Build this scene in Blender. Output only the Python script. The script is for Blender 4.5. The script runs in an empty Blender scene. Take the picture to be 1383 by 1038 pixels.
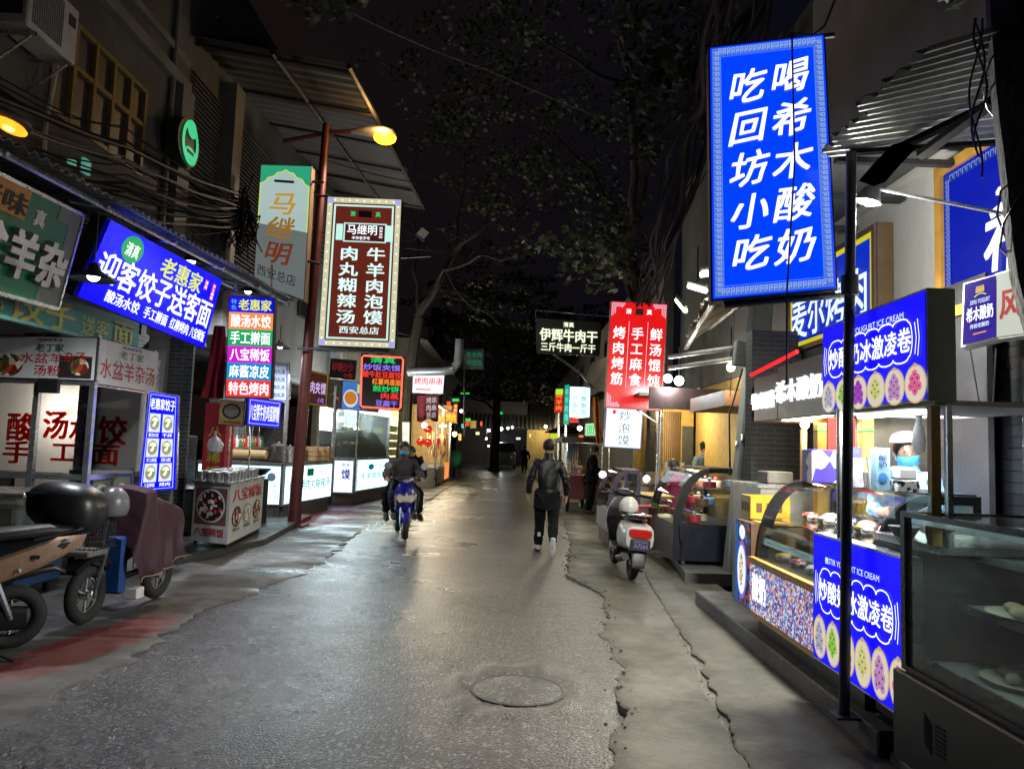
import bpy, bmesh, math, random
from mathutils import Vector as V, Matrix, noise
S = bpy.context.scene
C = S.collection
rnd = random.Random(7)
# ------------------------------------------------------------------ camera, sky, exposure
W, H, FPX, PITCH, ROLL, CZ = 1383, 1038, 1000.0, math.radians(4.8), math.radians(2.0), 1.62
_f = V((0, math.cos(PITCH), math.sin(PITCH))); _u0 = V((0, -math.sin(PITCH), math.cos(PITCH))); _r0 = V((1, 0, 0))
_R = math.cos(ROLL)*_r0 + math.sin(ROLL)*_u0
_U = -math.sin(ROLL)*_r0 + math.cos(ROLL)*_u0
cam_d = bpy.data.cameras.new('camera'); cam = bpy.data.objects.new('camera', cam_d); C.objects.link(cam)
cam_d.sensor_width = 36.0; cam_d.lens = 36.0*FPX/W; cam_d.clip_start = 0.05; cam_d.clip_end = 600
cam.matrix_world = Matrix(((_R.x, _U.x, -_f.x, 0), (_R.y, _U.y, -_f.y, 0), (_R.z, _U.z, -_f.z, CZ), (0, 0, 0, 1)))
S.camera = cam
wd = bpy.data.worlds.new('World'); S.world = wd; wd.use_nodes = True
bgn = wd.node_tree.nodes['Background']
_n = wd.node_tree.nodes; _l = wd.node_tree.links
_tc = _n.new('ShaderNodeTexCoord'); _sp = _n.new('ShaderNodeSeparateXYZ'); _rp = _n.new('ShaderNodeValToRGB')      # brown town glow to the left, navy to the right
_l.new(_tc.outputs['Generated'], _sp.inputs[0]); _mr = _n.new('ShaderNodeMapRange'); _mr.inputs['From Min'].default_value = -0.5; _mr.inputs['From Max'].default_value = 0.35
_l.new(_sp.outputs[0], _mr.inputs['Value']); _l.new(_mr.outputs[0], _rp.inputs['Fac']); _l.new(_rp.outputs[0], bgn.inputs[0])
_rp.color_ramp.elements[0].color = (0.55, 0.32, 0.26, 1); _rp.color_ramp.elements[1].color = (0.18, 0.19, 0.42, 1)
bgn.inputs[1].default_value = 0.012      # city night sky
S.view_settings.view_transform = 'Standard'; S.view_settings.look = 'None'
S.view_settings.exposure = 0.28; S.view_settings.gamma = 1.0
try:
    S.cycles.max_bounces = 6; S.cycles.diffuse_bounces = 3; S.cycles.glossy_bounces = 3; S.cycles.transparent_max_bounces = 14
    S.cycles.sample_clamp_indirect = 4.0; S.cycles.sample_clamp_direct = 40.0
    S.cycles.caustics_reflective = False; S.cycles.caustics_refractive = False
    S.cycles.use_denoising = True
except Exception: pass

# measured from the photograph: a pixel of the 1383 x 1038 photo at a distance, on the ground or on a wall plane
def ray(px, py): return _f + _R*((px-W/2)/FPX) - _U*((py-H/2)/FPX)
def at(px, py, Y):
    d = ray(px, py); return V((0, 0, CZ)) + d*(Y/d.y)
def gnd(px, py, z=0.0):
    d = ray(px, py); return V((0, 0, CZ)) + d*((z-CZ)/d.z)
def wl(px, py, X):
    d = ray(px, py); return V((0, 0, CZ)) + d*(X/d.x)

# ------------------------------------------------------------------ objects
def tag(o, label=None, cat=None, group=None, kind=None):
    if label: o['label'] = label
    if cat: o['category'] = cat
    if group: o['group'] = group
    if kind: o['kind'] = kind
    return o
def thing(name, label, cat, loc=(0, 0, 0), group=None, rz=0):
    o = bpy.data.objects.new(name, None); C.objects.link(o); o.location = loc; o.rotation_euler = (0, 0, rz)
    o.empty_display_size = 0.2
    return tag(o, label, cat, group)
def dup(root, loc=None, rz=None, label=None, scale=None):
    def cp(o, par):
        c = o.copy(); C.objects.link(c); c.parent = par
        for ch in [k for k in o.children]: cp(ch, c)
        return c
    r = cp(root, None)
    if loc is not None: r.location = loc
    if rz is not None: r.rotation_euler = (0, 0, rz)
    if scale is not None: r.scale = (scale,)*3 if isinstance(scale, (int, float)) else scale
    if label: r['label'] = label
    return r
def rootpos(o):
    p = V(o.location); q = o.parent
    while q is not None: p = p + V(q.location); q = q.parent
    return p

class MB:
    def __init__(s): s.v = []; s.f = []; s.sm = []
    def add(s, vs, fs, smooth=False):
        b = len(s.v); s.v += [V(p) for p in vs]; s.f += [tuple(b+i for i in f) for f in fs]; s.sm += [smooth]*len(fs); return s
    def box(s, c, size, rot=None, bev=0.0):
        hx, hy, hz = (k/2 for k in size); c = V(c)
        R = rot if rot is not None else Matrix.Identity(3)
        if bev > 0 and min(hx, hy, hz) > bev*1.05:
            b = bev; vs = []; idx = {}
            for sx in (-1, 1):
                for sy in (-1, 1):
                    for sz in (-1, 1):
                        for a in range(3):
                            p = [sx*(hx-b), sy*(hy-b), sz*(hz-b)]
                            p[a] = (sx*hx, sy*hy, sz*hz)[a]
                            idx[(sx, sy, sz, a)] = len(vs); vs.append(c+R@V(p))
            fs = []
            for a in range(3):
                o1, o2 = [k for k in range(3) if k != a]
                for sg in (-1, 1):
                    loop = []
                    for (p, q) in ((-1, -1), (1, -1), (1, 1), (-1, 1)):
                        t = [0, 0, 0]; t[a] = sg; t[o1] = p; t[o2] = q; loop.append(idx[(*t, a)])
                    fs.append(loop)
            for a in range(3):
                o1, o2 = [k for k in range(3) if k != a]
                for p in (-1, 1):
                    for q in (-1, 1):
                        t = [0, 0, 0]; t[o1] = p; t[o2] = q
                        t[a] = -1; i0, i1 = idx[(*t, o1)], idx[(*t, o2)]
                        t[a] = 1; i2, i3 = idx[(*t, o2)], idx[(*t, o1)]
                        fs.append([i0, i1, i2, i3])
            for sx in (-1, 1):
                for sy in (-1, 1):
                    for sz in (-1, 1): fs.append([idx[(sx, sy, sz, a)] for a in range(3)])
            return s.add(vs, fs)
        vs = [c+R@V((x*hx, y*hy, z*hz)) for x in (-1, 1) for y in (-1, 1) for z in (-1, 1)]
        return s.add(vs, [(0, 1, 3, 2), (4, 6, 7, 5), (0, 4, 5, 1), (2, 3, 7, 6), (0, 2, 6, 4), (1, 5, 7, 3)])
    def bb(s, p, q, bev=0.0):
        p, q = V(p), V(q); return s.box((p+q)/2, [abs(a) for a in (q-p)], None, bev)
    def quad(s, a, b, c, d): return s.add([a, b, c, d], [(0, 1, 2, 3)])
    def poly(s, pts): return s.add(pts, [tuple(range(len(pts)))])
    def prism(s, pts, vec):
        n = len(pts); vec = V(vec); pts = [V(p) for p in pts]
        return s.add(pts+[p+vec for p in pts], [tuple(range(n))[::-1], tuple(range(n, 2*n))]+[(i, (i+1) % n, n+(i+1) % n, n+i) for i in range(n)])
    def loft(s, rings, close=True, caps=True, smooth=True):
        n = len(rings[0]); vs = [p for r in rings for p in r]; fs = []
        for i in range(len(rings)-1):
            for j in range(n if close else n-1):
                k = (j+1) % n; fs.append((i*n+j, i*n+k, (i+1)*n+k, (i+1)*n+j))
        s.add(vs, fs, smooth)
        if caps and close:
            s.add(rings[0], [tuple(range(n))[::-1]]); s.add(rings[-1], [tuple(range(n))])
        return s
    def tube(s, path, r, n=8, caps=True, flat=1.0, updir=None):
        P = [V(p) for p in path]; rs = r if isinstance(r, (list, tuple)) else [r]*len(P)
        rings = []; up = V(updir) if updir else None
        for i, p in enumerate(P):
            t = (P[min(i+1, len(P)-1)]-P[max(i-1, 0)])
            if t.length < 1e-9: t = V((0, 0, 1))
            t.normalize()
            if up is None:
                up = V((0, 0, 1)) if abs(t.z) < 0.9 else V((1, 0, 0))
            a = (up - t*up.dot(t))
            if a.length < 1e-6: a = t.orthogonal()
            a.normalize(); up = a if not updir else V(updir); b = t.cross(a)
            rings.append([p + (a*math.cos(k*2*math.pi/n)*flat + b*math.sin(k*2*math.pi/n))*rs[i] for k in range(n)])
        return s.loft(rings, True, caps)
    def lathe(s, prof, c, axis=(0, 0, 1), n=20, smooth=True, caps=True):
        c = V(c); ax = V(axis).normalized(); a = ax.orthogonal().normalized(); b = ax.cross(a)
        rings = [[c+ax*z+(a*math.cos(k*2*math.pi/n)+b*math.sin(k*2*math.pi/n))*max(r, 1e-4) for k in range(n)] for r, z in prof]
        return s.loft(rings, True, caps, smooth)
    def torus(s, c, axis, R, r, n=28, m=10):
        c = V(c); ax = V(axis).normalized(); a = ax.orthogonal().normalized(); b = ax.cross(a); rings = []
        for i in range(n):
            d = a*math.cos(i*2*math.pi/n)+b*math.sin(i*2*math.pi/n)
            rings.append([c+d*(R+r*math.cos(j*2*math.pi/m))+ax*r*math.sin(j*2*math.pi/m) for j in range(m)])
        rings.append(rings[0]); return s.loft(rings, True, False)
    def ball(s, c, r, n=14, m=9, rot=None, top=1.0, bot=1.0):
        c = V(c); rr = V(r) if not isinstance(r, (int, float)) else V((r, r, r)); R = rot if rot is not None else Matrix.Identity(3)
        rings = []
        for i in range(m+1):
            th = math.pi*i/m
            z = -math.cos(th); q = max(math.sin(th), 1e-3)
            if z > top: z = top
            if z < -bot: z = -bot
            rings.append([c+R@V((rr.x*q*math.cos(k*2*math.pi/n), rr.y*q*math.sin(k*2*math.pi/n), rr.z*z)) for k in range(n)])
        return s.loft(rings, True, True)
    def build(s, name, mat, parent=None, origin=None, **tags):
        if not s.v: return None
        me = bpy.data.meshes.new(name)
        if origin is None:
            lo = V([min(p[i] for p in s.v) for i in range(3)]); hi = V([max(p[i] for p in s.v) for i in range(3)])
            origin = V(((lo.x+hi.x)/2, (lo.y+hi.y)/2, lo.z))
        origin = V(origin)
        me.from_pydata([p-origin for p in s.v], [], s.f); me.update()
        me.polygons.foreach_set('use_smooth', s.sm)
        bm = bmesh.new(); bm.from_mesh(me); bmesh.ops.recalc_face_normals(bm, faces=bm.faces); bm.to_mesh(me); bm.free()
        if any(s.sm):
            try: me.set_sharp_from_angle(angle=math.radians(42))
            except Exception: pass
        me.materials.append(mat)
        o = bpy.data.objects.new(name, me); C.objects.link(o)
        if parent is not None:
            o.parent = parent; o.location = origin - rootpos(parent)
        else: o.location = origin
        tag(o, **tags)
        return o

# ------------------------------------------------------------------ materials
def lin(h):
    h = h.lstrip('#'); o = []
    for i in (0, 2, 4):
        c = int(h[i:i+2], 16)/255; o.append(c/12.92 if c <= 0.04045 else ((c+0.055)/1.055)**2.4)
    return (*o, 1.0)
_mats = {}
def M(name, col, rough=0.6, metal=0.0, var=0.25, scale=6.0, bump=0.1, bscale=40.0, dirt=0.0, spec=0.5, rvar=0.12):
    if name in _mats: return _mats[name]
    m = bpy.data.materials.new(name); m.use_nodes = True; t = m.node_tree; N = t.nodes; L = t.links
    b = N['Principled BSDF']; col = lin(col) if isinstance(col, str) else (*col, 1.0)
    tc = N.new('ShaderNodeTexCoord'); nz = N.new('ShaderNodeTexNoise'); nz.inputs['Scale'].default_value = scale; nz.inputs['Detail'].default_value = 8
    nz.inputs['Roughness'].default_value = 0.65
    L.new(tc.outputs['Object'], nz.inputs['Vector'])
    r = N.new('ShaderNodeValToRGB'); r.color_ramp.elements[0].position = 0.3; r.color_ramp.elements[1].position = 0.72
    lo = tuple(max(0, c*(1-var)) for c in col[:3]); hi = tuple(min(1, c*(1+var*0.8)) for c in col[:3])
    r.color_ramp.elements[0].color = (*lo, 1); r.color_ramp.elements[1].color = (*hi, 1)
    L.new(nz.outputs['Fac'], r.inputs['Fac']); out = r.outputs['Color']
    if dirt > 0:
        n2 = N.new('ShaderNodeTexNoise'); n2.inputs['Scale'].default_value = scale*0.35; n2.inputs['Detail'].default_value = 10; n2.inputs['Roughness'].default_value = 0.75
        mp = N.new('ShaderNodeMapping'); mp.inputs['Scale'].default_value = (1.6, 1.6, 0.5); L.new(tc.outputs['Object'], mp.inputs['Vector']); L.new(mp.outputs[0], n2.inputs['Vector'])
        rr = N.new('ShaderNodeValToRGB'); rr.color_ramp.elements[0].position = 0.48; rr.color_ramp.elements[1].position = 0.7
        L.new(n2.outputs['Fac'], rr.inputs['Fac'])
        mx = N.new('ShaderNodeMix'); mx.data_type = 'RGBA'; mu = N.new('ShaderNodeMath'); mu.operation = 'MULTIPLY'; mu.inputs[1].default_value = dirt
        L.new(rr.outputs['Color'], mu.inputs[0]); L.new(mu.outputs[0], mx.inputs['Factor']); L.new(out, mx.inputs['A'])
        mx.inputs['B'].default_value = (col[0]*0.25+0.012, col[1]*0.24+0.01, col[2]*0.2+0.007, 1); out = mx.outputs['Result']
    L.new(out, b.inputs['Base Color'])
    b.inputs['Metallic'].default_value = metal
    rm = N.new('ShaderNodeMapRange'); rm.inputs['To Min'].default_value = max(0.02, rough-rvar); rm.inputs['To Max'].default_value = min(1, rough+rvar)
    L.new(nz.outputs['Fac'], rm.inputs['Value']); L.new(rm.outputs['Result'], b.inputs['Roughness'])
    b.inputs['Specular IOR Level'].default_value = spec
    if bump > 0:
        n3 = N.new('ShaderNodeTexNoise'); n3.inputs['Scale'].default_value = bscale; n3.inputs['Detail'].default_value = 4; L.new(tc.outputs['Object'], n3.inputs['Vector'])
        bp = N.new('ShaderNodeBump'); bp.inputs['Strength'].default_value = bump; bp.inputs['Distance'].default_value = 0.02
        L.new(n3.outputs['Fac'], bp.inputs['Height']); L.new(bp.outputs['Normal'], b.inputs['Normal'])
    _mats[name] = m; return m
def E(name, col, st=1.0, sample=True, var=0.12, scale=3.0):
    """a surface that gives off light: lit sign faces, tubes, lettering"""
    if name in _mats: return _mats[name]
    if st < 4: st *= 0.78
    m = bpy.data.materials.new(name); m.use_nodes = True; t = m.node_tree; N = t.nodes; L = t.links
    N.remove(N['Principled BSDF']); e = N.new('ShaderNodeEmission'); col = lin(col) if isinstance(col, str) else (*col, 1.0)
    e.inputs['Color'].default_value = col; e.inputs['Strength'].default_value = st
    if var > 0:
        tc = N.new('ShaderNodeTexCoord'); nz = N.new('ShaderNodeTexNoise'); nz.inputs['Scale'].default_value = scale; L.new(tc.outputs['Object'], nz.inputs['Vector'])
        r = N.new('ShaderNodeMapRange'); r.inputs['To Min'].default_value = st*(1-var*1.6); r.inputs['To Max'].default_value = st*(1+var*1.6)
        L.new(nz.outputs['Fac'], r.inputs['Value']); L.new(r.outputs['Result'], e.inputs['Strength'])
    gl = N.new('ShaderNodeBsdfGlossy'); gl.inputs['Roughness'].default_value = 0.25; gl.inputs['Color'].default_value = (0.04, 0.04, 0.04, 1)
    ad = N.new('ShaderNodeAddShader'); L.new(e.outputs[0], ad.inputs[0]); L.new(gl.outputs[0], ad.inputs[1])
    L.new(ad.outputs[0], N['Material Output'].inputs['Surface'])
    if not sample:
        try: m.cycles.emission_sampling = 'NONE'
        except Exception: pass
    _mats[name] = m; return m
def glass(name, tint=(0.9, 0.95, 0.95), refl=0.9, rough=0.03, haze=0.0):
    if name in _mats: return _mats[name]
    m = bpy.data.materials.new(name); m.use_nodes = True; t = m.node_tree; N = t.nodes; L = t.links
    N.remove(N['Principled BSDF']); tr = N.new('ShaderNodeBsdfTransparent'); tr.inputs['Color'].default_value = (*tint, 1)
    g = N.new('ShaderNodeBsdfGlossy'); g.inputs['Roughness'].default_value = rough; fr = N.new('ShaderNodeFresnel'); fr.inputs['IOR'].default_value = 1.5
    mu = N.new('ShaderNodeMath'); mu.operation = 'MULTIPLY'; mu.inputs[1].default_value = refl; L.new(fr.outputs[0], mu.inputs[0])
    mx = N.new('ShaderNodeMixShader'); L.new(mu.outputs[0], mx.inputs[0]); L.new(tr.outputs[0], mx.inputs[1]); L.new(g.outputs[0], mx.inputs[2]); out = mx
    if haze > 0:
        d = N.new('ShaderNodeBsdfDiffuse'); d.inputs['Color'].default_value = (0.5, 0.55, 0.5, 1)
        tc = N.new('ShaderNodeTexCoord'); nz = N.new('ShaderNodeTexNoise'); nz.inputs['Scale'].default_value = 4; nz.inputs['Detail'].default_value = 6; L.new(tc.outputs['Object'], nz.inputs['Vector'])
        mr = N.new('ShaderNodeMapRange'); mr.inputs['From Min'].default_value = 0.35; mr.inputs['From Max'].default_value = 0.75; mr.inputs['To Min'].default_value = haze*0.4; mr.inputs['To Max'].default_value = haze
        L.new(nz.outputs['Fac'], mr.inputs['Value'])
        m2 = N.new('ShaderNodeMixShader'); L.new(mr.outputs[0], m2.inputs[0]); L.new(mx.outputs[0], m2.inputs[1]); L.new(d.outputs[0], m2.inputs[2]); out = m2
    L.new(out.outputs[0], N['Material Output'].inputs['Surface']); _mats[name] = m; return m
def bricks(name, c1, c2, mortar, bw=0.24, bh=0.065, axes='yz', rough=0.75, msz=0.008):
    if name in _mats: return _mats[name]
    m = bpy.data.materials.new(name); m.use_nodes = True; t = m.node_tree; N = t.nodes; L = t.links; b = N['Principled BSDF']
    g = N.new('ShaderNodeNewGeometry'); sp = N.new('ShaderNodeSeparateXYZ'); cb = N.new('ShaderNodeCombineXYZ'); L.new(g.outputs['Position'], sp.inputs[0])
    ix = {'x': 0, 'y': 1, 'z': 2}; L.new(sp.outputs[ix[axes[0]]], cb.inputs[0]); L.new(sp.outputs[ix[axes[1]]], cb.inputs[1])
    bt = N.new('ShaderNodeTexBrick'); bt.inputs['Scale'].default_value = 1.0; bt.inputs['Brick Width'].default_value = bw; bt.inputs['Row Height'].default_value = bh; bt.inputs['Mortar Size'].default_value = msz
    bt.inputs['Color1'].default_value = lin(c1); bt.inputs['Color2'].default_value = lin(c2); bt.inputs['Mortar'].default_value = lin(mortar)
    L.new(cb.outputs[0], bt.inputs['Vector']); nz = N.new('ShaderNodeTexNoise'); nz.inputs['Scale'].default_value = 3.5; nz.inputs['Detail'].default_value = 9; L.new(g.outputs['Position'], nz.inputs['Vector'])
    mx = N.new('ShaderNodeMix'); mx.data_type = 'RGBA'; mx.blend_type = 'MULTIPLY'; mx.inputs['Factor'].default_value = 0.7; L.new(bt.outputs['Color'], mx.inputs['A']); L.new(nz.outputs['Color'], mx.inputs['B'])
    L.new(mx.outputs['Result'], b.inputs['Base Color']); b.inputs['Roughness'].default_value = rough
    bp = N.new('ShaderNodeBump'); bp.inputs['Strength'].default_value = 0.5; bp.inputs['Distance'].default_value = 0.01; bp.invert = True; L.new(bt.outputs['Fac'], bp.inputs['Height']); L.new(bp.outputs['Normal'], b.inputs['Normal'])
    _mats[name] = m; return m

def boxes(name, mat, root, *bs):
    for p, q in bs: MB().bb(p, q).build(name, mat, root)
def tubes(name, mat, root, r, *paths):
    for p in paths: MB().tube(p, r, 6).build(name, mat, root)
def lamp(parent, kind, loc, power, col=(1, 1, 1), size=0.1, rot=None, spot=150, name='bulb_light', blend=0.6):
    d = bpy.data.lights.new(name, kind); d.energy = power; d.color = col
    if kind == 'AREA': d.shape = 'RECTANGLE'; d.size = size[0]; d.size_y = size[1]
    else: d.shadow_soft_size = size
    if kind == 'SPOT': d.spot_size = math.radians(spot); d.spot_blend = blend
    o = bpy.data.objects.new(name, d); C.objects.link(o); o.parent = parent
    o.location = V(loc) - rootpos(parent)
    if rot is not None: o.rotation_euler = rot
    return o

# ------------------------------------------------------------------ writing
_glyph = {}
def glyphs(txt):
    k = txt
    if k in _glyph: return _glyph[k]
    c = bpy.data.curves.new('writing', 'FONT'); c.body = txt; c.resolution_u = 3; c.fill_mode = 'FRONT'
    o = bpy.data.objects.new('writing', c); C.objects.link(o)
    dg = bpy.context.evaluated_depsgraph_get(); me = bpy.data.meshes.new_from_object(o.evaluated_get(dg))
    vs = [(v.co.x, v.co.y) for v in me.vertices]; fs = [tuple(p.vertices) for p in me.polygons]
    bpy.data.objects.remove(o); bpy.data.curves.remove(c); bpy.data.meshes.remove(me)
    _glyph[k] = (vs, fs); return vs, fs

class Board:
    """a sign: case + face, and a mapping of its front from (u, v) in 0..1 to space"""
    def __init__(s, name, label, cat, TL, TR, BR, BL, face, case=None, thick=0.12, group=None, frame=0.0, frame_mat=None, root=None, face_name='face'):
        s.c = [V(p) for p in (TL, TR, BR, BL)]
        TL, TR, BR, BL = s.c
        s.n = ((TR-BL).cross(TL-BR)).normalized()
        s.w = ((TR-TL).length+(BR-BL).length)/2; s.h = ((TL-BL).length+(TR-BR).length)/2
        s.root = root if root is not None else thing(name, label, cat, (BL+BR)/2-s.n*thick/2, group)
        dev = abs(((TL+BR)/2-(TR+BL)/2).dot(s.n)); ng = 10 if dev > 0.001 else 1
        if thick > 0 and case is not None:
            e = 0.012; o_ = -0.004-dev; q = [s.P(-e/s.w, 1+e/s.h, o_), s.P(1+e/s.w, 1+e/s.h, o_), s.P(1+e/s.w, -e/s.h, o_), s.P(-e/s.w, -e/s.h, o_)]
            MB().prism(q, -s.n*thick).build('case', case, s.root)
        if face is not None: MB().add([s.P(i/ng, j/ng, 0) for j in range(ng+1) for i in range(ng+1)], [(j*(ng+1)+i, j*(ng+1)+i+1, (j+1)*(ng+1)+i+1, (j+1)*(ng+1)+i) for j in range(ng) for i in range(ng)]).build(face_name, face, s.root)
        if frame > 0: s.edge(frame_mat or case, frame, 0.0, 0.015, 'frame')
    def P(s, u, v, off=0.0):
        TL, TR, BR, BL = s.c
        return (BL*(1-u)+BR*u)*(1-v)+(TL*(1-u)+TR*u)*v + s.n*off
    def text(s, txt, u0, v0, u1, v1, mat, off=0.006, bold=0.012, vert=False, name='lettering', ext=0.0, pad=0.08, shear=0.0, mb=None):
        b = mb or MB()
        def put(t, a0, b0, a1, b1):
            vs, fs = glyphs(t)
            if not vs: return
            if len(t) == 1 and ord(t) > 0x2E80: x0, x1, y0, y1 = 0.02, 0.98, -0.10, 0.87
            else:
                x0 = min(p[0] for p in vs); x1 = max(p[0] for p in vs)
                if any(ord(ch) > 0x2E80 for ch in t): y0, y1 = -0.10, 0.87
                else: y0 = min(p[1] for p in vs); y1 = max(p[1] for p in vs)
            if shear > 0 and len(t) == 1:      # running-hand characters: strokes climb and lean, with a swelling line
                vs = [(p[0]+shear*(p[1]-0.4)+0.018*math.sin(p[1]*9+p[0]*4), p[1]+shear*0.55*(p[0]-0.5)+0.016*math.sin(p[0]*8+1)) for p in vs]
            bb = bold*0.9; lay = [(0, 0)] if bold <= 0.008 else [(-bb, -bb*.7), (bb, -bb*.7), (-bb, bb*.7), (bb, bb*.7)]
            for li, (lx, ly) in enumerate(lay):
              m = lambda p, o: s.P(a0+(p[0]+lx-x0)/(x1-x0)*(a1-a0), b0+(p[1]+ly-y0)/(y1-y0)*(b1-b0), o+li*0.0004)
              if ext > 0:
                  n = len(vs); ed = {}
                  for f in fs:
                      for i in range(len(f)): ed[(f[i], f[(i+1) % len(f)])] = 1
                  sides = [(e[0], e[1], e[1]+n, e[0]+n) for e in ed if (e[1], e[0]) not in ed]
                  b.add([m(p, off+ext) for p in vs]+[m(p, off) for p in vs], list(fs)+sides)
              else: b.add([m(p, off) for p in vs], fs)
        if vert:
            n = len(txt); h = (v1-v0)/n
            for i, ch in enumerate(txt): put(ch, u0, v1-(i+1)*h+h*pad, u1, v1-i*h-h*pad)
        else: put(txt, u0, v0, u1, v1)
        if mb is None: return b.build(name, mat, s.root)
        return b
    def rect(s, u0, v0, u1, v1, mat, off=0.004, name='panel', mb=None):
        b = mb or MB(); b.quad(s.P(u0, v0, off), s.P(u1, v0, off), s.P(u1, v1, off), s.P(u0, v1, off))
        return b if mb is not None else b.build(name, mat, s.root)
    def edge(s, mat, w, inset=0.0, off=0.005, name='border', mb=None, solid=True):
        b = mb or MB(); du, dv = w/s.w, w/s.h; iu, iv = inset/s.w, inset/s.h
        for (a, c, d, e) in ((iu, iv, 1-iu, iv+dv), (iu, 1-iv-dv, 1-iu, 1-iv), (iu, iv+dv, iu+du, 1-iv-dv), (1-iu-du, iv+dv, 1-iu, 1-iv-dv)):
            if solid and off > 0.01: b.prism([s.P(a, c, 0.001), s.P(d, c, 0.001), s.P(d, e, 0.001), s.P(a, e, 0.001)], s.n*off)
            else: b.quad(s.P(a, c, off), s.P(d, c, off), s.P(d, e, off), s.P(a, e, off))
        return b if mb is not None else b.build(name, mat, s.root)
    def disc(s, u, v, ru, rv, mat, off=0.005, name='picture', n=20, mb=None, r0=0.0):
        b = mb or MB()
        if r0 > 0:
            o = [s.P(u+ru*math.cos(k*2*math.pi/n), v+rv*math.sin(k*2*math.pi/n), off) for k in range(n)]
            i = [s.P(u+r0*ru*math.cos(k*2*math.pi/n), v+r0*rv*math.sin(k*2*math.pi/n), off) for k in range(n)]
            b.add(o+i, [(k, (k+1) % n, n+(k+1) % n, n+k) for k in range(n)])
        else: b.poly([s.P(u+ru*math.cos(k*2*math.pi/n), v+rv*math.sin(k*2*math.pi/n), off) for k in range(n)])
        return b if mb is not None else b.build(name, mat, s.root)
    def line(s, pts, w, off=0.006, mb=None, mat=None, name='outline', closed=False):
        b = mb or MB(); pts = list(pts)+([pts[0]] if closed else [])
        q = [V((p[0]*s.w, p[1]*s.h, 0)) for p in pts]
        for i in range(len(q)-1):
            d = (q[i+1]-q[i]);
            if d.length < 1e-6: continue
            d.normalize(); nn = V((-d.y, d.x, 0))*w/2; e = d*w*0.3
            b.quad(*[s.P(p.x/s.w, p.y/s.h, off) for p in (q[i]-e-nn, q[i+1]+e-nn, q[i+1]+e+nn, q[i]-e+nn)])
        return b if mb is not None else b.build(name, mat, s.root)
def quadpx(tl, tr, br, bl, YL, YR): return at(*tl, YL), at(*tr, YR), at(*br, YR), at(*bl, YL)
def quadX(x0y, x1y, z0, z1, X):      # plane X = const, seen from the street; x0y = Y of the side at the viewer's left
    return V((X, x0y, z1)), V((X, x1y, z1)), V((X, x1y, z0)), V((X, x0y, z0))
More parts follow.
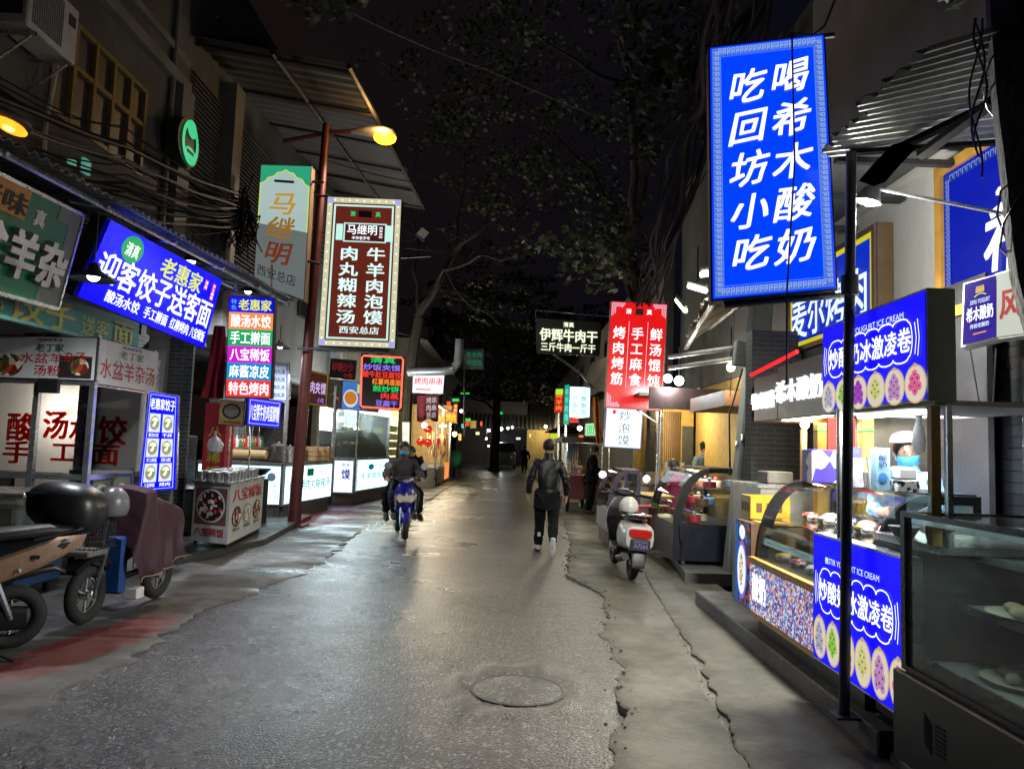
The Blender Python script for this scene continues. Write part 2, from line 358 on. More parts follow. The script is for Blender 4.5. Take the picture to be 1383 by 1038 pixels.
# ------------------------------------------------------------------ the ground
def ground_mat(name, kind):
    m = bpy.data.materials.new(name); m.use_nodes = True; t = m.node_tree; N = t.nodes; L = t.links; b = N['Principled BSDF']
    g = N.new('ShaderNodeNewGeometry'); P = g.outputs['Position']
    def nz(sc, det=6, ro=0.6):
        n = N.new('ShaderNodeTexNoise'); n.inputs['Scale'].default_value = sc; n.inputs['Detail'].default_value = det; n.inputs['Roughness'].default_value = ro; L.new(P, n.inputs['Vector']); return n.outputs['Fac']
    def ramp(x, p0, p1, c0, c1):
        r = N.new('ShaderNodeValToRGB'); r.color_ramp.elements[0].position = p0; r.color_ramp.elements[1].position = p1; r.color_ramp.elements[0].color = (*c0, 1); r.color_ramp.elements[1].color = (*c1, 1); L.new(x, r.inputs['Fac']); return r.outputs['Color']
    def mix(f, a, c, bl='MIX'):
        x = N.new('ShaderNodeMix'); x.data_type = 'RGBA'; x.blend_type = bl
        if isinstance(f, (int, float)): x.inputs['Factor'].default_value = f
        else: L.new(f, x.inputs['Factor'])
        for k, q in (('A', a), ('B', c)):
            if isinstance(q, tuple): x.inputs[k].default_value = (*q, 1)
            else: L.new(q, x.inputs[k])
        return x.outputs['Result']
    def mth(op, a, c=0.0, clamp=False):
        x = N.new('ShaderNodeMath'); x.operation = op; x.use_clamp = clamp
        for i, q in enumerate((a, c)):
            if isinstance(q, (int, float)): x.inputs[i].default_value = q
            else: L.new(q, x.inputs[i])
        return x.outputs[0]
    def blob(cx, cy, rx, ry, rot=0.0, amp=0.9, sc=3.0):      # 1 inside a ragged ellipse on the ground
        mp = N.new('ShaderNodeMapping'); mp.vector_type = 'TEXTURE'; mp.inputs['Location'].default_value = (cx, cy, 0); mp.inputs['Rotation'].default_value = (0, 0, rot); mp.inputs['Scale'].default_value = (rx, ry, 1000)
        L.new(P, mp.inputs['Vector']); l = N.new('ShaderNodeVectorMath'); l.operation = 'LENGTH'; L.new(mp.outputs[0], l.inputs[0])
        a = mth('ADD', l.outputs['Value'], mth('MULTIPLY', mth('SUBTRACT', nz(sc, 8, 0.7), 0.5), amp))
        r = N.new('ShaderNodeMapRange'); r.inputs['From Min'].default_value = 1.08; r.inputs['From Max'].default_value = 0.88; L.new(a, r.inputs['Value']); return r.outputs['Result']
    if kind == 'asphalt':
        vo = N.new('ShaderNodeTexVoronoi'); vo.inputs['Scale'].default_value = 62; L.new(P, vo.inputs['Vector'])
        v2 = N.new('ShaderNodeTexVoronoi'); v2.inputs['Scale'].default_value = 150; L.new(P, v2.inputs['Vector'])
        base = ramp(nz(0.7, 10, 0.7), 0.35, 0.7, (0.030, 0.032, 0.036), (0.064, 0.067, 0.071))
        st = ramp(vo.outputs['Color'], 0.2, 0.95, (0.25, 0.25, 0.26), (2.6, 2.58, 2.5)); col = mix(1.0, base, st, 'MULTIPLY')
        fine = ramp(v2.outputs['Color'], 0.3, 0.9, (0.7, 0.7, 0.7), (1.4, 1.4, 1.4)); col = mix(0.8, col, fine, 'MULTIPLY')
        dusty = ramp(nz(0.35, 8, 0.65), 0.47, 0.62, (0, 0, 0), (1, 1, 1)); col = mix(mth('MULTIPLY', dusty, 0.22), col, (0.10, 0.10, 0.096))
        sg = N.new('ShaderNodeSeparateColor'); L.new(vo.outputs['Color'], sg.inputs[0]); gl = ramp(sg.outputs[1], 0.86, 0.90, (0, 0, 0), (1, 1, 1)); col = mix(mth('MULTIPLY', gl, 0.6), col, (0.28, 0.28, 0.28))  # brightest stones, also standing in for wet sparkle by colour
        g2 = ramp(sg.outputs[2], 0.70, 0.76, (0, 0, 0), (1, 1, 1)); col = mix(mth('MULTIPLY', g2, 0.8), col, (0.012, 0.012, 0.012))
        spx = N.new('ShaderNodeSeparateXYZ'); L.new(P, spx.inputs[0])
        edge = N.new('ShaderNodeMapRange'); edge.inputs['From Min'].default_value = -0.3; edge.inputs['From Max'].default_value = 1.1; L.new(mth('ADD', spx.outputs[0], mth('MULTIPLY', mth('SUBTRACT', nz(2.2, 8, 0.7), 0.5), 1.3)), edge.inputs['Value'])
        col = mix(mth('MULTIPLY', edge.outputs[0], 0.5), col, (0.105, 0.10, 0.075))
        mv = N.new('ShaderNodeVectorMath'); mv.operation = 'DISTANCE'; mv.inputs[1].default_value = (0.11, 5.13, 0); L.new(P, mv.inputs[0])     # crumbled collar of the manhole: debris, with its shading and cracks painted in
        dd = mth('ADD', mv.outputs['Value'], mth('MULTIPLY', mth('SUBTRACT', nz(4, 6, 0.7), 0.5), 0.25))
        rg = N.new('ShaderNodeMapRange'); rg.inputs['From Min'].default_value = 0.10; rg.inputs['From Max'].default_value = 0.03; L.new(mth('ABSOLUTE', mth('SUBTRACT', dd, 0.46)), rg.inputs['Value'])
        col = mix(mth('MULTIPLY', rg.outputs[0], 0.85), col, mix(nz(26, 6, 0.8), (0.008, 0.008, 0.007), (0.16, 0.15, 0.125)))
        # damp film: smoother and darker in patches, more towards the light-box side
        damp = N.new('ShaderNodeMapRange'); damp.inputs['From Min'].default_value = 0.40; damp.inputs['From Max'].default_value = 0.64; L.new(nz(0.55, 9, 0.7), damp.inputs['Value'])
        lw = N.new('ShaderNodeMapRange'); lw.inputs['From Min'].default_value = 0.6; lw.inputs['From Max'].default_value = -2.0; lw.inputs['To Min'].default_value = 0.15; lw.inputs['To Max'].default_value = 1.0; L.new(spx.outputs[0], lw.inputs['Value'])
        wet = mth('MULTIPLY', damp.outputs[0], lw.outputs[0], True)
        col = mix(mth('MULTIPLY', wet, 0.45), col, (0.022, 0.022, 0.023)); L.new(col, b.inputs['Base Color'])
        ro = N.new('ShaderNodeMapRange'); ro.inputs['To Min'].default_value = 0.38; ro.inputs['To Max'].default_value = 0.13; L.new(wet, ro.inputs['Value']); L.new(ro.outputs[0], b.inputs['Roughness'])
        h = mth('ADD', mth('MULTIPLY', vo.outputs['Distance'], 1.0), mth('MULTIPLY', v2.outputs['Distance'], 0.35))
        bp = N.new('ShaderNodeBump'); bp.inputs['Strength'].default_value = 0.9; bp.inputs['Distance'].default_value = 0.007; bp.invert = True; L.new(h, bp.inputs['Height'])
        b2 = N.new('ShaderNodeBump'); b2.inputs['Strength'].default_value = 0.5; b2.inputs['Distance'].default_value = 0.06; L.new(nz(1.6, 6, 0.6), b2.inputs['Height']); L.new(bp.outputs[0], b2.inputs['Normal']); L.new(b2.outputs[0], b.inputs['Normal'])
        b.inputs['Specular IOR Level'].default_value = 0.75
    else:
        c0, c1 = {'pave': ((0.034, 0.034, 0.034), (0.080, 0.079, 0.076)), 'apron': ((0.058, 0.056, 0.046), (0.135, 0.130, 0.104)), 'step': ((0.075, 0.075, 0.078), (0.15, 0.15, 0.155)), 'earth': ((0.03, 0.027, 0.022), (0.06, 0.055, 0.045))}[kind]
        col = ramp(nz(1.1, 12, 0.72), 0.33, 0.68, c0, c1)
        col = mix(0.6, col, ramp(nz(14, 8, 0.75), 0.3, 0.75, (0.6, 0.6, 0.6), (1.25, 1.25, 1.25)), 'MULTIPLY')
        dk = ramp(nz(2.6, 12, 0.8), 0.52, 0.66, (0, 0, 0), (1, 1, 1)); col = mix(mth('MULTIPLY', dk, 0.6), col, tuple(c*0.4 for c in c0))
        if kind == 'pave':
            for q in ((-3.12, 5.85, 0.30, 1.05, -0.12), (-3.75, 16.5, 0.62, 2.6, 0.03), (-3.3, 20.5, 0.5, 2.2, 0.0)):
                col = mix(mth('MULTIPLY', blob(*q), 0.9), col, mix(nz(9, 8, 0.7), (0.055, 0.006, 0.009), (0.15, 0.018, 0.026)))
        L.new(col, b.inputs['Base Color'])
        ro = N.new('ShaderNodeMapRange'); ro.inputs['From Min'].default_value = 0.38; ro.inputs['From Max'].default_value = 0.62; ro.inputs['To Min'].default_value = 0.27 if kind in ('pave', 'step') else 0.45; ro.inputs['To Max'].default_value = 0.78; L.new(nz(0.9, 8, 0.7), ro.inputs['Value']); L.new(ro.outputs[0], b.inputs['Roughness'])
        bp = N.new('ShaderNodeBump'); bp.inputs['Strength'].default_value = 0.55; bp.inputs['Distance'].default_value = 0.012; L.new(mth('ADD', nz(30, 8, 0.7), mth('MULTIPLY', nz(5, 6, 0.6), 1.5)), bp.inputs['Height']); L.new(bp.outputs[0], b.inputs['Normal'])
    return m
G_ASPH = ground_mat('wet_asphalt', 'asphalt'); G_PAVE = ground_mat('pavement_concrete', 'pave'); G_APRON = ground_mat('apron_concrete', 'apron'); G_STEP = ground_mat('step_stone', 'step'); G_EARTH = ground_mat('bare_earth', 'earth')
MB().quad((-200, -40, -0.07), (200, -40, -0.07), (200, 300, -0.07), (-200, 300, -0.07)).build('ground', G_EARTH, kind='structure')
def grid_sheet(x0, x1, y0, y1, nx, ny, zf):
    b = MB(); vs = []; fs = []
    for j in range(ny+1):
        for i in range(nx+1):
            x = x0+(x1-x0)*i/nx; y = y0+(y1-y0)*(j/ny)**1.8; vs.append((x, y, zf(x, y)))
    for j in range(ny):
        for i in range(nx): a = j*(nx+1)+i; fs.append((a, a+1, a+nx+2, a+nx+1))
    b.add(vs, fs, True); return b
def roadz(x, y):
    z = 0.018*noise.noise(V((x*0.6, y*0.35, 3.1)))
    d = math.hypot(x-0.11, (y-5.13)*0.95)                       # worn collar round the manhole, cover a little lower
    if d < 0.62: z = z*(d/0.62)+0.034*math.exp(-((d-0.45)/0.075)**2)*(0.55+1.3*noise.noise(V((x*6, y*6, 0))))-0.010*math.exp(-((d-0.335)/0.02)**2)-(0.016 if d < 0.31 else 0)
    p = math.hypot((x-0.78)/0.13, (y-4.72)/0.24)                  # pothole at the broken edge
    if p < 1: z -= 0.05*(1-p*p)
    return z
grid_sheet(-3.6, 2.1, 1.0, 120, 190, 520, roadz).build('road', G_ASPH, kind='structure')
def jag(pts, amp=0.02, step=0.12, seed=0.0):
    out = []
    for a, b in zip(pts[:-1], pts[1:]):
        a = V(a); b = V(b); n = max(1, int((b-a).length/step))
        for i in range(n):
            p = a.lerp(b, i/n); d = (b-a).normalized(); q = V((-d.y, d.x, 0))
            out.append(p+q*amp*(noise.noise(V((p.x*5+seed, p.y*5, 1)))+0.6*noise.noise(V((p.x*17, p.y*17+seed, 4)))))
    out.append(V(pts[-1])); return out
def slab(name, edge, xfar, z, mat, depth=0.09, edge2=None):
    """a concrete slab between a ragged edge and a far side (or a second ragged edge), with real thickness"""
    b = MB(); n = len(edge); vs = []; fs = []; K = 5
    for i, p in enumerate(edge):
        q = V((xfar, p.y, 0)) if edge2 is None else V(edge2[min(i, len(edge2)-1)])
        vs.append((p.x, p.y, z-depth)); vs.append((p.x, p.y, z-0.012)); d = 0.015 if q.x > p.x else -0.015
        for k in range(K+1):
            t = k/K; x = (p.x+d)*(1-t)+q.x*t; y = p.y*(1-t)+q.y*t; vs.append((x, y, z+0.008*noise.noise(V((x*1.5, y*1.5, 7)))))
        vs.append((q.x, q.y, z-depth))
    w = K+4
    for i in range(n-1):
        for k in range(w-1): a = i*w+k; fs.append((a, a+1, a+w+1, a+w))
    b.add(vs, fs, True); return b.build(name, mat, kind='structure')
def gp(*a): return [gnd(x, y) for x, y in a]
le = [V((-2.2, 110, 0)), V((-2.3, 40, 0))]+gp((560, 689), (500, 707), (468, 732), (440, 757), (398, 780), (310, 812), (262, 832), (235, 851), (200, 873), (150, 906), (100, 927), (60, 951), (20, 979))+[V((-2.75, 3.2, 0)), V((-2.8, 1.0, 0))]
slab('pavement', jag(le, 0.11, 0.07), -14, 0.014, G_PAVE)
ae = [V((1.3, 110, 0)), V((1.35, 40, 0))]+gp((760, 692), (770, 735), (766, 778), (798, 794), (814, 805), (819, 832), (814, 858), (838, 903), (830, 935), (846, 967), (836, 984), (824, 1010), (822, 1034))+[V((0.62, 2.6, 0)), V((0.6, 1.0, 0))]
ce = [V((2.02, 110, 0)), V((2.02, 40, 0))]+gp((838, 712), (862, 760), (879, 795), (903, 832), (923, 868), (936, 898), (951, 941), (970, 968), (992, 1017))+[V((1.36, 3.2, 0)), V((1.3, 1.0, 0))]
def resample(pts, ys):
    out = []
    pts = sorted([V(p) for p in pts], key=lambda p: -p.y)
    for y in ys:
        for a, b in zip(pts[:-1], pts[1:]):
            if a.y >= y >= b.y: t = 0 if a.y == b.y else (a.y-y)/(a.y-b.y); out.append(a.lerp(b, t)); break
    return out
ys = [110-(110-18)*k/40 for k in range(40)]+[18-0.045*k for k in range(int(17/0.045)+1)]
A1 = resample(ae, ys); C1 = resample(ce, ys); NN = min(len(A1), len(C1)); A1 = A1[:NN]; C1 = C1[:NN]
A1 = [p+V((0.03*noise.noise(V((p.y*29, 8, 0)))+0.055*noise.noise(V((p.y*3.1, 2, 0)))+0.03*noise.noise(V((p.y*11, 5, 0))), 0, 0)) for p in A1]
CL = []; CR = []
for p in C1:
    wj = 0.03*noise.noise(V((p.y*4, 9, 0)))+0.02*noise.noise(V((p.y*16, 9, 0)))+0.012*noise.noise(V((p.y*38, 9, 0)))
    gap = 0.006+(0.12*max(0, 1-abs(p.y-5.5)/1.3)**0.7*max(0.15, 0.55+0.9*noise.noise(V((p.y*4, 1, 0)))) if p.y < 9 else 0)
    CL.append(p+V((wj, 0, 0))); CR.append(p+V((wj+gap+0.012*abs(noise.noise(V((p.y*23, 3, 0)))), 0, 0)))
slab('apron', A1, 0, 0.022, G_APRON, 0.09, CL)
slab('apron', CR, 2.6, 0.030, G_APRON, 0.10)
# raised stone step along the right-hand stalls
def stepslab(p, q, name='step'):
    b = MB(); b.bb(p, q, 0.012); return b.build(name, G_STEP, kind='structure')
stepslab((2.03, 4.12, 0.0), (3.6, 8.05, 0.165))
stepslab((2.08, 2.2, -0.02), (3.6, 4.10, 0.075))
slb = MB(); slb.prism([gnd(925, 790), V((3.9, 9.35, 0)), V((3.9, 17.5, 0)), gnd(868, 694)], (0, 0, 0.15)); slb.build('step', G_STEP, kind='structure')
ks = MB(); ks.prism([gnd(236, 765)+V((0, 0, 0)), gnd(356, 737), gnd(356, 737)+V((-0.35, 4.0, 0)), V((-6.5, 15.3, 0)), V((-6.5, 10.6, 0))], (0, 0, 0.10)); ks.build('step', G_PAVE, kind='structure')
# loose grit and crumbled concrete along the crack and the broken edge
b = MB(); rg_ = random.Random(5)
for k in range(520):
    i = rg_.randrange(60, len(A1)-4); q = (CR[i].lerp(CL[i], rg_.random()) if k % 2 else A1[i])+V((rg_.gauss(0, 0.05), rg_.gauss(0, 0.03), 0)); r_ = 0.004+0.012*rg_.random()**3; z = 0.012 if k % 2 else 0.028
    b.ball((q.x, q.y, z+r_*0.4), (r_*rg_.uniform(.7, 1.5), r_, r_*rg_.uniform(.5, .9)), 6, 4, Matrix.Rotation(rg_.random()*6, 3, 'Z'))
b.build('rubble', G_APRON, kind='stuff', label='loose grit and crumbled concrete along the cracked road edge')
# puddles at the road edge
WATER = M('standing_water', (0.012, 0.012, 0.014), rough=0.03, rvar=0.02, bump=0.02, bscale=6, spec=0.8)
for (px, py, rx, ry, sd) in ((370, 799, 0.16, 0.30, 1), (450, 764, 0.09, 0.55, 5), (492, 735, 0.12, 0.6, 13)):
    c = gnd(px, py, 0.0); c.z = max(roadz(c.x+dx, c.y+dy) for dx in (-rx*.7, 0, rx*.7) for dy in (-ry*.7, 0, ry*.7))-0.003; b = MB()
    b.poly([c+V((rx*math.cos(a)*(1+0.35*noise.noise(V((math.cos(a)*2+sd, math.sin(a)*2, 0)))), ry*math.sin(a)*(1+0.35*noise.noise(V((math.cos(a)*2+sd, math.sin(a)*2, 5)))), 0)) for a in [k*2*math.pi/30 for k in range(30)]])
    b.build('puddle', WATER, kind='structure')
mh = thing('manhole_cover', 'round worn manhole cover sunk in the asphalt', 'manhole', (0.11, 5.13, 0.0))
b = MB(); b.lathe([(0.318, -0.03), (0.318, 0.000), (0.305, 0.004), (0.296, 0.000)], (0.11, 5.13, 0), n=36, caps=False); b.build('rim', M('worn_iron', (0.075, 0.073, 0.066), 0.7, 0.1, bump=0.6, bscale=60), mh)
b = MB(); b.lathe([(0.296, -0.03), (0.296, -0.001), (0.28, 0.003), (0.001, 0.005)], (0.11, 5.13, 0), n=36); b.build('plate', G_ASPH, mh)

# ------------------------------------------------------------------ buildings
PL_DK = M('dark_render', (0.085, 0.085, 0.082), 0.9, var=0.35, scale=1.6, bump=0.3, bscale=25, dirt=0.7)
PL_MID = M('grey_render', (0.16, 0.155, 0.15), 0.9, var=0.3, scale=1.4, bump=0.3, bscale=25, dirt=0.7)
PL_WH = M('white_plaster', (0.52, 0.52, 0.49), 0.85, var=0.12, scale=1.2, bump=0.12, bscale=30, dirt=0.4)
SHEET = M('galvanised_sheet', (0.26, 0.26, 0.25), 0.55, 0.35, var=0.35, scale=3, bump=0.1, dirt=0.7)
STEEL = M('stainless_steel', (0.55, 0.56, 0.57), 0.28, 0.9, var=0.12, scale=5, bump=0.03, dirt=0.2)
DKST = M('dark_steel', (0.03, 0.031, 0.034), 0.5, 0.4, var=0.3, bump=0.05)
BLK = M('black_plastic', (0.012, 0.012, 0.014), 0.42, var=0.3, bump=0.03)
RUST = M('rust_red_paint', (0.085, 0.014, 0.014), 0.5, 0.2, var=0.35, scale=5, bump=0.15, dirt=0.4)
WOODY = M('yellow_wood', (0.55, 0.33, 0.09), 0.5, var=0.2, scale=8, bump=0.05)
WOODD = M('brown_wood', (0.12, 0.065, 0.035), 0.6, var=0.3, scale=6, bump=0.1)
GLASS = glass('clear_glass', (0.93, 0.97, 0.96), 0.8)
DGLASS = glass('dirty_glass', (0.80, 0.86, 0.83), 0.8, 0.1, 0.16)
DKWIN = M('dark_window_glass', (0.015, 0.017, 0.02), 0.12, var=0.3, bump=0.02, bscale=4, spec=0.7)
BRK = bricks('grey_brick', '#5b5f66', '#4a4e55', '#86878a', 0.22, 0.06, 'yz')
BRKX = bricks('grey_brick_front', '#5b5f66', '#4a4e55', '#86878a', 0.22, 0.06, 'xz')
TILE = bricks('black_wall_tile', '#1b1d20', '#232629', '#0e0f10', 0.30, 0.075, 'yz', 0.35, 0.004)
CLOTHR = M('red_cloth', (0.35, 0.012, 0.025), 0.8, var=0.25, scale=8, bump=0.2, bscale=15)

def corrug(a, b, c, d, n=28, amp=0.018, thick=0.006, rag=0.0):
    """corrugated sheet with ridges running from edge a-b to edge d-c"""
    a, b, c, d = map(V, (a, b, c, d)); nn = (b-a).cross(d-a).normalized(); vs = []; fs = []; m = 6; N_ = n*6
    for off in (0, -thick):
        for i in range(N_+1):
            u = i/N_; z = amp*math.sin(u*n*2*math.pi)
            for j in range(m+1):
                v = j/m
                if rag and j == 0: v = rag*noise.noise(V((u*9, 1.7, 0)))
                vs.append((a*(1-u)+b*u)*(1-v)+(d*(1-u)+c*u)*v+nn*(z+off))
    k = (N_+1)*(m+1)
    for i in range(N_):
        for j in range(m):
            q = i*(m+1)+j; fs.append((q, q+1, q+m+2, q+m+1)); fs.append((k+q, k+q+m+1, k+q+m+2, k+q+1))
    for i in range(N_):
        for j in (0, m): q = i*(m+1)+j; fs.append((q, q+m+1, k+q+m+1, k+q))
    return MB().add(vs, fs, True)

# --- left, near: two storeys of grey render over the dumpling shop
X1 = -5.3
n1 = thing('shop_building', 'grey rendered building above the green dumpling shop fascia, with a yellow window', 'building', (-7.5, 6, 0))
wy0, wy1, wz0, wz1 = 8.0, 10.1, 5.2, 6.45
boxes('wall', PL_DK, n1, ((X1, 1.0, 4.05), (X1-0.25, wy0, 9.2)), ((X1, wy1, 4.05), (X1-0.25, 11.2, 9.2)), ((X1, wy0, 4.05), (X1-0.25, wy1, wz0)), ((X1, wy0, wz1), (X1-0.25, wy1, 9.2)), ((X1-0.25, 10.95, 0), (X1-6, 11.2, 9.2)), ((X1-0.25, 1.0, 3.9), (X1-6, 10.95, 4.05)))
boxes('cornice', PL_MID, n1, ((X1+0.10, 1.0, 6.95), (X1+0.003, 11.25, 7.12)), ((X1+0.06, 1.0, 7.4), (X1+0.003, 11.25, 7.5))); boxes('corner_pier', PL_MID, n1, ((X1+0.16, 10.85, 4.05), (X1+0.003, 11.24, 6.94)))
wf = MB()
YFR = M('yellow_window_frame', (0.20, 0.13, 0.04), 0.6, var=0.2, dirt=0.5)
for y in [wy0+0.03]+[wy0+(wy1-wy0)*k/5 for k in range(1, 5)]+[wy1-0.03]: wf.bb((X1+0.02, y-0.03, wz0), (X1-0.06, y+0.03, wz1))
for z in (wz0+0.03, wz0+0.72, wz1-0.03): wf.bb((X1+0.016, wy0, z-0.03), (X1-0.056, wy1, z+0.03))
w = wf.build('window', YFR, n1)
MB().quad((X1-0.04, wy0, wz0), (X1-0.04, wy1, wz0), (X1-0.04, wy1, wz1), (X1-0.04, wy0, wz1)).build('glazing', M('dusty_window', (0.04, 0.036, 0.042), 0.5, var=0.5, scale=2, bump=0.02), w)
b = MB()
for k in range(26): y = wy0+0.1+k*0.075; b.bb((X1-0.2, y, wz0+0.1), (X1-0.215, y+0.04, wz1-0.1))
b = MB(); b.tube([(X1+0.05, 10.72, 4.1), (X1+0.05, 10.72, 9.0)], 0.045); b.build('drainpipe', PL_MID, n1)
# --- left, middle: the building with the round green sign and the tall red pole in front
X2 = -5.45
n2 = thing('shop_building', 'dark two-storey building behind the white vertical sign, with a louvred front and deep eave', 'building', (-8, 20, 0))
boxes('wall', PL_DK, n2, ((X2, 11.22, 3.2), (X2-0.25, 34, 10.2))); boxes('floor_slab', PL_DK, n2, ((X2-0.26, 11.22, 3.1), (X2-6, 34, 3.3)))
lv = MB()
for k in range(36): lv.box((X2+0.04, 14.0, 4.6+k*0.085), (0.07, 4.6, 0.02), Matrix.Rotation(0.5, 3, 'Y'))
lv.build('louvre', M('dark_louvre', (0.06, 0.05, 0.05), 0.6, 0.3), n2)
ev = corrug((-2.85, 11.6, 7.75), (-2.80, 21.5, 8.6), (X2, 21.5, 9.0), (X2, 11.6, 8.15), 30, 0.02, rag=0.05); ev.build('roof', M('eave_sheet', (0.034, 0.026, 0.027), 0.7, 0.2, dirt=0.5), n2)
ri = MB()
for k in range(6): y = 11.8+k*1.9; z = 7.68+(y-11.6)*0.087; ri.tube([(-2.86, y, z), (X2, y, z+0.4)], 0.035, 6)
ri.tube([(-2.84, 11.6, 7.70), (-2.79, 21.4, 8.55)], 0.05, 6); ri.tube([(-4.1, 11.6, 7.88), (-4.1, 21.4, 8.74)], 0.04, 6)
ri.build('rafters', M('eave_frame', (0.035, 0.027, 0.025), 0.6, 0.3), n2)
boxes('pilaster', PL_MID, n2, ((X2+0.3, 12.9, 3.4), (X2+0.003, 13.3, 8.0)), ((X2+0.3, 21.9, 3.4), (X2+0.003, 22.3, 8.4)))
for y in (16.5, 19, 24, 27, 30):
    f = MB(); f.bb((X2+0.05, y-0.6, 4.7), (X2+0.003, y-0.54, 6.3)); f.bb((X2+0.05, y+0.54, 4.7), (X2+0.003, y+0.6, 6.3)); f.bb((X2+0.05, y-0.54, 6.24), (X2+0.003, y+0.54, 6.3)); f.bb((X2+0.05, y-0.54, 4.7), (X2+0.003, y+0.54, 4.76)); f.bb((X2+0.04, y-0.03, 4.76), (X2+0.003, y+0.03, 6.24))
    f = f.build('window', DKST, n2); MB().quad((X2+0.02, y-0.54, 4.76), (X2+0.02, y+0.54, 4.76), (X2+0.02, y+0.54, 6.24), (X2+0.02, y-0.54, 6.24)).build('glazing', DKWIN, f)
# ground floor brick fronts between the left stalls
boxes('brick_wall', BRK, n2, ((-5.62, 9.75, 0), (-5.4, 10.9, 3.05)), ((-6.1, 14.95, 0), (-5.9, 17.6, 3.05)), ((-6.1, 11.25, 0), (-5.9, 13.2, 3.05)), ((-5.6, 26.5, 0), (-5.4, 34, 3.05)))
boxes('brick_wall', BRKX, n2, ((-6.1, 17.65, 0), (-5.4, 17.85, 3.05)), ((-8.5, 13.2, 0), (-5.9, 13.4, 3.05)), ((-5.05, 10.83, 0), (-4.7, 10.89, 3.05)))
# --- left, far
n3 = thing('shop_building', 'low dark building beyond the skewer stalls at the far bend', 'building', (-8, 45, 0))
wall = MB(); wall.bb((-4.6, 34.1, 0), (-9, 60, 6.5)); wall.build('wall', PL_DK, n3)
corrug((-4.0, 34.0, 6.4), (-4.0, 60.2, 6.4), (-9.2, 60.2, 7.6), (-9.2, 34.0, 7.6), 50, 0.03).build('roof', SHEET, n3)
for y in (38, 43, 48, 53):
    f = MB(); f.bb((-4.55, y-0.7, 3.4), (-4.597, y+0.7, 5.0)); f = f.build('window', DKST, n3); MB().quad((-4.54, y-0.6, 3.5), (-4.54, y+0.6, 3.5), (-4.54, y+0.6, 4.9), (-4.54, y-0.6, 4.9)).build('glazing', DKWIN, f)
# --- right, near: yogurt shop building
XR = 3.32
r1 = thing('shop_building', 'white plastered building carrying the gold-framed blue shop signs', 'building', (5.5, 4, 0))
boxes('wall', PL_WH, r1, ((XR, 5.2, 2.35), (XR+0.25, 8.35, 3.95)), ((XR, 1.0, 2.62), (XR+0.25, 5.2, 3.95)), ((XR-0.1, 1.0, 3.95), (XR+0.25, 7.9, 9.0)), ((XR+0.25, 8.1, 0), (XR+5, 8.35, 8.5)))
boxes('brick_pier', bricks('dark_brick_front', '#303236', '#26282c', '#454648', 0.20, 0.055, 'xz'), r1, ((2.64, 8.12, 0.165), (3.30, 8.34, 3.0)))
boxes('tiled_wall', TILE, r1, ((XR, 1.0, 0), (XR+0.25, 5.05, 2.6)), ((XR, 5.9, 0), (XR+0.25, 8.1, 2.34)))
b = MB(); b.bb((XR+0.003-0.04, 3.2, 0.16), (XR-0.003, 4.62, 2.2)); d = b.build('door', M('grey_shutter', (0.10, 0.11, 0.12), 0.4, 0.4, bump=0.05), r1)
boxes('door_frame', DKST, r1, ((XR-0.07, 4.62, 0.16), (XR-0.002, 4.70, 2.28)), ((XR-0.07, 3.2, 2.2), (XR-0.002, 4.62, 2.28)))
# room behind the stall: window light, things on the sill
b = MB(); b.bb((XR+0.9, 5.0, 0), (XR+0.98, 5.95, 2.6)); b.build('back_wall', M('ochre_wall', (0.30, 0.27, 0.17), 0.9, dirt=0.3), r1)
wnd = MB(); wnd.bb((XR-0.03, 5.06, 0.165), (XR+0.07, 5.14, 2.34)); wnd.bb((XR-0.03, 5.82, 0.165), (XR+0.07, 5.9, 2.34)); wnd.bb((XR-0.03, 5.14, 2.26), (XR+0.07, 5.82, 2.34)); wnd.bb((XR-0.03, 5.14, 0.85), (XR+0.07, 5.82, 0.93))
wnd = wnd.build('window', M('brown_aluminium', (0.10, 0.085, 0.075), 0.35, 0.6), r1); MB().quad((XR+0.02, 5.14, 0.93), (XR+0.02, 5.82, 0.93), (XR+0.02, 5.82, 2.26), (XR+0.02, 5.14, 2.26)).build('glazing', DGLASS, wnd)
MB().bb((XR+0.0, 5.14, 0.165), (XR+0.05, 5.82, 0.85)).build('lower_panel', PL_MID, r1)
# --- right, middle
r2 = thing('shop_building', 'dark restaurant building with a yellow-lit dining room behind the cake case', 'building', (6, 13, 0))
boxes('wall', PL_DK, r2, ((4.0, 8.4, 3.0), (4.25, 17.6, 8.0)), ((4.0, 8.4, 0), (4.25, 9.9, 3.0)), ((4.0, 16.3, 0), (4.25, 17.6, 3.0)))
YW = M('yellow_room_wall', (0.45, 0.31, 0.09), 0.8, dirt=0.25)
boxes('room_wall', YW, r2, ((2.7, 16.2, 0.15), (4.0, 16.26, 2.75)), ((4.05, 9.9, 0.15), (4.1, 16.2, 3.0)))
b = MB()
for k in range(9): b.bb((3.3+k*0.045, 16.12, 1.3), (3.325+k*0.045, 16.14, 2.5))
b.build('slat_screen', WOODD, r2); boxes('doorway', M('dark_doorway', (0.05, 0.055, 0.05), 0.6), r2, ((3.05, 16.15, 0.15), (3.25, 16.19, 2.1)), ((3.75, 16.15, 0.15), (3.98, 16.19, 2.2)))
b = MB(); b.bb((2.3, 13.3, 2.62), (4.05, 16.3, 2.68)); b.build('ceiling', M('dark_board', (0.09, 0.07, 0.05), 0.8), r2)
b = MB(); b.bb((2.35, 12.6, 2.35), (4.0, 12.66, 2.72)); b.build('fascia', M('dull_red_board', (0.10, 0.06, 0.055), 0.7, dirt=0.5), r2)
